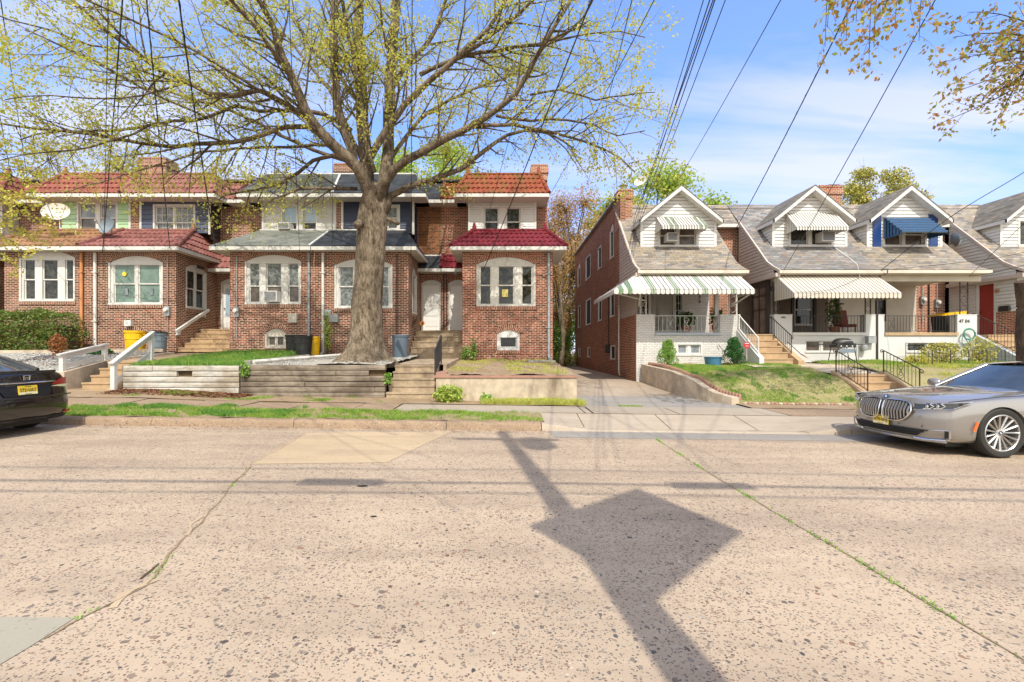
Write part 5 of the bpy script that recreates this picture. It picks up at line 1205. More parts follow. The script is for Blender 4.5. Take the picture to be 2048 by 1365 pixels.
# ================================================================ TREES
def bend_line(rr, p, d, L, n, wander, droop):
    pts = [Vector(p)]; d = Vector(d).normalized(); s = L/n
    for i in range(n):
        d = (d+Vector((rr.uniform(-1, 1), rr.uniform(-1, 1), rr.uniform(-1, 1)))*wander+Vector((0, 0, droop))).normalized(); pts.append(pts[-1]+d*s)
    return pts
def side_dir(rr, t, spread, up=0.0):
    t = t.normalized(); a = t.orthogonal().normalized(); b = t.cross(a); th = rr.uniform(0, 2*math.pi)
    r = a*math.cos(th)+b*math.sin(th); return (t*math.cos(spread)+r*math.sin(spread)+Vector((0, 0, up))).normalized()
def add_leaf(mb, c, s, rr, droop=.3):
    d = Vector((rr.uniform(-1, 1), rr.uniform(-1, 1), rr.uniform(-1.0, .6)-droop)).normalized(); w = d.orthogonal().normalized(); w = (w*math.cos(rr.random()*6)+d.cross(w)*math.sin(rr.random()*6)).normalized()
    b = len(mb.v); mb.v += [c, c+d*s*.5+w*s*.3, c+d*s, c+d*s*.5-w*s*.3]; mb.f.append((b, b+1, b+2, b+3)); mb.uv += [(0, 0)]*4; mb.mi.append(0)
def grow(wood, leaves, rr, pts, rads, lev, cfg):
    """side branches along the polyline; cfg[lev] = (spacing, len0, len1, spread, wander, droop, t0)"""
    if lev >= len(cfg): return
    sp, l0, l1, spread, wan, dro, t0 = cfg[lev]; L = sum((b-a).length for a, b in zip(pts, pts[1:])); acc = rr.uniform(0, sp); d = 0
    for i, (a, b) in enumerate(zip(pts, pts[1:])):
        seg = (b-a).length
        while acc < d+seg:
            t = acc/L
            if t >= t0:
                q = a.lerp(b, (acc-d)/seg); r = lerp(rads[i], rads[i+1], (acc-d)/seg)
                ln = rr.uniform(l0, l1)*(1-.45*t); dr = side_dir(rr, b-a, spread*rr.uniform(.7, 1.25), .12); n = 6 if lev == 0 else (4 if lev == 1 else 2)
                ch = bend_line(rr, q, dr, ln, n, wan, dro); r0 = min(r*.6, (.035, .014, .006, .004)[lev]*rr.uniform(.7, 1.2)); cr_ = [lerp(r0, r0*.3, k/n) for k in range(n+1)]
                wood.tube(ch, cr_, 5 if lev == 0 else 3, cap=False)
                grow(wood, leaves, rr, ch, cr_, lev+1, cfg)
                if lev == len(cfg)-1: leaves.extend(ch[1:])
                elif lev == len(cfg)-2: leaves.append(ch[-1])
            acc += sp*rr.uniform(.6, 1.4)
        d += seg
def tree_object(name, label, wood, leafmb, wmat, lmat, base, group=None, cat='tree'):
    t = thing(name, label, cat, base, group=group)
    wood.build('trunk', M[wmat], t, smooth=180); leafmb.build('crown', M[lmat], t); return t
def resample(pts, step):
    out = [pts[0]]
    for i in range(len(pts)-1):
        p0, p1, p2, p3 = pts[max(i-1, 0)], pts[i], pts[i+1], pts[min(i+2, len(pts)-1)]; n = max(1, int((p2-p1).length/step))
        for k in range(1, n+1):
            t = k/n; out.append(.5*((2*p1)+(p2-p0)*t+(2*p0-5*p1+4*p2-p3)*t*t+(3*p1-p0-3*p2+p3)*t**3))
    return out
rr = random.Random(11); wood = MB(); lv = []
TY = 13.6
trunk = [P(728, 735, TY), P(729, 720, TY), P(731, 704, TY), P(733, 682, TY), P(734, 655, TY), P(734, 610, TY), P(738, 560, TY), P(742, 500, TY), P(746, 440, TY), P(750, 405, TY), P(750, 370, TY)]
tr_r = [.96, .82, .60, .50, .462, .44, .41, .42, .44, .40, .26]
# trunk with buttress ridges
rows = []; uvs = []; m = 40; L = 0
for i, (p, r) in enumerate(zip(trunk, tr_r)):
    fl = max(0, (r-.5))/.4
    row = []
    for k in range(m):
        a = 2*math.pi*k/m; q = r*(1+(.12*fl+.03)*math.sin(5*a+1.0+.25*i)+.02*math.sin(11*a+i*.9)+.012*math.sin(17*a+2*i)); row.append(p+Vector((q*math.cos(a), q*math.sin(a), 0)))
    rows.append(row)
wood.grid(rows, closed=True)
def limb(px, y0, y1, r0, r1, cfg=None, lift=0):
    r0 *= .78; r1 *= .8
    n = len(px); pts = [P(x, y, lerp(y0, y1, (i/(n-1))**1.1)) for i, (x, y) in enumerate(px)]; pts = resample(pts, .35); k = len(pts)
    for i in range(1, k-1): pts[i] += Vector((rr.uniform(-.025, .025), rr.uniform(-.03, .03), rr.uniform(-.025, .025)))
    rad = [lerp(r0, r1, i/(k-1)) for i in range(k)]; wood.tube(pts, rad, 9 if r0 > .07 else 6, cap=True); grow(wood, lv, rr, pts, rad, 0, cfg or CFG); return pts
CFG = [(.30, .9, 2.6, .85, .16, .02, .18), (.30, .45, 1.1, .8, .2, .02, .12), (.19, .14, .42, .8, .2, .0, .1)]
CFD = [(.34, .9, 2.3, .85, .16, -.05, .15), (.30, .45, 1.0, .8, .2, -.06, .12), (.22, .14, .4, .8, .2, -.02, .1)]
limb([(748, 440), (735, 375), (717, 337), (668, 292), (626, 246), (598, 183), (566, 116), (541, 46), (517, 0), (490, -70)], 13.4, 10.6, .26, .06)
limb([(632, 250), (612, 235), (577, 148), (548, 105), (503, 46), (461, 0), (420, -60)], 12.6, 9.8, .10, .04)
limb([(626, 246), (577, 211), (527, 183), (515, 180), (468, 193), (422, 190), (373, 165), (316, 141), (260, 98), (218, 63), (169, 21), (120, -20)], 12.6, 10.4, .11, .035)
limb([(703, 262), (650, 230), (598, 221), (520, 223), (471, 214), (415, 236), (352, 243), (302, 250), (220, 262), (120, 262), (40, 280)], 13.5, 11.5, .09, .02, CFD)
limb([(668, 292), (615, 253), (570, 253), (503, 278), (422, 288), (334, 292), (281, 287), (225, 278), (141, 264), (70, 257), (-40, 240)], 13.0, 11.2, .10, .025, CFD)
limb([(700, 318), (668, 309), (626, 323), (598, 345), (563, 366), (510, 380), (450, 392), (405, 420)], 13.3, 14.6, .085, .02, CFD)
limb([(715, 378), (668, 376), (598, 380), (549, 397), (510, 425)], 13.4, 12.4, .07, .02, CFD)
limb([(668, 290), (520, 295), (400, 305), (300, 335), (215, 360), (130, 385)], 13.2, 15.2, .06, .015, CFD)
limb([(722, 350), (710, 323), (689, 264), (675, 211), (668, 105), (668, 0), (672, -80)], 13.2, 12.0, .17, .10)
limb([(735, 380), (730, 299), (724, 211), (722, 141), (716, 88), (717, 35), (720, -30), (722, -120)], 13.8, 14.3, .27, .14)
limb([(762, 390), (774, 334), (777, 246), (781, 141), (788, 70), (791, 0), (795, -90)], 13.7, 14.2, .24, .15)
limb([(748, 345), (735, 300), (722, 200), (706, 110), (690, 40), (680, -40)], 13.4, 12.6, .10, .06)
limb([(740, 315), (774, 260), (809, 211), (837, 183), (886, 141), (918, 113), (978, 53), (1002, 21), (1013, -5), (1030, -60)], 13.5, 12.0, .14, .05)
limb([(918, 113), (956, 91), (992, 63), (1034, 28), (1065, 0), (1100, -50)], 12.7, 11.6, .08, .04)
limb([(840, 150), (928, 113), (992, 102), (1062, 91), (1115, 81), (1167, 35), (1185, 0), (1210, -50)], 13.1, 11.2, .08, .03)
limb([(1115, 81), (1150, 72), (1188, 67), (1240, 63), (1290, 75)], 12.0, 11.0, .035, .012)
limb([(755, 410), (762, 375), (788, 338), (837, 306), (893, 278), (946, 250), (992, 218), (1027, 190), (1055, 151), (1072, 116), (1094, 77), (1130, 20), (1160, -30)], 13.4, 11.2, .17, .05)
limb([(772, 425), (781, 394), (816, 376), (865, 359), (921, 338), (956, 313), (992, 285), (1015, 270), (1050, 262), (1100, 268), (1150, 300)], 13.5, 14.6, .14, .03)
limb([(946, 250), (992, 251), (1027, 251), (1062, 257), (1115, 267), (1167, 285), (1210, 299), (1238, 316), (1270, 345)], 12.6, 11.3, .07, .02, CFD)
limb([(992, 232), (1062, 243), (1132, 239), (1188, 253), (1238, 271), (1290, 262)], 12.4, 11.0, .05, .015)
limb([(1060, 190), (1120, 180), (1190, 200), (1250, 190), (1310, 185)], 12.0, 10.6, .04, .012)
limb([(774, 197), (798, 155), (837, 105), (865, 70), (886, 14), (905, -50)], 14.0, 15.2, .11, .05)
limb([(717, 204), (682, 158), (640, 116), (600, 60), (570, 0), (545, -60)], 14.0, 15.5, .09, .04)
limb([(728, 330), (670, 200), (610, 120), (560, 60), (480, 20), (400, -30)], 13.8, 15.8, .08, .03)
limb([(765, 340), (840, 240), (920, 190), (1000, 160), (1080, 140)], 13.8, 16.0, .09, .03)
limb([(720, 330), (600, 290), (480, 230), (360, 190), (240, 170), (120, 150)], 13.4, 14.8, .08, .02)
limb([(520, 183), (440, 130), (350, 80), (240, 30), (150, -10)], 11.8, 9.2, .05, .02)
limb([(415, 236), (330, 200), (240, 150), (140, 100), (50, 60)], 12.0, 9.6, .04, .015)
limb([(300, 250), (220, 285), (140, 300), (60, 310), (-30, 330)], 11.6, 10.6, .035, .012, CFD)
limb([(260, 98), (180, 90), (100, 60), (20, 40), (-60, 10)], 11.0, 9.6, .035, .012)
limb([(373, 165), (280, 190), (190, 200), (100, 190), (10, 200)], 11.4, 10.0, .035, .012)
limb([(316, 141), (230, 60), (170, -10), (120, -60)], 11.2, 9.4, .035, .015)
limb([(780, 240), (800, 180), (770, 90), (760, 0)], 13.6, 11.5, .05, .03)
# sawn stubs on the trunk
wood.tube([P(775, 438, 13.3), P(797, 447, 13.0)], [.07, .06], 8); wood.tube([P(722, 446, 13.25), P(714, 450, 12.95)], [.13, .11], 9)
lm = MB(); nl = 0
for q in lv:
    for k in range(rr.choice((3, 4, 5, 6, 7))):
        add_leaf(lm, q+Vector((rr.gauss(0, .085), rr.gauss(0, .085), rr.gauss(0, .085))), rr.uniform(.045, .10), rr); nl += 1
big_tree = tree_object('street_tree', 'massive grey barked street tree with sparse spring leaves above the timber wall', wood, lm, 'bark', 'leaf_spring', (-4.2, 13.6, 1.2))
print('main tree leaves', nl, 'wood faces', len(wood.f))

# copper maple on the right: trunk just inside the right edge, twigs hanging into the top of the picture
def hanging(name, label, base, trunkpts, trunkr, sprays, wmat, lmat, seed, leaf=(.07, .12), dens=3, twig_cfg=None):
    r_ = random.Random(seed); wd = MB(); L = []; ml = MB(); wd.tube(resample(trunkpts, .3), [lerp(trunkr[0], trunkr[1], i/(len(resample(trunkpts, .3))-1)) for i in range(len(resample(trunkpts, .3)))], 12)
    for s in sprays:
        pts = resample([Vector(p) for p in s], .3); n = len(pts); rad = [lerp(.03, .004, i/(n-1)) for i in range(n)]; wd.tube(pts, rad, 5, cap=False)
        grow(wd, L, r_, pts, rad, 0, twig_cfg or [(.22, .35, .9, .7, .15, -.05, .25), (.16, .12, .35, .8, .2, -.1, .1)])
    for q in L:
        for k in range(r_.randint(1, dens)): add_leaf(ml, q+Vector((r_.gauss(0, .04), r_.gauss(0, .04), r_.gauss(0, .04))), r_.uniform(*leaf), r_)
    return tree_object(name, label, wd, ml, wmat, lmat, base), wd
top = Vector((12.3, 9.3, 8.2))
sp = []
for (x, y, Y) in ((1882, 125, 8.6), (1885, 245, 8.9), (1895, 190, 8.5), (1905, 75, 8.8), (1935, 25, 8.4), (1960, 225, 9.0), (1990, 245, 8.7), (1930, 150, 8.2), (2020, 200, 8.6), (1950, 90, 8.9), (2040, 60, 8.5), (2030, 140, 9.0)):
    e = P(x, y, Y); sp.append([top+Vector((rnd.uniform(-.3, .3), 0, rnd.uniform(-.4, .4))), P(2110+rnd.uniform(-30, 30), 60+y*.3, Y+.1), P(2000, lerp(40, y, .75), Y), e] if x < 1990 else [top, P(2120, 40, Y), e])
for (x, y, Y) in ((1655, 55, 7.6), (1650, 95, 7.5), (1692, 82, 7.7), (1738, 118, 7.6), (1748, 95, 7.8), (1790, 55, 7.5), (1838, 82, 7.7), (1858, 25, 7.8), (1712, 45, 7.4), (1770, 20, 7.6), (1820, 20, 7.6)):
    e = P(x, y, Y); sp.append([top, P(1980, -160, Y+.3), P(x+40, -120, Y), P(x+8, -30, Y), e])
trp = [Vector((11.35, 9.55, 0)), Vector((11.12, 9.55, .8)), Vector((11.07, 9.55, 1.5)), Vector((11.05, 9.55, 2.3)), Vector((11.2, 9.5, 3.2)), Vector((11.6, 9.45, 4.6)), Vector((12.0, 9.4, 6.4)), top]
mt, wd = hanging('maple_tree', 'copper leaved tree at the right edge with a sawn stub low on its trunk', (11.3, 9.55, 0), trp, (.24, .1), sp, 'bark_dark', 'leaf_maple', 5, (.065, .11), 2)
m_ = MB(); m_.tube([Vector((11.0, 9.5, 2.35)), Vector((10.8, 9.42, 2.75)), Vector((10.72, 9.38, 3.0))], [.17, .15, .14], 10); m_.build('sawn_stub', M['bark_dark'], mt, smooth=50)
m_ = MB()
# golden tree off the left edge, twigs reach into the picture
top = Vector((-14.2, 11.2, 5.6)); sp = []
for (x, y, Y) in ((60, 500, 11.2), (105, 445, 11.4), (45, 335, 11.0), (25, 530, 11.6), (95, 345, 11.8), (35, 410, 11.0), (110, 480, 11.9), (70, 400, 10.8), (20, 450, 11.5), (75, 310, 11.2), (15, 300, 11.4)):
    e = P(x, y, Y); sp.append([top, P(-120, lerp(360, y, .5)-30, Y), P(-20, lerp(400, y, .8)-20, Y), e])
hanging('young_street_tree', 'golden leaved street tree reaching in from the left edge before the tiled roofs', (-14.6, 11.0, .3), [Vector((-14.6, 11.0, .2)), Vector((-14.5, 11.0, 3)), top, top+Vector((-.3, 0, 2.4))], (.17, .07), sp, 'bark', 'leaf_left', 8, (.07, .11), 3)

# ---- trees behind the houses
def bg_tree(name, label, base, h, crown_c, crad, lmat, n, leaf, seed, trunk_r=.25, clumps=14, sub=.42, twigs=True, wmat='bark'):
    r_ = random.Random(seed); wd = MB(); ml = MB(); b = Vector(base); cc = Vector(crown_c)
    tp_ = resample([b, b.lerp(cc, .4)+Vector((r_.uniform(-.2, .2), 0, 0)), cc], 1.0); wd.tube(tp_, [lerp(trunk_r, trunk_r*.3, i/(len(tp_)-1)) for i in range(len(tp_))], 8)
    cl = []
    for k in range(clumps):
        while True:
            v = Vector((r_.uniform(-1, 1), r_.uniform(-1, 1), r_.uniform(-1, 1)))
            if .25 < v.length < 1: break
        c = cc+Vector((v.x*crad[0], v.y*crad[1], v.z*crad[2])); cl.append((c, r_.uniform(.6, 1.15)))
        st = b.lerp(cc, r_.uniform(.45, .95)); pts = resample([st, st.lerp(c, .5)+Vector((0, 0, r_.uniform(-.2, .5))), c], .8); wd.tube(pts, [lerp(trunk_r*.38, .02, i/(len(pts)-1)) for i in range(len(pts))], 5, cap=False)
        if twigs:
            for j in range(16):
                d = Vector((r_.gauss(0, 1), r_.gauss(0, 1), r_.gauss(.3, 1))).normalized(); wd.tube(bend_line(r_, c-d*.3, d, crad[0]*sub*r_.uniform(.6, 1.2), 4, .2, 0), [.03, .022, .015, .01, .006], 3, cap=False)
    for i in range(n):
        c, s = r_.choice(cl); d = Vector((r_.gauss(0, 1), r_.gauss(0, 1), r_.gauss(0, .8))); d = d.normalized()*(r_.random()**.5)
        q = c+Vector((d.x*crad[0]*sub*s, d.y*crad[1]*sub*s, d.z*crad[2]*sub*s)); add_leaf(ml, q, r_.uniform(*leaf), r_, .1)
    return tree_object(name, label, wd, ml, wmat, lmat, base, 'trees behind the houses')
bg_tree('bare_budding_tree', 'copper budding tree rising behind the driveway gap between the two rows', (4.6, 34, .6), 10, (5.6, 36, 9.3), (3.9, 3, 5.0), 'leaf_copper', 34000, (.09, .18), 21, .3, 44, .42)
bg_tree('bare_budding_tree', 'hazy golden budding tree behind the leftmost tiled roofs', (-36, 40, .6), 16, (-36, 40, 16.2), (8, 3, 4.0), 'leaf_left', 7000, (.12, .24), 29, .3, 26, .4)
bg_tree('leafy_tree', 'low green tree filling the foot of the driveway gap', (5.6, 39, .6), 8, (5.4, 39, 6.2), (3.0, 2, 4.6), 'leaf_green', 15000, (.12, .24), 28, .2, 18, .42)
bg_tree('bare_budding_tree', 'small copper tree touching the left wall of the driveway gap', (3.9, 31, .6), 10, (3.9, 31.5, 6.2), (1.2, 1.6, 3.6), 'leaf_copper', 6000, (.08, .15), 22, .22, 12, .4)
bg_tree('leafy_tree', 'fresh green tree behind the brick chimney of the driveway house', (12.5, 46, .6), 16, (16.0, 46, 15.2), (6.4, 3, 5.0), 'leaf_green', 20000, (.22, .4), 23, .4, 34, .36)
bg_tree('leafy_tree', 'low green and golden crown just left of the chimney behind the driveway', (10, 44, .6), 12, (10.6, 44, 13.2), (2.6, 2, 3.6), 'leaf_pine', 6500, (.18, .32), 24, .3, 14, .4)
bg_tree('leafy_tree', 'olive green tree rising behind the roofs of the cream and blue awning houses', (38, 52, .6), 18, (42.6, 52, 17.4), (7.0, 3, 4.6), 'leaf_pine', 22000, (.22, .4), 25, .4, 34, .27)
bg_tree('leafy_tree', 'smaller crown right of the olive tree, above the blue awning dormer roof', (46, 54, .6), 18, (47.0, 54, 16.4), (3.4, 2, 3.0), 'leaf_pine', 6500, (.25, .42), 26, .3, 10, .4)
bg_tree('leafy_tree', 'bright green tree behind the black shingled roof right of the trunk', (-5.5, 42, .6), 14, (-6.0, 42, 17.0), (6.0, 3, 4.2), 'leaf_green', 14000, (.2, .36), 27, .3, 16, .4)
# shrubs and fence at the end of the driveway
def bush(name, label, c, rad, lmat, n, leaf, seed, cat='shrub', stems=14, flat=0, group=None):
    r_ = random.Random(seed); wd = MB(); ml = MB(); c = Vector(c)
    for k in range(stems):
        a = r_.uniform(0, 6.28); e = c+Vector((math.cos(a)*rad[0]*.7*r_.random(), math.sin(a)*rad[1]*.7*r_.random(), rad[2]*r_.uniform(.9, 1.8))); s0 = c+Vector((r_.uniform(-.2, .2)*rad[0], r_.uniform(-.2, .2)*rad[1], 0)); wd.tube([s0, s0.lerp(e, .5)+Vector((0, 0, .05)), e], [.012, .009, .004], 4, cap=False)
    for i in range(n):
        while True:
            v = Vector((r_.uniform(-1, 1), r_.uniform(-1, 1), r_.uniform(-1, 1))); l = v.length
            if l < 1 and l > .35: break
        k = 1+.12*math.sin(v.x*7+seed)*math.sin(v.z*6+v.y*5)
        q = c+Vector((v.x*rad[0]*k, v.y*rad[1]*k, rad[2]+v.z*rad[2]*k)); add_leaf(ml, q, r_.uniform(*leaf), r_, .0)
    t = thing(name, label, cat, tuple(c), group=group); wd.build('stems', M['bark_dark'], t); ml.build('foliage', M[lmat], t); return t
bush('overgrown_shrub', 'tall tangled green shrub at the far end of the driveway', (4.15, 33.5, .62), (1.15, 1.0, 2.3), 'leaf_green', 9000, (.1, .2), 31)
bush('overgrown_shrub', 'darker undergrowth at the left side of the driveway end', (3.1, 30.5, .62), (.8, .8, 1.6), 'leaf_deep', 4200, (.08, .16), 32)
bush('overgrown_shrub', 'pale dry weeds along the low fence at the driveway end', (4.3, 31.6, .6), (1.1, .5, .55), 'leaf_pine', 1500, (.08, .18), 33)
# ================================================================ CARS
def paint(name, col, metal, rough, coat=1.0):
    t = NT(name); n = t.noise(900, 2); c = t.mix(t.ramp(n, [(.3, 0), (.7, .25)]), col, scl(col, 1.25)); t.b.inputs['Coat Roughness'].default_value = .03
    return t.out(c, rough, None, metal, .5, coat)
M['paint_grey'] = paint('warm_grey_car_paint', lin('#8b8680'), .4, .22)
M['paint_black'] = paint('black_car_paint', lin('#14110f'), .1, .25)
M['chrome'] = plain('chrome', lin('#d8d8d8'), .12, .03, 3, metal=1)
M['alloy'] = plain('alloy_wheel', lin('#b9b6b2'), .28, .05, 8, metal=.75)
M['car_glass'] = glass('car_glass', (.02, .028, .034), (.05, .065, .075), .02, 1.0, .8)  # bluish base tone paints in a slight reflection
M['trim_black'] = plain('black_trim', lin('#151515'), .45, .1, 9)
M['lamp_clear'] = plain('clear_lamp_glass', lin('#26282a'), .08, .2, 14, metal=.4, coat=1.0)
M['lamp_red'] = plain('red_lamp_glass', lin('#a3121a'), .3, .15, 14, coat=.1)
M['lamp_orange'] = plain('orange_marker', lin('#e0611c'), .25, .05, 14, coat=1.0)
M['plate'] = plain('plate_yellow', lin('#d8b93c'), .4, .05, 5)
M['plate_light'] = plain('plate_pale_yellow', lin('#e4dcae'), .4, .05, 5)
M['logo_blue'] = plain('emblem_blue', lin('#2a7ab8'), .3, .02, 5)
def loft_body(st, bendf, bendr, slf, slr, L):
    """st: (x, zb, w, zsh, wsh, zt). returns MB closed body; bend* push the corners back; sl* shape the end profile over z"""
    mb = MB(); rings = []; N = 21
    def half(s):
        x, zb, w, zs, ws, zt = s
        return [(0, zb), (w*.55, zb), (w*.86, zb+.01), (w*.955, zb+.08), (w*.985, lerp(zb, zs, .35)), (w, lerp(zb, zs, .62)), (w*.992, lerp(zb, zs, .86)), (ws, zs), (ws*.90, lerp(zs, zt, .38)), (ws*.70, lerp(zs, zt, .72)), (ws*.38, lerp(zs, zt, .94)), (0, zt)]
    def xo(x, y, z):
        f = max(0, 1-x/1.1); r = max(0, 1-(L-x)/1.1)
        return x+f*(bendf(y)+slf(z))-r*(bendr(y)+slr(z))
    for s in st:
        h = half(s); ring = [Vector((xo(s[0], y, z), y, z)) for y, z in h]+[Vector((xo(s[0], y, z), -y, z)) for y, z in h[-2:0:-1]]; rings.append(ring)
    mb.grid(rings, closed=True)
    for s, flip in ((st[0], 1), (st[-1], -1)):
        h = half(s); cols = 15; rows = []
        for y, z in h[0:12]:
            rows.append([Vector((xo(s[0], lerp(-y, y, c/(cols-1)), z), lerp(-y, y, c/(cols-1)), z)) for c in range(cols)])
        # keep the crown: upper rows follow the ring heights across
        for j in range(8, 12):
            for c in range(cols):
                yy = abs(rows[j][c].y)
        mb.grid(rows)
    return mb, xo
def finish_body(mb, name, mat, parent, wheels, R_arch, sub=1):
    import bmesh
    o = mb.build(name, M[mat], None, merge=True)
    md = o.modifiers.new('s', 'SUBSURF'); md.levels = sub; md.render_levels = sub
    cuts = []
    for (cx, cy, cz, wdt) in wheels:
        cm = MB(); cm.lathe([(.0, -wdt), (R_arch, -wdt), (R_arch, wdt), (.0, wdt)], (cx, cy, cz), 40, 'Y'); co = cm.build('cut', M['black'], None, merge=True)
        b = o.modifiers.new('b', 'BOOLEAN'); b.operation = 'DIFFERENCE'; b.object = co; b.solver = 'EXACT'; cuts.append(co)
    dg = bpy.context.evaluated_depsgraph_get(); dg.update(); me = bpy.data.meshes.new_from_object(o.evaluated_get(dg)); me.name = name
    for c in cuts: bpy.data.objects.remove(c)
    bpy.data.objects.remove(o)
    me.polygons.foreach_set('use_smooth', [True]*len(me.polygons)); me.set_sharp_from_angle(angle=R(38))
    for k in range(len(me.materials)):
        if me.materials[k] is None: me.materials[k] = M[mat]
    ob = bpy.data.objects.new(name, me); COL.objects.link(ob); ob.parent = parent; return ob
def wheel(parent, cx, cy, cz, r, wdt, side, spokes, rim='alloy', emblem=True):
    """side=-1 faces -y"""
    t = MB(); s = side; rr_ = r*.735
    t.lathe([(rr_, s*-wdt*.5), (rr_, s*wdt*.46), (r*.80, s*wdt*.5), (r*.93, s*wdt*.5), (r*.985, s*wdt*.42), (r, s*wdt*.3), (r, -s*wdt*.4), (r*.95, -s*wdt*.5), (rr_, -s*wdt*.5)], (cx, cy, cz), 48, 'Y')
    for k in range(60):
        a = 2*math.pi*k/60; q = Vector((math.cos(a), 0, math.sin(a))); t.bar(Vector((cx, cy+s*wdt*.40, cz))+q*r*.975, Vector((cx, cy+s*wdt*.05, cz))+q*r*1.001, .012, .008)
    w = t.build('wheel', M['rubber'], parent, smooth=40)
    m = MB(); m.lathe([(rr_*1.01, s*wdt*.47), (rr_*.97, s*wdt*.50), (rr_*.93, s*wdt*.46), (rr_*.9, s*wdt*.1), (rr_*.88, -s*wdt*.4)], (cx, cy, cz), 48, 'Y')
    for k in range(spokes):
        a = 2*math.pi*k/spokes; q = Vector((math.cos(a), 0, math.sin(a))); p_ = Vector((-math.sin(a), 0, math.cos(a)))
        for o_ in (-.35, .35) if spokes < 10 else (0,):
            A = Vector((cx, cy+s*wdt*.30, cz))+q*r*.12+p_*(o_*.03); B = Vector((cx, cy+s*wdt*.44, cz))+q*rr_*.95+p_*(o_*r*.14)
            wA, wB, dpt = r*.05, r*.085, wdt*.12
            c = [A-p_*wA/2, A+p_*wA/2, B+p_*wB/2, B-p_*wB/2]; mid = [(c[0]+c[1])/2+Vector((0, s*.015, 0)), (c[2]+c[3])/2+Vector((0, s*.015, 0))]
            m.poly([c[0], mid[0], mid[1], c[3]]); m.poly([mid[0], c[1], c[2], mid[1]])
            e = Vector((0, -s*dpt, 0)); m.poly([c[0], c[3], c[3]+e, c[0]+e]); m.poly([c[1], c[1]+e, c[2]+e, c[2]])
    m.lathe([(.0, s*wdt*.36), (r*.10, s*wdt*.36), (r*.16, s*wdt*.32), (r*.17, s*wdt*.1)], (cx, cy, cz), 24, 'Y'); m.build('rim', M[rim], w, smooth=40)
    d = MB(); d.lathe([(0, s*wdt*.0), (rr_*.9, s*wdt*.0)], (cx, cy, cz), 24, 'Y'); d.build('brake_disc', M['trim_black'], w)
    if emblem: roundel(w, Vector((cx, cy+s*(wdt*.37), cz)), r*.085, Vector((0, s, 0)))
    return w
def roundel(parent, c, r, n, name='emblem'):
    n = n.normalized(); u = n.cross(Vector((0, 0, 1))).normalized() if abs(n.z) < .95 else Vector((0, 1, 0)); v = u.cross(n).normalized()
    def disc(mb, r0, r1, a0, a1, d, mi, k=24):
        for i in range(k):
            a, b = lerp(a0, a1, i/k), lerp(a0, a1, (i+1)/k); f = lambda R_, t: c+n*d+u*(R_*math.cos(t))+v*(R_*math.sin(t)); mb.poly([f(r0, a), f(r1, a), f(r1, b), f(r0, b)], mi=mi)
    mb = MB(); disc(mb, 0, r, 0, 6.2832, .001, 0); disc(mb, r*.92, r*1.02, 0, 6.2832, .003, 1); disc(mb, r*.55, r*.62, 0, 6.2832, .003, 1)
    for q in range(4): disc(mb, 0, r*.56, q*math.pi/2, (q+1)*math.pi/2, .002, 2 if q % 2 else 3, 6)
    return mb.build(name, [M['trim_black'], M['chrome'], M['logo_blue'], M['white_clean']], parent)
def plate(parent, Mx, txt, top, bot, mats=('plate', 'plate_light')):
    """number plate in the local XY plane of Mx (x across .305 m, y up .152 m)"""
    a = MB(); W, Hh = .1525, .076; q = lambda x, y, z=0: Mx @ Vector((x, y, z))
    a.box(-W, W, -Hh, Hh, -.012, 0, M=Mx); o = a.build('number_plate', M[mats[0]], parent)
    b = MB(); b.poly([q(-W+.006, -Hh+.004, .001), q(W-.006, -Hh+.004, .001), q(W-.006, -Hh+.045, .001), q(-W+.006, -Hh+.045, .001)]); b.build('plate_band', M[mats[1]], o)
    for s, sz, y, nm in ((txt, .088, -.004, 'plate_number'), (top, .02, .062, 'plate_caption'), (bot, .02, -.064, 'plate_caption')):
        m = text_mesh(s, sz, Mx @ Matrix.Translation((0, y, .002)), .001, .82 if sz > .05 else 1.0); m.build(nm, M['trim_black'], o)
    return o
# ---------------------------------------------- grey saloon, right
XN, YC = 6.55, 7.86
car = thing('parked_car', 'grey luxury saloon parked at the kerb, front with twin kidney grille facing left', 'car', (XN, YC, gz(7.5)), R(2.2))
CW = wmat(car)
W_ = .95
bf = lambda y: .30*(abs(y)/.95)**2.6; br_ = lambda y: .25*(abs(y)/.95)**2.6
sf = lambda z: (max(0, z-.60)**2)*1.1+max(0, .34-z)*.35; sr = lambda z: max(0, z-.7)*.4+max(0, .5-z)*.3
st = [(0, .22, .93, .80, .86, .905), (.1, .20, .935, .815, .88, .925), (.35, .18, .94, .84, .90, .955), (.7, .18, .945, .87, .91, .98), (1.1, .18, .95, .90, .91, 1.0), (1.6, .18, .95, .93, .90, 1.03), (1.95, .18, .95, .95, .89, 1.05), (3.0, .18, .95, .96, .89, 1.05), (4.2, .18, .95, .98, .88, 1.08), (4.8, .2, .94, .98, .86, 1.09), (5.16, .24, .92, .96, .84, 1.06), (5.26, .28, .90, .92, .80, 1.02)]
b, xo = loft_body(st, bf, br_, sf, sr, 5.26)
def car_local(mb): mb.v = [CW @ v for v in mb.v]; return mb
WR = .385; WX = 1.06
body = finish_body(b, 'body', 'paint_grey', car, [(WX, -.95, WR, .28), (WX, .95, WR, .28), (4.15, -.95, WR, .28), (4.15, .95, WR, .28)], .405)
def cpart(mb, name, mat, parent=car, **k): return mb.build(name, mat if isinstance(mat, list) else M[mat], parent, local=True, **k)
_ob = MB.build
def lbuild(s, name, mats, parent=None, smooth=None, local=True, merge=False): return _ob(s, name, mats, parent, smooth, True, merge)
MB.build = lbuild
for x in (WX, 4.15):
    for s in (-1, 1): wheel(car, x, s*(.95-.135), WR, WR, .25, s, 15)
FXb = lambda y, z, d=.0: Vector((bf(y)+sf(z)-d, y, z))
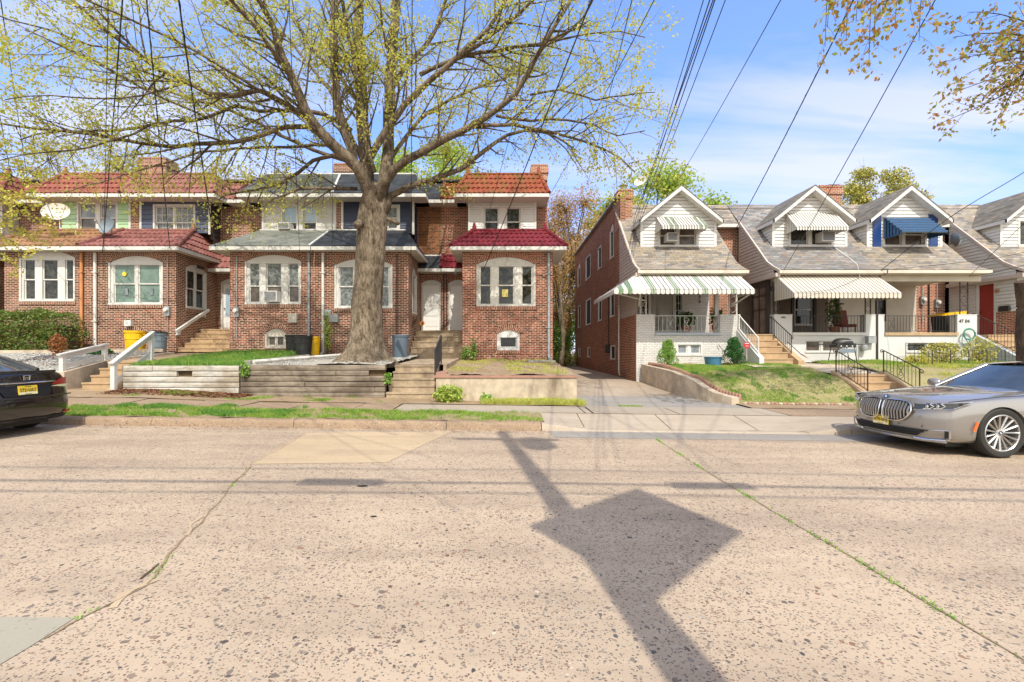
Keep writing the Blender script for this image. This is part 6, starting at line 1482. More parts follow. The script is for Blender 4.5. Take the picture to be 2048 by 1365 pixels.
# kidney grille: dark backing, chrome rim, vertical bars
def kidney(s):
    out = []; y0, y1, z0, z1 = .035, .50, .50, .835
    pts = [(y0, z1-.03), (y0+.06, z1), (y1-.14, z1-.005), (y1-.04, z1-.04), (y1, z1-.13), (y1-.01, z0+.14), (y1-.09, z0+.04), (y1-.2, z0), (y0+.08, z0+.0), (y0+.01, z0+.05), (y0, z0+.2)]
    return [(s*y, z) for y, z in pts]
gp = MB(); ch = MB(); blist = []
for s in (-1, 1):
    k = kidney(s); 
    ctr = (s*.26, .66); ff = lambda y, z: FXb(y, z, .036)
    for q0, q1 in zip(k, k[1:]+k[:1]):
        for a_, b_ in ((0, .34), (.34, .67), (.67, 1)):
            L_ = lambda q, t: (lerp(ctr[0], q[0], t), lerp(ctr[1], q[1], t)); gp.poly([ff(*L_(q0, a_)), ff(*L_(q1, a_)), ff(*L_(q1, b_)), ff(*L_(q0, b_))] if a_ > 0 else [ff(*ctr), ff(*L_(q1, b_)), ff(*L_(q0, b_))])
    loop = [FXb(y, z, .045) for y, z in k]
    rs = resample(loop+[loop[0]], .03); ch.tube(rs, .013, 6, cap=False)
    for i in range(9):
        y = s*(.075+i*.049); yy = abs(y)
        zt = .815 if yy < .40 else lerp(.815, .73, (yy-.40)/.1); zb = .52 if yy < .34 else lerp(.52, .62, (yy-.34)/.15)
        if yy < .07: zb = .56
        bar_ = MB(); bar_.bar(FXb(y, zb, .044), FXb(y, (zb+zt)/2, .062), .02, .018); bar_.bar(FXb(y, (zb+zt)/2, .062), FXb(y, zt, .044), .02, .018); blist.append(bar_)
for v in (.15, .30, .45):
    pass
g_ = cpart(gp, 'grille', 'black'); cpart(ch, 'grille_surround', 'chrome', g_, smooth=60); [cpart(b__, 'grille_bar', 'alloy', g_) for b__ in blist]
roundel(car, FXb(0, .872, .02), .042, Vector((-1, 0, .75)))
# headlights: swept wedge wrapping the corner
for s in (-1, 1):
    hl = MB(); n = 14; up, lo = [], []
    for i in range(n+1):
        t = i/n; y = lerp(.50, .93, min(1, t*1.25)); x = bf(y)+sf(.78)+max(0, t-.8)*1.45
        zt = lerp(.80, .865, t); zb = lerp(.705, .755, t) if t < .75 else lerp(.742, .86, (t-.75)/.25); yy = y+.0*t
        off = -.016; up.append(Vector((x+off, s*(yy+.006), zt))); lo.append(Vector((x+off-.008, s*(yy+.008), zb)))
    hl.grid([lo, up] if s < 0 else [up, lo]); h_ = cpart(hl, 'headlight', 'lamp_clear', car, smooth=60)
    e = MB(); e.tube([v+Vector((-.004, 0, 0)) for v in lo], .007, 5, cap=False); e.tube([v+Vector((-.004, 0, 0)) for v in up], .006, 5, cap=False); cpart(e, 'lamp_trim', 'chrome', h_)
    for t0 in (.30, .56):
        i = int(t0*n); c_ = lo[i].lerp(up[i], .5); e = MB(); e.lathe([(.0, -.012), (.028, -.012), (.034, -.002), (.038, -.006)], c_+Vector((-.004, 0, 0)), 14, 'X'); cpart(e, 'projector_lens', 'chrome', h_, smooth=60)
        e = MB(); q = [lo[i-1].lerp(up[i-1], .16), lo[i+1].lerp(up[i+1], .16), lo[i+2].lerp(up[i+2], .5), lo[i+1].lerp(up[i+1], .86)]; e.tube([v_+Vector((-.009, s*.004, 0)) for v_ in q], .0055, 5); cpart(e, 'daylight_strip', 'white_clean', h_)
    ink = MB(); ink.grid([[FXb(s*y, z, .03) for y in (0, .15, .3, .45, .55)]+[FXb(s*e_, z, .03)] for z, e_ in ((.29, .56), (.34, .62), (.40, .72))]); cpart(ink, 'air_intake', 'black', car)
    mm = MB()
    for i in range(8): mm.tube([FXb(s*(.04+i*.08), .30, .034), FXb(s*(.04+i*.08)+s*.03, .40, .034)], .004, 4, cap=False)
    for z in (.33, .365): mm.tube([FXb(s*y, z, .034) for y in (.0, .2, .4, .58)], .004, 4, cap=False)
    cpart(mm, 'intake_mesh', 'trim_black', car)
    lv_ = MB(); pts = [(.50, .275), (.56, .30), (.66, .38), (.76, .41), (.90, .42)]
    lv_.tube([FXb(s*y, z, .02) for y, z in pts], .008, 6); lv_.tube([FXb(s*y, z, .022) for y, z in ((.50, .255), (.7, .25), (.86, .265), (.9, .29))], .013, 6)
    lv_.tube([FXb(s*.905, .30, .025), FXb(s*.91, .42, .02)], .013, 6); cpart(lv_, 'vent_trim', 'chrome', car)
    dk = MB(); dk.poly([FXb(s*.855, .30, .03), FXb(s*.895, .30, .03), FXb(s*.90, .41, .03), FXb(s*.865, .41, .03)][::1 if s < 0 else -1]); cpart(dk, 'side_vent', 'black', car)
    mk = MB(); mk.bar((WX-.48, s*.955, .42), (WX-.43, s*.965, .56), .012, .035); cpart(mk, 'side_marker', 'lamp_orange', car)
    mir = MB(); mir.lathe([(0, -.12), (.06, -.1), (.085, 0), (.07, .09), (0, .12)], (1.98, s*1.02, 1.04), 12, 'Y'); mir.bar((2.0, s*.88, .98), (2.0, s*.98, 1.02), .03); cpart(mir, 'wing_mirror', 'paint_grey', car, smooth=60)
lp = MB(); lp.tube([FXb(y, .235, .02) for y in (-.86, -.6, -.3, 0, .3, .6, .86)], .022, 6); cpart(lp, 'lower_lip', 'paint_grey', car)
uc = MB(); uc.box(.4, 4.9, -.7, .7, .14, .24); cpart(uc, 'underbody', 'trim_black', car)
for y in (-.62, .62, -.3, .3):
    sn = MB(); sn.lathe([(0, -.004), (.012, -.004)], FXb(y, .45, .012), 10, 'X'); cpart(sn, 'parking_sensor', 'trim_black', car)
pm = Matrix.Translation(FXb(0, .475, .04)) @ Matrix.Rotation(R(-90), 4, 'Z') @ Matrix.Rotation(R(90), 4, 'X')
plate(car, pm, 'H79\u2022VMJ', 'New Jersey', 'Garden State')
# hood creases
hc = MB()
for s in (-1, 1):
    hc.tube([(xo(x, s*y, z), s*y, z) for x, y, z in ((.16, .38, .888), (.6, .50, .945), (1.1, .60, .975), (1.6, .68, 1.0))], .008, 5); hc.tube([(xo(x, s*y, z), s*y, z) for x, y, z in ((.12, .84, .842), (.5, .90, .875), (1.1, .913, .91), (1.9, .90, .955))], .004, 4) if False else None
cpart(hc, 'bonnet_crease', 'paint_grey', car, smooth=60)
for s in (-1, 1):
    hg = MB(); hg.tube([(xo(x, s*y, z)-.002, s*y, z+.003) for x, y, z in ((.10, .80, .845), (.5, .865, .893), (1.1, .875, .932), (1.75, .86, .965))], .006, 4); cpart(hg, 'shut_line', 'trim_black', car)
    hg = MB(); hg.tube([(1.62, s*.948, .35), (1.60, s*.955, .6), (1.66, s*.945, .86), (1.72, s*.90, .95)], .006, 4); cpart(hg, 'shut_line', 'trim_black', car)
# greenhouse
def greenhouse(car, base, roof, matp, mirror=True):
    """base/roof: lists of (x, halfwidth, z) from front to back"""
    g = MB(); n = len(base)
    bl = [Vector((x, -w, z)) for x, w, z in base]; br2 = [Vector((x, w, z)) for x, w, z in base]; tl = [Vector((x, -w, z)) for x, w, z in roof]; tr2 = [Vector((x, w, z)) for x, w, z in roof]
    g.grid([bl, tl]); g.grid([tr2, br2]); o1 = cpart(g, 'side_windows', 'car_glass', car, smooth=60)
    w = MB(); rows = []
    for k in range(6):
        t = k/5; a, b_ = bl[0].lerp(tl[0], t), br2[0].lerp(tr2[0], t); rows.append([a.lerp(b_, u/8)+Vector((-.10*(1-(2*u/8-1)**2), 0, 0)) for u in range(9)])
    w.grid(rows); ws = cpart(w, 'windscreen', 'car_glass', car, smooth=60)
    w = MB(); rows = []
    for k in range(6):
        t = k/5; a, b_ = bl[-1].lerp(tl[-1], t), br2[-1].lerp(tr2[-1], t); rows.append([a.lerp(b_, u/8)+Vector((.10*(1-(2*u/8-1)**2), 0, 0)) for u in range(9)])
    w.grid(rows); cpart(w, 'rear_window', 'car_glass', car, smooth=60)
    r = MB(); rows = []
    for i, (a, b_) in enumerate(zip(tl, tr2)): 
        e = -.10 if i == 0 else (.10 if i == n-1 else 0); rows.append([a.lerp(b_, u/8)+Vector((e*(1-(2*u/8-1)**2), 0, .035*(1-(2*u/8-1)**2)+.004)) for u in range(9)])
    r.grid(rows); rf = cpart(r, 'car_roof', matp, car, smooth=60)
    for s in (0, 1):
        p = MB()
        B_, T_ = (bl, tl) if s == 0 else (br2, tr2)
        p.tube([B_[0], B_[0].lerp(T_[0], .5)+Vector((-.01, 0, 0)), T_[0]], .032, 6); p.tube([B_[-1], T_[-1]], .05, 6); p.tube(T_, .022, 6); m_i = n//2; p.bar(B_[m_i], T_[m_i], .06, .03)
        p.build('pillars', M[matp], rf, smooth=60)
    c = MB(); c.tube(bl[:], .01, 5); c.tube(br2[:], .01, 5); cpart(c, 'window_trim', 'chrome' if matp == 'paint_grey' else 'trim_black', car)
greenhouse(car, [(1.75, .80, .99), (2.2, .85, 1.02), (3.1, .86, 1.03), (4.0, .84, 1.05), (4.75, .72, 1.08)], [(2.55, .60, 1.40), (2.75, .63, 1.42), (3.2, .64, 1.44), (3.8, .61, 1.41), (4.1, .55, 1.37)], 'paint_grey')
# ---------------------------------------------- black saloon, left (rear in view)
LT = 4.55; XT = -8.05
car = thing('parked_car', 'black saloon parked at the left edge with its boot and red tail lamp in view', 'car', (XT-LT, 7.82, gz(XT)), R(-.8))
bf = lambda y: .3*(abs(y)/.87)**2.4; br_ = lambda y: .15*(abs(y)/.87)**3
sf = lambda z: max(0, z-.5)*.5; 
def sr(z): return plin([(.2, .16), (.32, .05), (.45, .0), (.62, .0), (.70, .06), (.80, .10), (.95, .09), (1.05, .12), (1.2, .2)], z)
st = [(0, .25, .84, .62, .78, .70), (.3, .2, .86, .72, .82, .80), (.9, .18, .875, .84, .84, .92), (1.6, .18, .88, .92, .84, 1.0), (3.0, .18, .88, .96, .83, 1.02), (3.7, .18, .88, 1.0, .80, 1.06), (4.15, .2, .875, 1.02, .78, 1.10), (4.42, .22, .87, 1.03, .76, 1.12), (4.55, .25, .86, 1.02, .74, 1.11)]
b, xo = loft_body(st, bf, br_, sf, sr, LT); WR = .315
body = finish_body(b, 'body', 'paint_black', car, [(.92, -.88, WR, .25), (.92, .88, WR, .25), (3.60, -.88, WR, .25), (3.60, .88, WR, .25)], .35)
for x in (.92, 3.60):
    for s in (-1, 1): wheel(car, x, s*(.88-.11), WR, WR, .2, s, 7, emblem=False)
RX = lambda y, z, d=.0: Vector((LT-br_(y)-sr(z)+d, y, z))
greenhouse(car, [(1.45, .76, .98), (1.9, .80, .99), (2.6, .81, 1.0), (3.3, .79, 1.04), (4.0, .62, 1.09)], [(2.15, .56, 1.38), (2.35, .58, 1.41), (2.7, .59, 1.425), (3.05, .57, 1.40), (3.3, .52, 1.36)], 'paint_black')
for s in (-1, 1):
    tl = MB(); n = 8; lo = [RX(s*y, z, .012) for y, z in ((.42, .80), (.52, .80), (.62, .795), (.72, .79), (.79, .79), (.83, .80))]; up = [RX(s*y, z, .012) for y, z in ((.46, .86), (.54, .905), (.62, .945), (.70, .96), (.77, .96), (.80, .95))]
    lo.append(Vector((LT-.42, s*.872, .82))); up.append(Vector((LT-.50, s*.850, .93)))
    tl.grid([lo, up]); tp = cpart(tl, 'tail_lamp', 'lamp_red', car, smooth=60)
    wl2 = MB(); wl2.grid([[v+Vector((.006, s*.004, 0)) for v in [l.lerp(u, .0) for l, u in zip(lo, up)]], [v+Vector((.006, s*.004, 0)) for v in [l.lerp(u, .28) for l, u in zip(lo, up)]]]); cpart(wl2, 'reverse_lens', 'plate_light', tp)
    rf_ = MB(); rf_.bar(RX(s*.70, .33, .01), RX(s*.84, .35, .01), .012, .04); cpart(rf_, 'reflector', 'lamp_red', car)
cs = MB(); cs.tube([RX(y, .905, .02) for y in (-.5, -.3, 0, .3, .5)], .012, 6); cpart(cs, 'boot_strip', 'chrome', car)
gp = MB(); gp.poly([RX(y, z, .008) for y, z in ((-.46, .88), (-.36, .68), (0, .665), (.36, .68), (.46, .88), (0, .885))]); cpart(gp, 'plate_recess', 'trim_black', car)
lp = MB(); lp.grid([[RX(y, .22, .0) for y in (-.8, -.5, 0, .5, .8)], [RX(y, .30, .012) for y in (-.82, -.5, 0, .5, .82)]]); cpart(lp, 'bumper_valance', 'trim_black', car)
bc = MB(); bc.tube([RX(y, .655, .012) for y in (-.84, -.6, -.3, 0, .3, .6, .84)], .014, 6); cpart(bc, 'bumper_edge', 'paint_black', car, smooth=60)
ls = MB(); ls.tube([RX(y, 1.085, .0) for y in (-.58, -.4, 0, .4, .58)], .022, 6); cpart(ls, 'boot_spoiler', 'paint_black', car, smooth=60)
uc = MB(); uc.box(.5, 4.2, -.62, .62, .15, .26); cpart(uc, 'underbody', 'trim_black', car)
# H emblem
em = MB(); c0 = RX(0, .985, .02); q = lambda y, z: c0+Vector((0, y, z))
for pts in (((-.04, .03), (-.03, -.03)), ((.04, .03), (.03, -.03)), ((-.035, -.002), (.035, -.002))): em.bar(q(*pts[0]), q(*pts[1]), .012, .014)
em.tube([q(y, z) for y, z in ((-.055, .04), (.055, .04), (.048, -.035), (-.048, -.035), (-.055, .04))], .005, 5); cpart(em, 'emblem', 'chrome', car)
pm = Matrix.Translation(RX(0, .78, .04)) @ Matrix.Rotation(R(90), 4, 'Z') @ Matrix.Rotation(R(90), 4, 'X') @ Matrix.Rotation(R(-6), 4, 'X')
plate(car, pm, 'S72\u2022VAT', 'New Jersey', 'Garden State')
MB.build = _ob
# ================================================================ WALLS, STEPS, RAILS
def timber_wall(name, label, x0, x1, y, z0, z1, mat, n, seed, joints=(), hole=None, gz_tilt=0.0):
    t = thing(name, label, 'retaining wall', ((x0+x1)/2, y, z0)); r_ = random.Random(seed); h = (z1-z0)/n
    for i in range(n):
        segs = [x0]+[j for k, j in joints if k == i]+[x1]
        for a, b in zip(segs, segs[1:]):
            mb = MB(); off = r_.uniform(-.012, .012); sh = r_.uniform(0, .02); pts = max(2, int((b-a)/.4)); rows = []
            for k in range(pts+1):
                x = lerp(a+.004, b-.004, k/pts); j = r_.uniform(-.005, .005); za, zb = z0+h*i+.004+gz_tilt*(x-x0), z0+h*(i+1)-.006+gz_tilt*(x-x0)
                rows.append([Vector((x, y+off+j, za+.008)), Vector((x, y+off+j-.004, (za+zb)/2+j)), Vector((x, y+off+j+.004, zb-.012+j)), Vector((x, y+off+.02, zb)), Vector((x, y+off+.17, zb)), Vector((x, y+off+.17, za))])
            if hole and hole[0] == i and a <= hole[1] <= b:
                R1 = [r for r in rows if r[0].x < hole[1]-.08]; R2 = [r for r in rows if r[0].x > hole[1]+.08]
                for R_ in (R1, R2):
                    if len(R_) > 1: mb.grid(R_); mb.poly(R_[0]); mb.poly(R_[-1][::-1])
            else: mb.grid(rows); mb.poly(rows[0]); mb.poly(rows[-1][::-1])
            mb.build('sleeper', M[mat], t)
    mb = MB(); mb.box(x0+.02, x1-.02, y+.1, y+.2, z0-.2, z1-.03); mb.build('backing', M['soil_dark'], t)
    return t
timber_wall('timber_retaining_wall', 'whitewashed timber retaining wall below the lush grass strip', -10.38, -7.2, 12.38, .42, 1.17, 'timber_white', 5, 3, joints=((4, -9.55), (3, -8.9)), hole=(3, -8.75))
timber_wall('timber_retaining_wall', 'weathered brown timber retaining wall below the big street tree', -7.14, -3.22, 12.36, .30, 1.19, 'timber', 6, 4, joints=((4, -6.85), (4, -4.55), (3, -3.6), (1, -3.5), (2, -5.4)), hole=(4, -3.45))
# concrete wall with red coping
t = thing('concrete_retaining_wall', 'stained concrete retaining wall with a reddish coping before the end house', 'retaining wall', (.1, 12, .2))
mb = MB()
for a, b in zip(frange(-1.78, 1.93, 8), frange(-1.78, 1.93, 8)[1:]): mb.box(a, b, 11.98, 12.2, .05, .86, skip=('l' if a > -1.7 else '')+('r' if b < 1.9 else ''))
mb.box(-1.78, -1.55, 12.2, 13.3, .2, .86); mb.box(1.75, 1.93, 12.2, 17.5, .1, .86); mb.build('wall_body', M['concrete'], t)
mb = MB(); mb.box(-1.82, 1.95, 11.95, 12.24, .862, .92); mb.box(-1.82, -1.53, 12.24, 13.4, .862, .99); mb.build('coping', M['red_coping'], t)
mb = MB(); mb.box(.9, 1.9, 16.6, 17.3, 1.16, 1.24); tag(mb.build('concrete_slab', M['concrete_grey']), 'flat concrete slab beside the downspout of the end house', 'slab')
t = thing('walk_edge', 'low concrete edge between the brown walk and the dry yard of the end house', 'edging', (-1.72, 14, 1)); mb = MB(); mb.prism([(-1.76, 13.3, .6), (-1.76, 13.3, 1.17), (-1.76, 17.5, 1.33), (-1.76, 17.5, .6)], (.09, 0, 0)); mb.build('edge', M['steps_old'], t)
# left concrete wall holding the gravel slope and cheek wall by the left stairs
t = thing('concrete_retaining_wall', 'low grey concrete wall along the left stairs under the white gravel', 'retaining wall', (-12, 12.3, .3))
mb = MB(); mb.prism([(-11.78, 12.2, .2), (-11.78, 12.2, 1.0), (-11.78, 13.7, 1.32), (-11.78, 16.3, 1.54), (-11.78, 16.3, .9), (-11.78, 13.7, .2)], (-.26, 0, 0)); mb.build('cheek_wall', M['concrete'], t)
mb = MB(); mb.box(-30, -12.04, 12.16, 12.36, .1, .97); mb.build('front_wall', M['concrete'], t)
t_ = thing('garden_edging', 'curved concrete edging between the hedge and the white gravel', 'edging', (-14, 15.8, 1.5))
mb = MB(); pts = [Vector((-24, 15.4, 1.5)), Vector((-18, 15.35, 1.5)), Vector((-15.5, 15.6, 1.52)), Vector((-13.6, 15.9, 1.54)), Vector((-12.1, 16.2, 1.56))]; pts = resample(pts, .3)
for a, b in zip(pts, pts[1:]): mb.bar(a, b, .14, .2)
mb.build('edge', M['concrete'], t_)
def stairs(name, label, x0, x1, y0, y1, z0, z1, n, mat, cat='steps', nose=.02, base=None, seed=0, taper=0.0):
    t = thing(name, label, cat, ((x0+x1)/2, y0, z0)); r_ = random.Random(seed)
    for i in range(n):
        ya = lerp(y0, y1, i/n); zb = lerp(z0, z1, (i+1)/n); mb = MB(); e = taper*(1-i/n)
        mb.box(x0-e, x1+e, ya, y1+.1, (base if base is not None else z0)-.1, zb-.045); mb.box(x0-e-.01, x1+e+.01, ya-nose, y1+.1, zb-.045, zb, skip='b'); mb.build('step', M[mat], t)
    return t
stairs('front_steps', 'tan crumbling concrete steps rising between the white handrails', -11.5, -10.55, 12.15, 13.5, .33, 1.27, 5, 'concrete_tan')
mb = MB(); mb.prism([(-10.55, 12.1, .25), (-10.55, 12.1, .55), (-10.55, 13.6, 1.33), (-10.55, 13.6, .25)], (.16, 0, 0)); mb.prism([(-10.9, 12.0, .36), (-10.5, 12.0, .36), (-10.5, 12.3, .62)], (0, .1, 0)); tag(mb.build('step_kerb', M['concrete_tan']), 'broken cement side kerb beside the tan front steps', 'kerb')
stairs('front_steps', 'brown concrete front steps between the timber wall and the concrete wall', -3.16, -1.9, 12.28, 13.55, .27, 1.16, 5, 'steps_old')
stairs('porch_steps', 'tan porch steps leading to the white door of the slate blue house', -12.55, -10.55, 17.55, 19.1, 1.53, 2.5, 5, 'concrete_tan', taper=0)
mb = MB(); mb.box(-12.58, -10.55, 19.1, 20.0, 1.4, 2.5); tag(mb.build('stoop', M['concrete_tan']), 'tan landing at the white door of the slate blue house', 'landing')
stairs('porch_steps', 'brown porch steps leading to the paired white doors', -3.62, -1.6, 17.45, 19.0, 1.3, 2.42, 5, 'steps_old')
mb = MB(); mb.box(-3.64, -1.6, 19.0, 20.0, 1.2, 2.42); mb.box(hx(841, YM), hx(884, YM), 19.8, 20.02, 2.42, 2.5); mb.box(hx(895, YM), hx(937, YM), 19.8, 20.02, 2.42, 2.5); tag(mb.build('stoop', M['steps_old']), 'brown landing before the paired white doors', 'landing')
stairs('porch_steps', 'tan porch steps between the striped awning house and the cream awning house', 8.98, 10.1, 15.85, 17.35, 1.1, 2.22, 5, 'concrete_tan', base=.9)
mb = MB(); mb.box(9.0, 10.3, 17.35, 20.2, 1, 2.22); tag(mb.build('stoop', M['concrete_grey']), 'grey landing in the recess between the two porches', 'landing')
t = thing('stair_cheek_wall', 'white sloping side wall of the steps beside the striped awning porch', 'side wall', (8.9, 16, 1)); mb = MB(); mb.prism([(8.86, 15.75, .9), (8.86, 15.75, 1.35), (8.86, 16.0, 1.5), (8.86, 17.3, 2.4), (8.86, 17.3, .9)], (.16, 0, 0)); mb.build('wall_body', M['stone_white'], t)
t = thing('stair_cheek_wall', 'tan sloping side wall of the steps below the black handrail', 'side wall', (10.2, 16, 1)); mb = MB(); mb.prism([(10.11, 15.6, .9), (10.11, 15.6, 1.25), (10.11, 17.3, 2.15), (10.11, 17.3, .9)], (.2, 0, 0)); mb.build('wall_body', M['concrete_tan'], t)
stairs('porch_steps', 'tan porch steps climbing to the red door', 18.1, 19.45, 15.7, 17.4, 1.1, 2.2, 5, 'concrete_tan', base=.9)
mb = MB(); mb.box(18.05, 19.5, 17.4, 20.2, 1, 2.2); tag(mb.build('stoop', M['concrete_grey']), 'landing in front of the red door', 'landing')
t = thing('stair_cheek_wall', 'grey painted sloping wall beside the steps of the red door', 'side wall', (18, 16, 1)); mb = MB(); mb.prism([(17.95, 15.5, .9), (17.95, 15.5, 1.15), (17.95, 17.3, 2.2), (17.95, 17.3, .9)], (.16, 0, 0)); mb.build('wall_body', M['porch_grey'], t)
stairs('garden_steps', 'tan garden steps between the two black scrolled handrails', 10.0, 11.3, 12.4, 13.7, .1, .88, 4, 'concrete_tan')
for x in (9.86, 11.3):
    mb = MB(); mb.prism([(x, 12.3, 0), (x, 12.3, .35), (x, 13.7, .98), (x, 13.7, 0)], (.14, 0, 0)); tag(mb.build('step_kerb', M['concrete_tan']), ('left' if x < 10 else 'right')+' concrete side kerb of the garden steps', 'kerb')
# curved driveway wall with scalloped brick edging
t = thing('curved_retaining_wall', 'curved tan concrete wall between driveway and lawn', 'retaining wall', (5.4, 14.5, .5))
ys = frange(12.15, 17.2, 30); wt = lambda y: plin([(12.15, .33), (12.65, .42), (13.3, .72), (14.4, .93), (15.5, 1.0), (17.2, 1.08)], y); rows = []
for y in ys:
    x = lawn_left(y); x2 = x+.2; rows.append([Vector((x, y, .0)), Vector((x, y, wt(y))), Vector((x2, y, wt(y))), Vector((x2, y, .0))])
mb = MB(); mb.grid(rows); mb.poly(rows[0]); mb.build('wall_body', M['concrete'], t, smooth=40)
te = thing('brick_edging', 'row of small scalloped red bricks edging the lawn above the curved wall', 'edging', (5.6, 14.5, .9))
k = 0; pts = [Vector((lawn_left(y)+.27, y, max(wt(y), lz(6, y))+.01)) for y in frange(12.2, 17.1, 60)]+[]; bm_ = MB()
for a in pts:
    bm_ = MB(); bm_.lathe([(.0, .07), (.03, .065), (.042, .03), (.042, -.08)], a, 8); bm_.build('edging_brick', M['red_coping'], te, smooth=60)
# front edging stones of the lawn
te = thing('stone_edging', 'line of small broken stones along the foot of the lawn', 'edging', (8, 12.1, .15)); r_ = random.Random(4)
for i in range(34):
    x = 6.4+i*.105*1.0
    if x > 9.9: break
    mb = MB(); c = Vector((x, 12.07+r_.uniform(-.03, .03), swz(x, 12)+.03)); mb.lathe([(0, -.04), (.05, -.03), (.06, 0), (.04, .03), (0, .04)], c, 6); mb.build('edging_stone', M['red_coping'] if i % 3 else M['concrete'], te)
# white wooden handrails (left)
def wood_rail(label, p0, p1, h, low, group=None, cap=.13):
    t = thing('white_handrail', label, 'handrail', tuple(p0), group=group); p0, p1 = Vector(p0), Vector(p1)
    for p in (p0, p1): mb = MB(); mb.box(p.x-.055, p.x+.055, p.y-.05, p.y+.05, p.z-.1, p.z+h); mb.build('post', M['white'], t)
    d = (p1-p0).normalized(); a, b = p0+Vector((0, 0, h)), p1+Vector((0, 0, h)); mb = MB(); mb.bar(a-d*.12, b+d*.08, cap, .035); mb.bar(a-d*.02+Vector((0, 0, -.08)), b+Vector((0, 0, -.08)), .04, .12); mb.build('top_rail', M['white'], t)
    mb = MB(); mb.bar(p0+Vector((0, 0, low)), p1+Vector((0, 0, low)), .04, .12); mb.build('lower_rail', M['white'], t)
wood_rail('left white wooden handrail standing on the low grey wall', (-11.92, 12.3, 1.02), (-11.92, 13.6, 1.30), .47, .12)
wood_rail('right white wooden handrail, steeper, in front of the yellow bin', (-10.38, 12.12, .43), (-10.38, 13.4, 1.24), .86, .28)
t = thing('white_handrail', 'sloping white board handrail on the side wall of the slate blue house', 'handrail', (-12.5, 17.6, 2.3)); mb = MB(); mb.bar((-12.48, 17.35, 2.33), (-12.48, 19.25, 3.33), .09, .11); mb.build('top_rail', M['white'], t)
mb = MB(); mb.box(-12.6, -12.46, 17.5, 17.56, 2.2, 2.4); mb.box(-12.6, -12.46, 19.0, 19.06, 3.0, 3.2); mb.build('bracket', M['white'], t)
t = thing('step_rail', 'short white metal rail low on the porch steps of the slate blue house', 'handrail', (-10.9, 18.5, 2.4)); mb = MB(); mb.tube([(-10.75, 17.9, 2.1), (-10.75, 19.1, 2.85)], .02, 6); mb.tube([(-10.75, 17.9, 1.7), (-10.75, 17.9, 2.1)], .015, 5); mb.tube([(-10.75, 19.0, 2.4), (-10.75, 19.0, 2.8)], .015, 5); mb.build('top_rail', M['white'], t)
def slope_rail(name, label, p, q, h, mat, step=.13, scrolls=(), curl=True, group=None, r=.009):
    t = thing(name, label, 'handrail', tuple(p), group=group); p, q = Vector(p), Vector(q); up = Vector((0, 0, 1)); mb = MB()
    for e in (p, q): mb.tube([e-up*.1, e+up*h], r*1.9, 6)
    mb.build('post', M[mat], t) if False else None
    for e in (p, q): b = MB(); b.tube([e-up*.1, e+up*h], r*1.9, 6); b.build('post', M[mat], t)
    u = (q-p).normalized(); tr = MB(); pts = [p+up*h, q+up*h]
    if curl:
        for e, s in ((p+up*h, -1), (q+up*h, 1)):
            c = [e+u*(s*.07)+Vector((0, 0, -.05))+ (Vector((u.x, u.y, 0)).normalized()*(s*math.sin(a))+up*math.cos(a))*.05*(1-a/9) for a in frange(0, 5, 8)]; tr.tube([e]+c, r*1.3, 5)
    tr.bar(pts[0], pts[1], .035, .016); tr.bar(p+up*.08, q+up*.08, .02, .014); tr.build('top_rail', M[mat], t)
    n = max(2, round((q-p).length/step)); bl = MB(); dead = {round(f*n) for f in scrolls}
    for i in range(1, n):
        if i in dead: continue
        b = MB(); e = p.lerp(q, i/n); b.tube([e+up*.08, e+up*h], r, 4, cap=False); b.build('baluster', M[mat], t)
    for f in scrolls: b = MB(); scroll(b, p.lerp(q, f)+up*h*.5, Vector((u.x, u.y, 0)).normalized(), .2, h*.7, .007); b.build('scrollwork', M[mat], t)
    return t
slope_rail('iron_handrail', 'black iron handrail on the left of the garden steps', (9.94, 12.42, .42), (9.94, 13.6, .93), .66, 'rust_metal', scrolls=(.5,))
slope_rail('iron_handrail', 'black iron handrail on the right of the garden steps', (11.36, 12.42, .42), (11.36, 13.6, .93), .66, 'rust_metal', scrolls=(.5,))
slope_rail('iron_handrail', 'black iron handrail of the porch steps above the yellow toy shovel', (10.15, 16.05, 1.45), (10.15, 17.25, 2.2), .68, 'black_metal', scrolls=())
slope_rail('iron_handrail', 'white iron handrail carrying the red security sign', (8.94, 15.95, 1.42), (8.94, 17.3, 2.35), .62, 'white_metal', scrolls=(.5,), curl=False)
slope_rail('iron_handrail', 'black iron handrail near side of the red door steps', (18.15, 15.6, 1.2), (18.15, 17.6, 2.3), .75, 'black_metal', curl=False)
slope_rail('iron_handrail', 'black iron handrail far side of the red door steps', (19.38, 15.6, 1.2), (19.38, 17.2, 2.1), .8, 'black_metal', curl=False)
t = slope_rail('iron_handrail', 'plain black handrail of the brown front steps before the end house', (-1.84, 12.25, .85), (-1.84, 13.45, 1.3), .74, 'black_metal', step=.1, curl=False, r=.012)
t = thing('security_sign', 'small red octagonal security sign on a stake by the white handrail', 'sign', (8.75, 15.7, 1.05)); c = P(1494, 690, 15.65)
mb = MB(); o_ = [c+Vector((.115*math.cos(a), 0, .115*math.sin(a)+(-.02 if math.sin(a) < -.5 else 0))) for a in [math.pi/8+k*math.pi/4 for k in range(8)]]; mb.prism(o_, (0, .01, 0)); mb.build('sign_plate', M['red'], t)
mb = MB(); mb.poly([c+Vector((x, -.004, z)) for x, z in ((-.07, .035), (.07, .035), (.07, .06), (-.07, .06))][::1]); mb.poly([c+Vector((x, -.004, z)) for x, z in ((-.05, -.05), (.05, -.05), (.05, -.035), (-.05, -.035))]); mb.build('sign_band', M['white_clean'], t)
mb = MB(); mb.tube([c+Vector((0, .015, .05)), c+Vector((0, .015, -.55))], .008, 5); mb.build('stake', M['white_metal'], t)

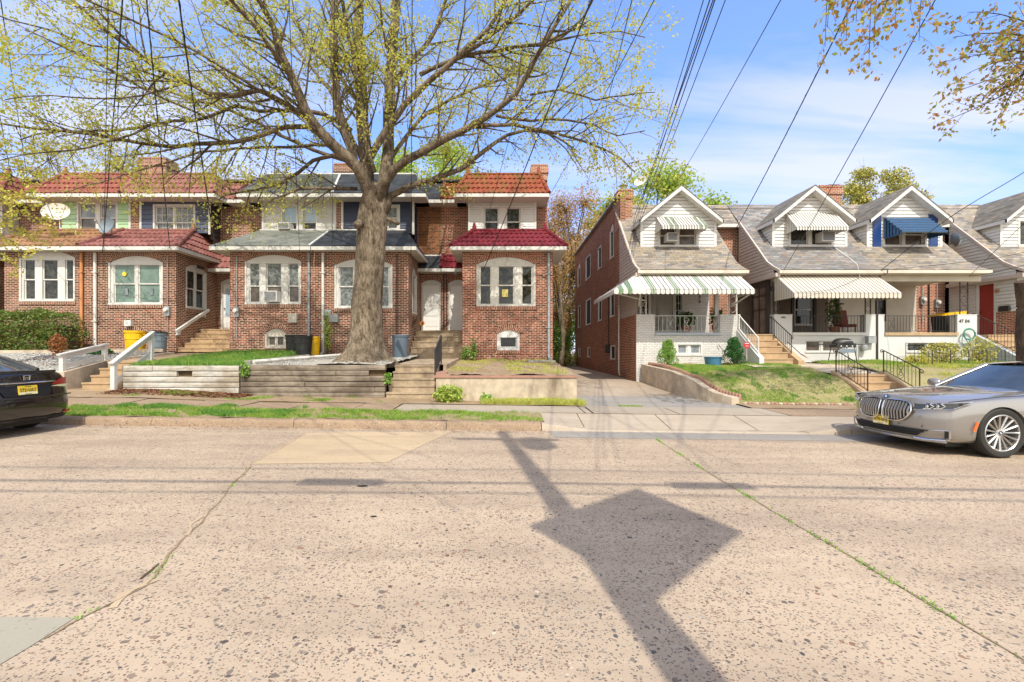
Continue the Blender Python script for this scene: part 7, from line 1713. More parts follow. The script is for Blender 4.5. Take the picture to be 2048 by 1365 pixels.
# ================================================================ BINS AND SMALL THINGS
def bin_can(label, x, y, z, r, h, mat, lid=None, rib=True, name='rubbish_bin', group=None, taper=.82, handles=True):
    t = thing(name, label, 'bin', (x, y, z), group=group); mb = MB()
    mb.lathe([(0, .0), (r*taper, 0), (r*taper*1.02, .03), (r*.97, h*.9), (r*1.04, h*.91), (r*1.06, h), (r*.98, h), (r*.9, h*.3), (0, h*.3)], (x, y, z), 28)
    mb.build('bin_body', M[mat], t, smooth=40)
    if rib:
        b = MB()
        for k in range(8): a = k*math.pi/4+.2; b.bar((x+r*taper*math.cos(a), y+r*taper*math.sin(a), z+.05), (x+r*.97*math.cos(a), y+r*.97*math.sin(a), z+h*.85), .025, .014)
        b.lathe([(r*.96, h*.62), (r*.985, h*.63), (r*.985, h*.66), (r*.96, h*.67)], (x, y, z), 28); b.build('bin_ribs', M[mat], t, smooth=40)
    if handles:
        for s in (-1, 1): b = MB(); b.tube([(x+s*r*.98, y-.06, z+h*.84), (x+s*r*1.14, y-.05, z+h*.84), (x+s*r*1.14, y+.05, z+h*.84), (x+s*r*.98, y+.06, z+h*.84)], .014, 5); b.build('bin_handle', M[mat], t)
    if lid:
        b = MB(); b.lathe([(r*1.08, h*.98), (r*1.08, h*1.02), (r*.8, h*1.07), (0, h*1.1)], (x, y, z), 28); b.build('bin_lid', M[lid], t, smooth=40)
    return t
bx = lambda px, Y: PX(px, Y)
bin_can('bright yellow open bin behind the white handrail', bx(271, 16.7), 16.7, 1.5, .33, .82, 'yellow_plastic')
t = bin_can('grey ribbed bin filled with a black bag beside the yellow bin', bx(315.5, 16.7), 16.7, 1.5, .30, .72, 'grey_plastic')
mb = MB(); r_ = random.Random(3); cx, cy, cz = bx(315.5, 16.7), 16.7, 2.2; mb.grid([[Vector((cx+math.cos(a)*rr2*(1+.15*math.sin(5*a)), cy+math.sin(a)*rr2, cz+zz+.02*math.sin(7*a))) for a in frange(0, 6.283, 18)] for rr2, zz in ((.29, -.02), (.31, .03), (.22, .09), (.08, .12), (.0, .11))]); tag(mb.build('rubbish_bag', M['black_plastic'], smooth=60), 'black rubbish bag stuffed in the grey bin', 'bag')
bin_can('taller black bin by the basement window of the grey roofed house', bx(590, 16.9), 16.9, 1.42, .33, .76, 'black_plastic', taper=.8)
bin_can('front black bin overlapping the other black bin', bx(607, 16.3), 16.3, 1.38, .30, .74, 'black_plastic', taper=.78)
bin_can('yellow bin half hidden behind the two black bins', bx(626, 16.9), 16.9, 1.42, .24, .70, 'yellow_plastic')
bin_can('tall blue grey bin beside the porch steps right of the tree', bx(801, 16.3), 16.3, 1.3, .295, .86, 'bluegrey_plastic', rib=False, taper=.86)
mb = MB(); 
# blue tub
t = thing('plastic_tub', 'blue plastic tub on the lawn below the basement windows', 'tub', (bx(1426, 16.6), 16.6, 1.06)); mb.lathe([(0, 0), (.26, 0), (.30, .30), (.325, .31), (.325, .34), (.29, .34), (.26, .1), (0, .1)], (bx(1426, 16.6), 16.6, 1.04), 28, M=Matrix.Scale(1.0, 4)); mb.build('tub_body', M['blue_plastic'], t, smooth=40)
mb = MB(); mb.tube([P(1438, 700, 16.4), P(1434, 694, 16.4), P(1437, 690, 16.5), P(1445, 700, 16.3), P(1446, 712, 16.2)], .012, 5); mb.build('tub_handle', M['black_plastic'], t)
# wheelie bin on porch C
t = thing('wheeled_bin', 'black wheeled bin with a yellow lid on the porch marked 4704', 'bin', (bx(1893, 18.2), 18.2, 2.2)); x0 = bx(1875, 18.2); x1 = bx(1912, 18.2)
mb = MB(); mb.prism([(x0+.08, 17.9, 2.25), (x1-.06, 17.9, 2.25), (x1, 17.9, 3.0), (x0, 17.9, 3.0)], (0, .6, 0)); mb.build('bin_body', M['black_plastic'], t)
mb = MB(); mb.prism([(x0-.05, 17.85, 2.98), (x1+.05, 17.85, 3.02), (x1+.08, 17.85, 3.16), (x0+.03, 17.85, 3.08)], (0, .7, 0)); mb.build('bin_lid', M['yellow_plastic'], t)
for y in (17.95, 18.4): mb = MB(); mb.lathe([(0, -.03), (.1, -.03), (.1, .03), (0, .03)], (x0+.05, y, 2.3), 16, 'Y'); mb.build('bin_wheel', M['rubber'], t)
# barbecue
g = thing('gas_barbecue', 'black covered barbecue standing by the basement window of the cream awning house', 'barbecue', (bx(1686, 16.4), 16.4, 1.05)); cx = bx(1685, 16.4); Z = PZ(690, 16.4)
mb = MB(); mb.lathe([(.0, .17), (.18, .16), (.30, .10), (.36, .0), (.36, -.03), (0, -.03)], (cx, 16.4, Z+.07), 24, M=Matrix.Diagonal((1, .7, 1, 1))); mb.build('lid', M['black_metal'], g, smooth=50)
mb = MB(); mb.box(cx-.34, cx+.34, 16.2, 16.6, Z-.1, Z+.04); mb.build('firebox', M['black_plastic'], g)
mb = MB(); mb.box(cx-.28, cx+.26, 16.16, 16.18, PZ(706, 16.4), PZ(698, 16.4)); mb.build('front_panel', M['grey_plastic'], g)
for s in (-1, 1):
    mb = MB(); mb.box(cx+s*.56-.2, cx+s*.56+.2, 16.22, 16.58, Z, Z+.025); mb.build('side_shelf', M['black_metal'], g)
    for y in (16.22, 16.58): mb = MB(); mb.tube([(cx+s*.28, y, Z-.06), (cx+s*.42, y, 1.02)], .014, 6); mb.build('leg', M['black_metal'], g)
for k in range(3): mb = MB(); mb.lathe([(0, 0), (.025, 0), (.02, .03), (0, .03)], (cx-.2+k*.2, 16.19, Z-.05), 10, 'Y'); mb.build('knob', M['chrome'], g)
mb = MB(); mb.tube([(cx-.2, 16.1, Z+.14), (cx+.2, 16.1, Z+.14)], .012, 6); mb.build('handle', M['grey_metal'], g)
# toy shovel
t = thing('toy_shovel', 'yellow shovel with a long thin handle leaning by the porch steps', 'shovel', (bx(1610, 15.8), 15.8, 1.1)); mb = MB(); b0 = P(1604, 711, 15.9); b1 = P(1622, 720, 15.7)
mb.grid([[b0+Vector((0, .06, .03)), b0+Vector((0, -.06, .03))], [b0.lerp(b1, .5)+Vector((0, .1, .02)), b0.lerp(b1, .5)+Vector((0, -.1, -.03))], [b1+Vector((0, .06, .02)), b1+Vector((0, -.06, -.01))]]); mb.build('blade', M['orange'], t); mb = MB(); mb.tube([b0, P(1575, 684, 16.6)], .012, 6); mb.build('shaft', M['black_metal'], t)
# garden hose on the 4704 pillar
t = thing('garden_hose', 'green garden hose coiled on the pillar marked 4704', 'hose', (bx(1937, 17.2), 17.2, 1.9))
mb = MB(); c = P(1937, 669, 17.18)
pts = [c+Vector(((.22+.02*math.sin(a*1.7))*math.cos(a)*1.0, -.02-.006*a/6.28, (.2+.03*math.sin(a*.9))*math.sin(a))) for a in frange(0, 31.4, 90)]; mb.tube(pts, .012, 5)
mb.tube([c+Vector((-.24, -.03, 0)), c+Vector((-.28, -.03, -.3)), c+Vector((-.1, -.03, -.62)), c+Vector((.05, -.03, -.35)), c+Vector((.2, -.03, 0))], .012, 5); mb.tube([c+Vector((-.2, -.04, -.1)), c+Vector((.05, -.04, -.5)), c+Vector((.35, -.1, -.75)), c+Vector((.6, -.3, -.78))], .012, 5)
M['hose'] = plain('green_hose', lin('#3f7d6b'), .4, .1, 8); mb.build('coil', M['hose'], t)
# arched wire border fence
for i in range(8):
    x0 = 14.0+i*.62; x1 = x0+.6; y = 15.5; z = lz(15, y)+.0
    mb = MB(); n = 8; mb.tube([(x0, y, z-.05), (x0, y, z+.5)]+[((x0+x1)/2-math.cos(a)*.3, y, z+.5+.13*math.sin(a)) for a in frange(.2, math.pi-.2, 8)]+[(x1, y, z+.5), (x1, y, z-.05)], .009, 4)
    f = thing('wire_border_fence', ('leftmost', 'second', 'third', 'fourth', 'fifth', 'sixth', 'seventh', 'rightmost')[i]+' arched black wire border fence panel before the garden plants', 'border fence', (x0, y, z), group='arched wire fence panels in front of the 4704 porch'); mb.build('frame', M['black_metal'], f)
    for k in range(1, 5): b = MB(); xx = lerp(x0, x1, k/5); hh = .5+.11*math.sin(math.pi*k/5); b.tube([(xx, y, z-.05), (xx, y, z+hh-.12)], .006, 4); b.lathe([(0, .05), (.014, 0), (0, -.02)], (xx, y, z+hh-.12), 5); b.build('picket', M['black_metal'], f)
    mb = MB(); mb.tube([(x0, y, z+.3), (x1, y, z+.3)], .005, 4); mb.build('cross_wire', M['black_metal'], f)
t = thing('plant_guard', 'black wire guard standing before the basement window of the 4704 porch', 'wire guard', (15.6, 16.9, 1.1)); mb = MB(); gx0, gx1 = PX(1811, 16.9), PX(1893, 16.9)
mb.tube([(gx0, 16.9, 1.1), (gx0, 16.9, 1.88), (gx1, 16.9, 1.88), (gx1, 16.9, 1.1)], .01, 4); mb.tube([(gx0, 16.9, 1.8), (gx1, 16.9, 1.8)], .007, 4)
mb.build('frame', M['black_metal'], t)
for k in range(1, 9): b = MB(); xx = lerp(gx0, gx1, k/9); b.tube([(xx, 16.9, 1.1), (xx, 16.9, 1.88)], .005, 4); b.build('rod', M['black_metal'], t)
# air conditioners
ac_unit('white window air conditioner under the green striped dormer awning', front(YD), PX(1329, YD), PX(1350, YD), 5.99, 6.32)
ac_unit('white window air conditioner under the white striped dormer awning', front(YD), PX(1633, YD), PX(1658, YD), 5.98, 6.36)
ac_unit('white air conditioner in the middle window of the grey roofed house', front(YF), hx(536), hx(561), hzz(605), hzz(584), .3)
ac_unit('small white air conditioner behind the grey shingled porch roof', front(YU), hx(563, YU), hx(586, YU), hzz(462, YU), hzz(450, YU), .35)
# porch plants and lights
def potted(label, c, r, h, n, lmat, seed, pot='terracotta', leaf=(.08, .16)):
    c = Vector(c); t = thing('potted_plant', label, 'potted plant', tuple(c)); mb = MB(); mb.lathe([(0, 0), (.12, 0), (.17, .26), (.19, .27), (.19, .31), (.15, .31), (0, .28)], c, 18); mb.build('pot', M[pot], t, smooth=40); r_ = random.Random(seed); ml = MB()
    for i in range(n): d = Vector((r_.gauss(0, 1), r_.gauss(0, 1), r_.gauss(0, 1))).normalized()*(r_.random()**.4); add_leaf(ml, c+Vector((d.x*r, d.y*r, .31+h*.5+d.z*h*.5)), r_.uniform(*leaf), r_)
    wd = MB()
    for i in range(6): a = r_.uniform(0, 6.28); wd.tube([c+Vector((0, 0, .25)), c+Vector((math.cos(a)*r*.6, math.sin(a)*r*.6, .31+h*r_.uniform(.5, .9)))], .008, 4, cap=False)
    wd.build('stems', M['bark_dark'], t); ml.build('foliage', M[lmat], t); return t
potted('round leafy potted plant behind the white porch railing', (PX(1372, 17.9), 17.9, 2.25), .34, .62, 420, 'leaf_deep', 41)
potted('smaller potted plant on the right side of the striped awning porch', (PX(1433, 18.0), 18.0, 2.25), .26, .8, 260, 'leaf_deep', 42)
potted('palm like plant behind the black porch railing of the cream awning house', (PX(1668, 18.2), 18.2, 2.25), .3, 1.3, 260, 'leaf_deep', 43)
M['chair_red'] = plain('faded_dark_red_cushion', lin('#6e2c28'), .8, .1, 5)
t = thing('porch_chair', 'red cushioned chair in shade behind the black porch railing', 'chair', (PX(1690, 18.3), 18.3, 2.22)); cx = PX(1690, 18.3)
mb = MB(); mb.box(cx-.28, cx+.28, 18.05, 18.5, 2.55, 2.66); mb.build('seat', M['chair_red'], t); mb = MB(); mb.prism([(cx-.28, 18.5, 2.66), (cx+.28, 18.5, 2.66), (cx+.24, 18.55, 3.25), (cx-.24, 18.55, 3.25)], (0, .08, 0)); mb.build('backrest', M['chair_red'], t)
for a in (-.25, .25):
    for b in (18.08, 18.48): mb = MB(); mb.tube([(cx+a, b, 2.2), (cx+a, b, 2.56)], .018, 6); mb.build('leg', M['black_metal'], t)
t = thing('flower_decoration', 'yellow sunflower ornament with a red centre beside the left white door', 'ornament', tuple(P(845, 648, 18.9))); c = P(845, 647, 18.9)
for k in range(14): a = k*2*math.pi/14; mb = MB(); mb.poly([c, c+Vector((.06*math.cos(a-.25), -.01, .06*math.sin(a-.25))), c+Vector((.14*math.cos(a), -.02, .14*math.sin(a))), c+Vector((.06*math.cos(a+.25), -.01, .06*math.sin(a+.25)))]); mb.build('petal', M['petal'], t)
mb = MB(); mb.lathe([(0, -.04), (.05, -.03), (.05, 0)], c, 12, 'Y'); mb.build('flower_centre', M['red'], t); mb = MB(); mb.tube([c, c+Vector((0, .02, -.35))], .008, 5); mb.build('stem', M['leaf_deep'], t)
t = thing('wooden_board', 'dark wooden board leaning at the side of the porch steps right of the tree', 'board', tuple(P(826, 660, 18.2))); mb = MB(); mb.bar(P(817, 664, 17.9), P(833, 636, 18.6), .05, .14); mb.build('plank', M['wood_brown'], t)
# satellite dishes
def dish(label, c, r, tilt, rot, mat, pole_to, wsc=1.0):
    c = Vector(c); t = thing('satellite_dish', label, 'satellite dish', tuple(c)); Mx = Matrix.Rotation(rot, 4, 'Z') @ Matrix.Rotation(tilt, 4, 'X') @ Matrix.Diagonal((wsc, 1, 1, 1))
    mb = MB(); mb.lathe([(r*.0, .0), (r*.35, .015), (r*.7, .06), (r, .13), (r*1.01, .125), (r*.7, .045), (r*.35, .0), (0, -.015)], c, 28, M=Mx); mb.build('reflector', M[mat], t, smooth=60)
    mb = MB(); f = c+(Mx @ Vector((0, 0, .55*r/.35))); mb.tube([c+(Mx @ Vector((0, -r, .12))), f], .014, 5); mb.build('feed_arm', M['grey_metal'], t); mb = MB(); mb.lathe([(0, -.04), (.04, -.03), (.04, .03), (0, .04)], f, 8); mb.build('receiver', M['grey_metal'], t)
    mb = MB(); mb.tube([c+Vector((0, .05, 0)), c+Vector((0, .12, -.15)), Vector(pole_to)], .022, 6); mb.build('mast', M['grey_metal'], t); return t
dish('large off white oval satellite dish on the tan tiled porch roof', P(115, 427, 18.0), .38, R(72), R(15), 'soffit', P(122, 455, 18.6), 1.25)
dish('small grey satellite dish before the mint green upper windows', P(219, 454, 18.0), .33, R(78), R(-12), 'grey_plastic', P(219, 470, 18.6), 1.1)
dish('white satellite dish above the chimney roof beside the driveway house', P(1283, 366, 21), .3, R(60), R(-40), 'white', P(1275, 395, 21.2), 1.0)
dish('grey satellite dish on the slate roof beside the blue shutters', P(1903, 480, 19.4), .3, R(80), R(70), 'grey_plastic', P(1925, 478, 19.8), 1.0)

# ================================================================ HEDGE, SHRUBS, GRASS
r_ = random.Random(9); ml = MB(); wd = MB()
for i in range(26000):
    x = r_.uniform(-24, -15.55); y = 15.95+1.25*r_.random(); e = min(1, max(0, (-15.45-x)/.6))**.5; top = 1.5+1.42*e+.07*math.sin(x*3.3)+.05*math.sin(x*8+y*4); f = r_.random()
    if f < .42: z = top+r_.uniform(-.08, .05)
    else: z = lerp(1.55, top, r_.random()); y = 15.95+(.12*r_.random() if r_.random() < .8 else 1.2*r_.random())+.10*math.sin(x*4+z*5)
    add_leaf(ml, Vector((x, y, z)), r_.uniform(.05, .1), r_, -.2)
for i in range(60): x = r_.uniform(-24, -15.7); wd.tube([(x, 16.5, 1.5), (x+r_.uniform(-.2, .2), 16.3, 2.1), (x+r_.uniform(-.3, .3), 16.2, 2.75)], .02, 4, cap=False)
wd.box(-24, -15.9, 16.35, 17.0, 1.5, 2.5)
t = thing('clipped_hedge', 'dense green brown hedge in front of the leftmost brick bay', 'hedge', (-18, 16.5, 1.5)); ml.build('foliage', M['leaf_hedge'], t); wd.build('stems', M['bark_dark'], t)
def topiary(label, c, h, r, lmat, n, seed, lean=0):
    r_ = random.Random(seed); c = Vector(c); ml = MB(); wd = MB(); t = thing('topiary_shrub', label, 'shrub', tuple(c)); blobs = []
    for k in range(11): f = k/10; a = k*2.4; rad = r*(1.05-.75*f**1.4)*.55; blobs.append((c+Vector((math.cos(a)*rad+lean*f, math.sin(a)*rad*.7, h*(.22+.72*f))), r*(.62-.3*f)))
    for i in range(n): b, q = r_.choice(blobs); d = Vector((r_.gauss(0, 1), r_.gauss(0, 1), r_.gauss(0, 1))).normalized()*(.7+.3*r_.random()); add_leaf(ml, b+d*q, r_.uniform(.025, .055), r_, -.3)
    for b, q in blobs: wd.tube([c+Vector((0, 0, .02)), c+Vector((lean*.3, 0, h*.15)), b], [.03, .022, .01], 5, cap=False)
    wd.build('stems', M['bark'], t); ml.build('foliage', M[lmat], t)
topiary('bright green clipped shrub left of the white basement windows', (PX(1334, 16.4), 16.4, 1.03), .92, .36, 'leaf_topiary', 6500, 51, .03)
topiary('dark green clipped shrub right of the blue tub', (PX(1468, 16.3), 16.3, 1.03), 1.0, .38, 'leaf_topiary2', 7500, 52, -.02)
bush('dried_shrub', 'small dead orange shrub standing on the white gravel before the hedge', (PX(115, 14.9), 14.9, 1.42), (.26, .2, .36), 'leaf_dry', 900, (.04, .09), 53)
bush('low_shrub', 'small green shrub behind the left white handrail', (PX(198, 15.0), 15.0, 1.42), (.42, .3, .14), 'leaf_topiary2', 700, (.05, .1), 54)
bush('leafy_weed', 'bright green weed bush at the corner of the concrete wall and brown steps', (PX(898, 11.75), 11.75, .2), (.38, .25, .25), 'leaf_green', 900, (.05, .11), 55, 'plant')
bush('leafy_weed', 'grassy tuft at the foot of the concrete wall', (PX(973, 11.8), 11.8, .2), (.16, .12, .12), 'leaf_topiary', 260, (.05, .12), 56, 'plant')
bush('climbing_weed', 'creeper climbing beside the white downspout left of the tree', (PX(655, 17.1), 17.1, 1.45), (.16, .12, .85), 'leaf_green', 420, (.04, .1), 57, 'plant')
bush('leafy_weed', 'weed plant against the end house near the steps', (PX(932, 17.2), 17.2, 1.22), (.2, .12, .28), 'leaf_topiary', 260, (.04, .1), 58, 'plant')
bush('leafy_weed', 'taller thin weed against the front wall of the end house', (PX(948, 17.3), 17.3, 1.22), (.12, .1, .42), 'leaf_topiary', 200, (.04, .1), 59, 'plant')
bush('leafy_weed', 'ivy tuft on the corner where the white and brown timber walls meet', (PX(490, 12.3), 12.3, .85), (.13, .1, .2), 'leaf_topiary', 240, (.04, .09), 60, 'plant')
bush('leafy_weed', 'green tuft between the brown timber wall and the brown steps', (PX(776, 12.4), 12.4, .65), (.11, .1, .17), 'leaf_topiary', 200, (.04, .08), 61, 'plant')
bush('garden_shrub', 'loose leafy shrub behind the arched wire fence', (15.6, 16.2, 1.08), (.75, .4, .42), 'leaf_pine', 1500, (.05, .1), 62)
bush('garden_shrub', 'taller loose shrub close to the hose on the 4704 pillar', (17.2, 16.4, 1.08), (.55, .35, .5), 'leaf_pine', 1100, (.05, .1), 63)
bush('garden_shrub', 'yellow green low plant at the left end of the arched wire fence', (14.6, 16.1, 1.08), (.4, .3, .2), 'leaf_left', 500, (.05, .1), 64)
bush('garden_shrub', 'low plant with pale blooms at the foot of the red door steps', (18.2, 15.3, 1.0), (.5, .3, .22), 'leaf_pine', 600, (.05, .1), 65)
# grass as stuff
def grass(name, label, area, zf, n, hgt, mat, seed, dens=None, wid=.006, clump=0):
    r_ = random.Random(seed); mb = MB(); c = 0; tries = 0
    x0, x1, y0, y1 = area
    while c < n and tries < n*12:
        tries += 1; x, y = r_.uniform(x0, x1), r_.uniform(y0, y1)
        if dens:
            d = dens(x, y)
            if r_.random() > d: continue
        else: d = 1
        h = r_.uniform(*hgt)*(.6+.4*d); a = r_.uniform(0, 6.283); w = wid*r_.uniform(.7, 1.4); z = zf(x, y)-.005; u = Vector((math.cos(a), math.sin(a), 0))*w; le = Vector((r_.gauss(0, .35), r_.gauss(0, .35), 1)).normalized()*h
        b = len(mb.v); p = Vector((x, y, z)); mb.v += [p-u, p+u, p+le*.6+u*.5, p+le+Vector((le.x*.5, le.y*.5, -h*.12)), p+le*.6-u*.5]; mb.f.append((b, b+1, b+2, b+3, b+4)); mb.uv += [(0, 0)]*5; mb.mi.append(0); c += 1
    o = mb.build(name, M[mat]); tag(o, label, 'grass', kind='stuff'); return o
from mathutils import noise as mn
def nz(x, y, s, o=0): return mn.noise(Vector((x*s+o, y*s+o*.7, o)))
sm = lambda v, a, b: max(0, min(1, (v-a)/(b-a)))
grass('verge_grass', 'patchy bright grass on the verge behind the aggregate kerb', (-9.6, .8, 9.15, 10.2), vz, 24000, (.03, .12), 'grass', 1, lambda x, y: .07+.9*sm(nz(x, y*1.6, .9, 3)+.6*nz(x, y, 4, 8), -.2, .45)*(1 if x < .5 else .6))
grass('verge_grass', 'darker grass clumps on the verge near the black car', (-10.4, -4.5, 9.2, 10.5), vz, 9000, (.05, .13), 'grass_dark', 2, lambda x, y: sm(nz(x, y, 1.5, 13), .08, .3))
grass('yard_grass', 'lush long grass above the white timber wall', (-10.3, -7.2, 12.5, 17.3), zB, 8000, (.09, .24), 'grass', 33, lambda x, y: (1 if x < -7.6-(y-12.5)*.28+1.2 else .12)*(.3+.7*sm(nz(x, y, 2, 9), -.2, .3)), .007)
grass('yard_grass', 'deep green undergrowth of the grass strip above the white timber wall', (-10.3, -7.2, 12.5, 17.3), zB, 22000, (.07, .17), 'grass_dark', 3, lambda x, y: 1 if x < -7.6-(y-12.5)*.28+1.2 else .12, .007)
grass('yard_grass', 'sparse weeds in the dry yard of the end house', (-1.6, 1.8, 12.2, 17.4), zD, 5000, (.03, .10), 'grass_yellow', 4, lambda x, y: sm(nz(x, y, 1.2, 5), .05, .35)+(.8 if y > 16.7 else 0)+(.5 if x > .7 and 12.5 < y < 14 else 0))
grass('wall_foot_grass', 'yellowish tall grass at the foot of the concrete wall', (-.55, 2.05, 11.35, 11.95), lambda x, y: swz(x, y)+.01, 9000, (.06, .20), 'grass_yellow', 5, lambda x, y: .5+.5*sm(nz(x, y, 2, 7), -.2, .2))
grass('wall_foot_grass', 'small weeds along the foot of the timber walls', (-10, -1.9, 11.5, 12.3), lambda x, y: swz(x, y)+.01, 3500, (.03, .09), 'grass', 6, lambda x, y: sm(nz(x, y, 1.6, 9), .12, .3))
def lawn_d(x, y):
    if x < lawn_left(y)+.3: return 0
    f = sm(nz(x, y, .8, 21)+.3*nz(x, y, 3, 2), -.25, .2); g = sm((y-14.2)/1.5, 0, 1); return max(.12*1, f*(.45+.55*g))*(1 if not (x > 6.5 and 12.9 < y < 15 and nz(x, y, .7, 4) > -.1) else .25)
grass('lawn_grass', 'short grass of the sloping front lawn', (5.3, 9.85, 12.1, 16.6), lz, 50000, (.03, .075), 'grass', 7, lawn_d)
grass('lawn_grass', 'dry yellow grass mixed into the front lawn', (5.3, 9.85, 12.1, 17.0), lz, 8000, (.02, .06), 'grass_yellow', 8, lambda x, y: .6 if x > lawn_left(y)+.3 else 0)
grass('lawn_tufts', 'dark coarse tufts scattered over the front lawn', (5.6, 9.85, 12.3, 16.8), lz, 6000, (.05, .13), 'grass_dark', 9, lambda x, y: .04+.8*sm(nz(x, y, 2.8, 31), .22, .5) if x > lawn_left(y)+.4 else 0)
grass('garden_grass', 'mixed grass and weeds before the 4704 porch', (11.5, 24, 12.3, 17.2), lz, 42000, (.04, .16), 'grass', 10, lambda x, y: sm(nz(x, y, .9, 41), -.15, .2)*(.25+.75*sm((y-14)/2, 0, 1))*(1 if x > 13.3 or y > 16.3 else .3))
grass('garden_grass', 'yellow green weeds before the 4704 porch', (13.2, 24, 12.5, 16.8), lz, 16000, (.05, .18), 'grass_yellow', 11, lambda x, y: sm(nz(x, y, 1.3, 43), -.05, .25))
grass('crack_weeds', 'tufts growing in the sidewalk joints and driveway edge', (2.9, 3.5, 11.3, 11.6), lambda x, y: dvz(x, y), 500, (.03, .08), 'grass', 12)
def crack_grass(name, label, pts, n, seed, dens):
    r_ = random.Random(seed); mb = MB(); c = 0
    while c < n:
        k = r_.randrange(len(pts)); p = pts[k]
        if r_.random() > dens(p, k/len(pts)): continue
        q = p+Vector((r_.gauss(0, .014), r_.gauss(0, .014), .0)); h = r_.uniform(.008, .028); a = r_.uniform(0, 6.28); u = Vector((math.cos(a), math.sin(a), 0))*.003*1.6; le = Vector((r_.gauss(0, .6), r_.gauss(0, .6), 1)).normalized()*h
        b = len(mb.v); mb.v += [q-u, q+u, q+le+u*.6, q+le*1.1-u*.6]; mb.f.append((b, b+1, b+2, b+3)); mb.uv += [(0, 0)]*4; mb.mi.append(0); c += 1
    tag(mb.build(name, M['leaf_topiary']), label, 'moss', kind='stuff')
crack_grass('crack_moss', 'green moss and tiny weeds in the long road joint on the right', ck_r, 650, 5, lambda p, t: sm(nz(p.x*1.0, p.y, 2.3, 3), -.1, .3)*.95+.05)
crack_grass('crack_moss', 'small green weeds in the broken road crack on the left', ck_l, 70, 6, lambda p, t: sm(nz(p.x, p.y, 3, 6), .1, .3))
# leaf litter
def litter(name, label, area, zf, n, seed, dens=None, mat='leaf_litter', size=(.02, .05)):
    r_ = random.Random(seed); mb = MB(); c = 0
    while c < n:
        x, y = r_.uniform(area[0], area[1]), r_.uniform(area[2], area[3])
        if dens and r_.random() > dens(x, y): continue
        p = Vector((x, y, zf(x, y)+r_.uniform(.006, .03))); a = r_.uniform(0, 6.28); s = r_.uniform(*size); u = Vector((math.cos(a), math.sin(a), r_.uniform(-.4, .4)))*s; v = Vector((-math.sin(a), math.cos(a), r_.uniform(-.4, .4)))*s*.6
        b = len(mb.v); mb.v += [p-u, p-v, p+u, p+v]; mb.f.append((b, b+1, b+2, b+3)); mb.uv += [(0, 0)]*4; mb.mi.append(0); c += 1
    tag(mb.build(name, M[mat]), label, 'leaf litter', kind='stuff')
litter('leaf_litter', 'brown dry leaves gathered at the foot of the white timber wall', (-10.4, -6.8, 11.6, 12.36), lambda x, y: swz(x, y)+.02, 3200, 1, lambda x, y: sm(y, 11.5, 12.3))
litter('leaf_litter', 'brown leaves scattered on the white gravel slope', (-16, -12.1, 12.5, 15.4), hill_left, 700, 2, lambda x, y: sm(nz(x, y, 1.2, 2), .1, .3))
litter('stone_chips', 'white stone chips on the gravel slope', (-16, -12.1, 12.3, 15.6), hill_left, 9000, 3, None, 'white_clean', (.012, .032))
litter('stone_chips', 'pale stone chips around the foot of the street tree', (-7.0, -3.3, 12.5, 16.5), zC, 5200, 4, lambda x, y: sm(nz(x, y, 1, 8), -.2, .2), 'white', (.012, .03))
litter('kerb_debris', 'small twigs and leaf crumbs lying along the kerb', (-9, .8, 8.55, 8.88), lambda x, y: gz(x), 900, 5, None, 'leaf_litter', (.006, .02))
litter('kerb_debris', 'pale crumbs of broken kerb along the gutter', (-9, 6, 8.5, 8.88), lambda x, y: gz(x), 700, 6, None, 'kerb', (.006, .016))
litter('leaf_litter', 'fallen petals and small leaves over the dry yard of the end house', (-1.7, 1.8, 12.2, 17.2), zD, 900, 7, None, 'leaf_litter', (.01, .025))
litter('soil_crumbs', 'small clods on the bare patches of the lawn', (6, 20, 12.3, 16.5), lz, 2500, 8, lambda x, y: 0 if 9.8 < x < 11.5 else 1, 'leaf_litter', (.008, .02))
# white plastic pipe lying on the tree pit
t = thing('drain_pipe', 'long white plastic pipe lying across the grass by the brown timber wall', 'pipe', (-7, 14, 1.3)); mb = MB(); mb.tube([(-7.0, 12.75, 1.27), (-5.2, 16.9, 1.5)], .05, 8); mb.build('pipe', M['white_peel'], t)
t = thing('timber_edge', 'white painted timber edging beside the lush grass', 'edging', (-7.2, 14, 1.3)); mb = MB(); mb.bar((-7.25, 12.8, 1.24), (-6.6, 15.4, 1.4), .09, .12); mb.build('beam', M['timber_white'], t)

# ================================================================ POLE AND WIRES
pole = thing('utility_pole', 'wooden utility pole on the near side of the street behind the camera', 'utility pole', (1.42, -1.5, .1))
mb = MB(); mb.tube([(1.42, -1.5, 0), (1.41, -1.5, 6), (1.40, -1.5, 13.2)], [.165, .14, .11], 14); mb.build('pole_shaft', M['pole_wood'], pole, smooth=60)
mb = MB(); mb.prism([(1.0, -1.5, 7.1), (2.45, -1.5, 8.57), (2.82, -1.5, 6.97), (1.55, -1.5, 5.56)], (0, .03, 0)); mb.build('square_board', M['sign_yellow'], pole)
mb = MB(); mb.box(.5, 2.3, -1.62, -1.54, 12.3, 12.42); mb.build('cross_arm', M['pole_wood'], pole)
mb = MB(); mb.lathe([(0, -.35), (.28, -.35), (.3, -.3), (.3, .35), (.2, .42), (0, .44)], (1.85, -1.55, 11.9), 18); mb.build('transformer', M['grey_metal'], pole, smooth=50)
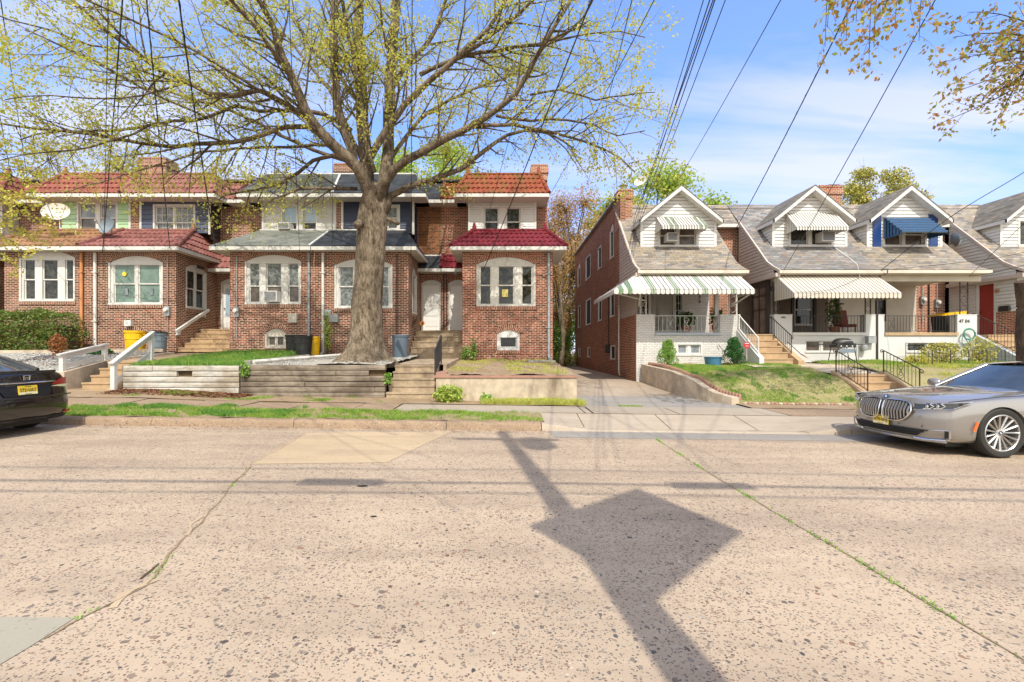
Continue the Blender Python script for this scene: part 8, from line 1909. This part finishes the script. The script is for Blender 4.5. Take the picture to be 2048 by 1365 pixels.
def cable(label, pts, r=.011, sag=0.0, n=26, mat='black_plastic', name='overhead_cable', group=None, wob=0):
    a, b = Vector(pts[0]), Vector(pts[-1]); mb = MB(); L = []
    for i in range(n+1):
        t = i/n; p = a.lerp(b, t); p.z -= sag*4*t*(1-t); L.append(p)
    mb.tube(L, r, 5)
    if wob:
        L2 = [p+Vector((wob*math.cos(i*2.1), 0, wob*math.sin(i*2.1))) for i, p in enumerate(resample(L, .18))]; mb.tube(L2, r*.8, 4)
    o = mb.build(name, M[mat]); tag(o, label, 'cable', group); return o
def drop(label, hx_, hy, Yh, tx, sag=.15, r=.011, zt=9.0, wob=0):
    """service drop: from the house point (photo pixel, depth) up over the camera; tx = where it leaves the top of the photo"""
    a = P(hx_, hy, Yh); Yt = (zt-H)/(CY/F); q = P(tx, 0, Yt); b = a+(q-a)*((Yh+1.5)/(Yh-Yt)); b.z = min(b.z, 12.6)
    cable(label, [a, b], r, sag, wob=wob)
D_ = [('cable ending at the tiled porch roof corner of the leftmost bay', 205, 800, 17.3, 0, 0)]
drop('thin cable at the far left reaching the hedge house roof', 60, 392, 18.8, 3, .12)
drop('thin far left cable crossing the dish of the mint house', 44, 470, 18, -40, .12)
drop('cable meeting the red roof of the mint green house', 205, 505, 17.2, 238, .25, .014, wob=.01)
drop('thin cable just left of the twisted one above the mint house', 207, 560, 17.3, 214, .2, .008)
drop('twisted cable falling to the slate blue house porch corner', 340, 500, 17.2, 302, .35, .013, wob=.012)
drop('thin cable between the two twisted ones above the slate blue house', 302, 330, 22, 265, .2, .008)
drop('thickest twisted cable falling to the recess of the slate blue house', 432, 505, 17.6, 372, .5, .016, wob=.014)
drop('thin cable passing left of the tree trunk', 600, 520, 17.3, 582, .2, .008)
drop('thin cable dropping in front of the trunk to the tree house', 664, 505, 17.3, 668, .2, .008)
drop('thin cable right of the trunk to the paired doors', 822, 512, 17.3, 824, .25, .010)
drop('thick cable crossing down to the window of the end house', 965, 545, 17.3, 1128, .35, .014)
drop('thin cable to the white upper bay of the end house', 968, 460, 19.3, 1090, .15, .008)
drop('cable touching the right roof corner of the end house', 1103, 385, 18.7, 1294, .3, .010)
drop('thin cable passing the driveway gap to the rear', 1175, 370, 32, 1262, .1, .012)
for k, (tx, hxx, hy, Yh) in enumerate(((1400, 1262, 470, 19.6), (1412, 1285, 400, 20.5), (1418, 1270, 430, 20.1), (1422, 1283, 425, 20.3), (1442, 1258, 500, 19.8))):
    drop(('leftmost', 'second', 'third', 'fourth', 'rightmost')[k]+' cable of the bundle running to the chimney of the driveway house', hxx, hy, Yh, tx, .25, (.010, .013, .013, .013, .010)[k])
drop('long cable to the recess between striped and cream awning houses', 1350, 370, 20.9, 1546, .3, .010)
drop('thick twisted cable to the recess brick beside the driveway house', 1465, 470, 19.9, 1686, .45, .014, wob=.010)
drop('long cable to the cream awning porch roof', 1565, 545, 17.1, 1790, .35, .010)
def px_cable(label, pts, r, mat='black_plastic', name='overhead_cable'):
    mb = MB(); mb.tube(resample([P(*p) for p in pts], .3), r, 5); tag(mb.build(name, M[mat]), label, 'cable')
px_cable('cable slanting from the right edge over the blue awning to the porch gutter', [(2120, 290, 12.5), (2048, 345, 13.3), (1900, 435, 15), (1762, 541, 16.8)], .011)
px_cable('cable running over the slate roofs at the right edge', [(2100, 492, 14), (2000, 515, 15), (1880, 530, 16), (1762, 541, 16.85)], .008)
px_cable('thin cable along the right porch beam', [(2110, 515, 14.5), (1990, 545, 16), (1938, 553, 16.9)], .008)
px_cable('thin cable from the right dormer down to the 4704 porch', [(2110, 395, 14.5), (2040, 455, 15.5), (1938, 553, 16.9)], .008)
px_cable('pale cable lying over the cream awning', [(1672, 497, 17.5), (1715, 530, 17.0), (1720, 556, 16.9)], .008, 'white_clean', 'roof_cable')
px_cable('dark wire sagging across the cream awning', [(1720, 556, 16.95), (1660, 580, 16.1), (1590, 585, 15.9)], .006)
# street lines parallel to the road, over the near side (their shadows cross the road)
for k, (z, y, r, s) in enumerate(((8.75, -1.45, .035, .25), (8.2, -1.4, .02, .3), (12.5, -1.55, .012, .2), (9.6, -1.5, .018, .3))):
    for x0, x1 in ((1.42, 38), (1.42, -38)): cable(('thick', 'second', 'topmost', 'third')[k]+' street line over the near side of the road, '+('right' if x1 > 0 else 'left')+' span', [(x0, y, z), (x1, y, z-.0133*x1*0)], r, s, 30)
for x in (-.9, 3.4):
    mb = MB(); mb.tube([(x-.5, -1.45, 8.7), (x+.45, -1.45, 8.7)], .11, 10); tag(mb.build('splice_box', M['black_plastic'], smooth=60), 'black cable splice case hanging '+('left' if x < 1 else 'right')+' of the pole', 'cable box')
# signs in windows
mb = MB(); c = front(YF).p(hx(247), -.035, hzz(548)); mb.lathe([(0, 0), (.085, 0)], c, 20, 'Y'); o = tag(mb.build('round_sign', M['sign_yellow']), 'round yellow notice stuck inside the left porch window of the slate blue house', 'notice')
mb = text_mesh('SOLD', .05, Matrix.Translation(c+Vector((0, -.004, 0))) @ Matrix.Rotation(R(90), 4, 'X'), .001) if False else None
for x in (250, 300):
    mb = MB(); fbox(mb, front(YF), hx(x)-.05, hx(x)+.06, -.09, -.07, hzz(590), hzz(577)); tag(mb.build('paper_tag', M['glass_blind']), ('left' if x < 260 else 'right')+' pale paper tag in the lower porch window of the slate blue house', 'notice')
mb = MB(); c = Vector((-12.5, 18.75, PZ(535, 18.7))); mb.lathe([(0, -.06), (.05, -.05), (.07, .02), (.07, .06)], c+Vector((0, -.08, 0)), 10, 'Y'); mb.lathe([(0, -.06), (.05, -.05), (.07, .02), (.07, .06)], c+Vector((0, .1, 0)), 10, 'Y'); mb.tube([c+Vector((-.1, 0, .1)), c], .02, 5); tag(mb.build('flood_light', M['black_plastic']), 'twin black flood light on the side window arch of the slate blue house', 'lamp')
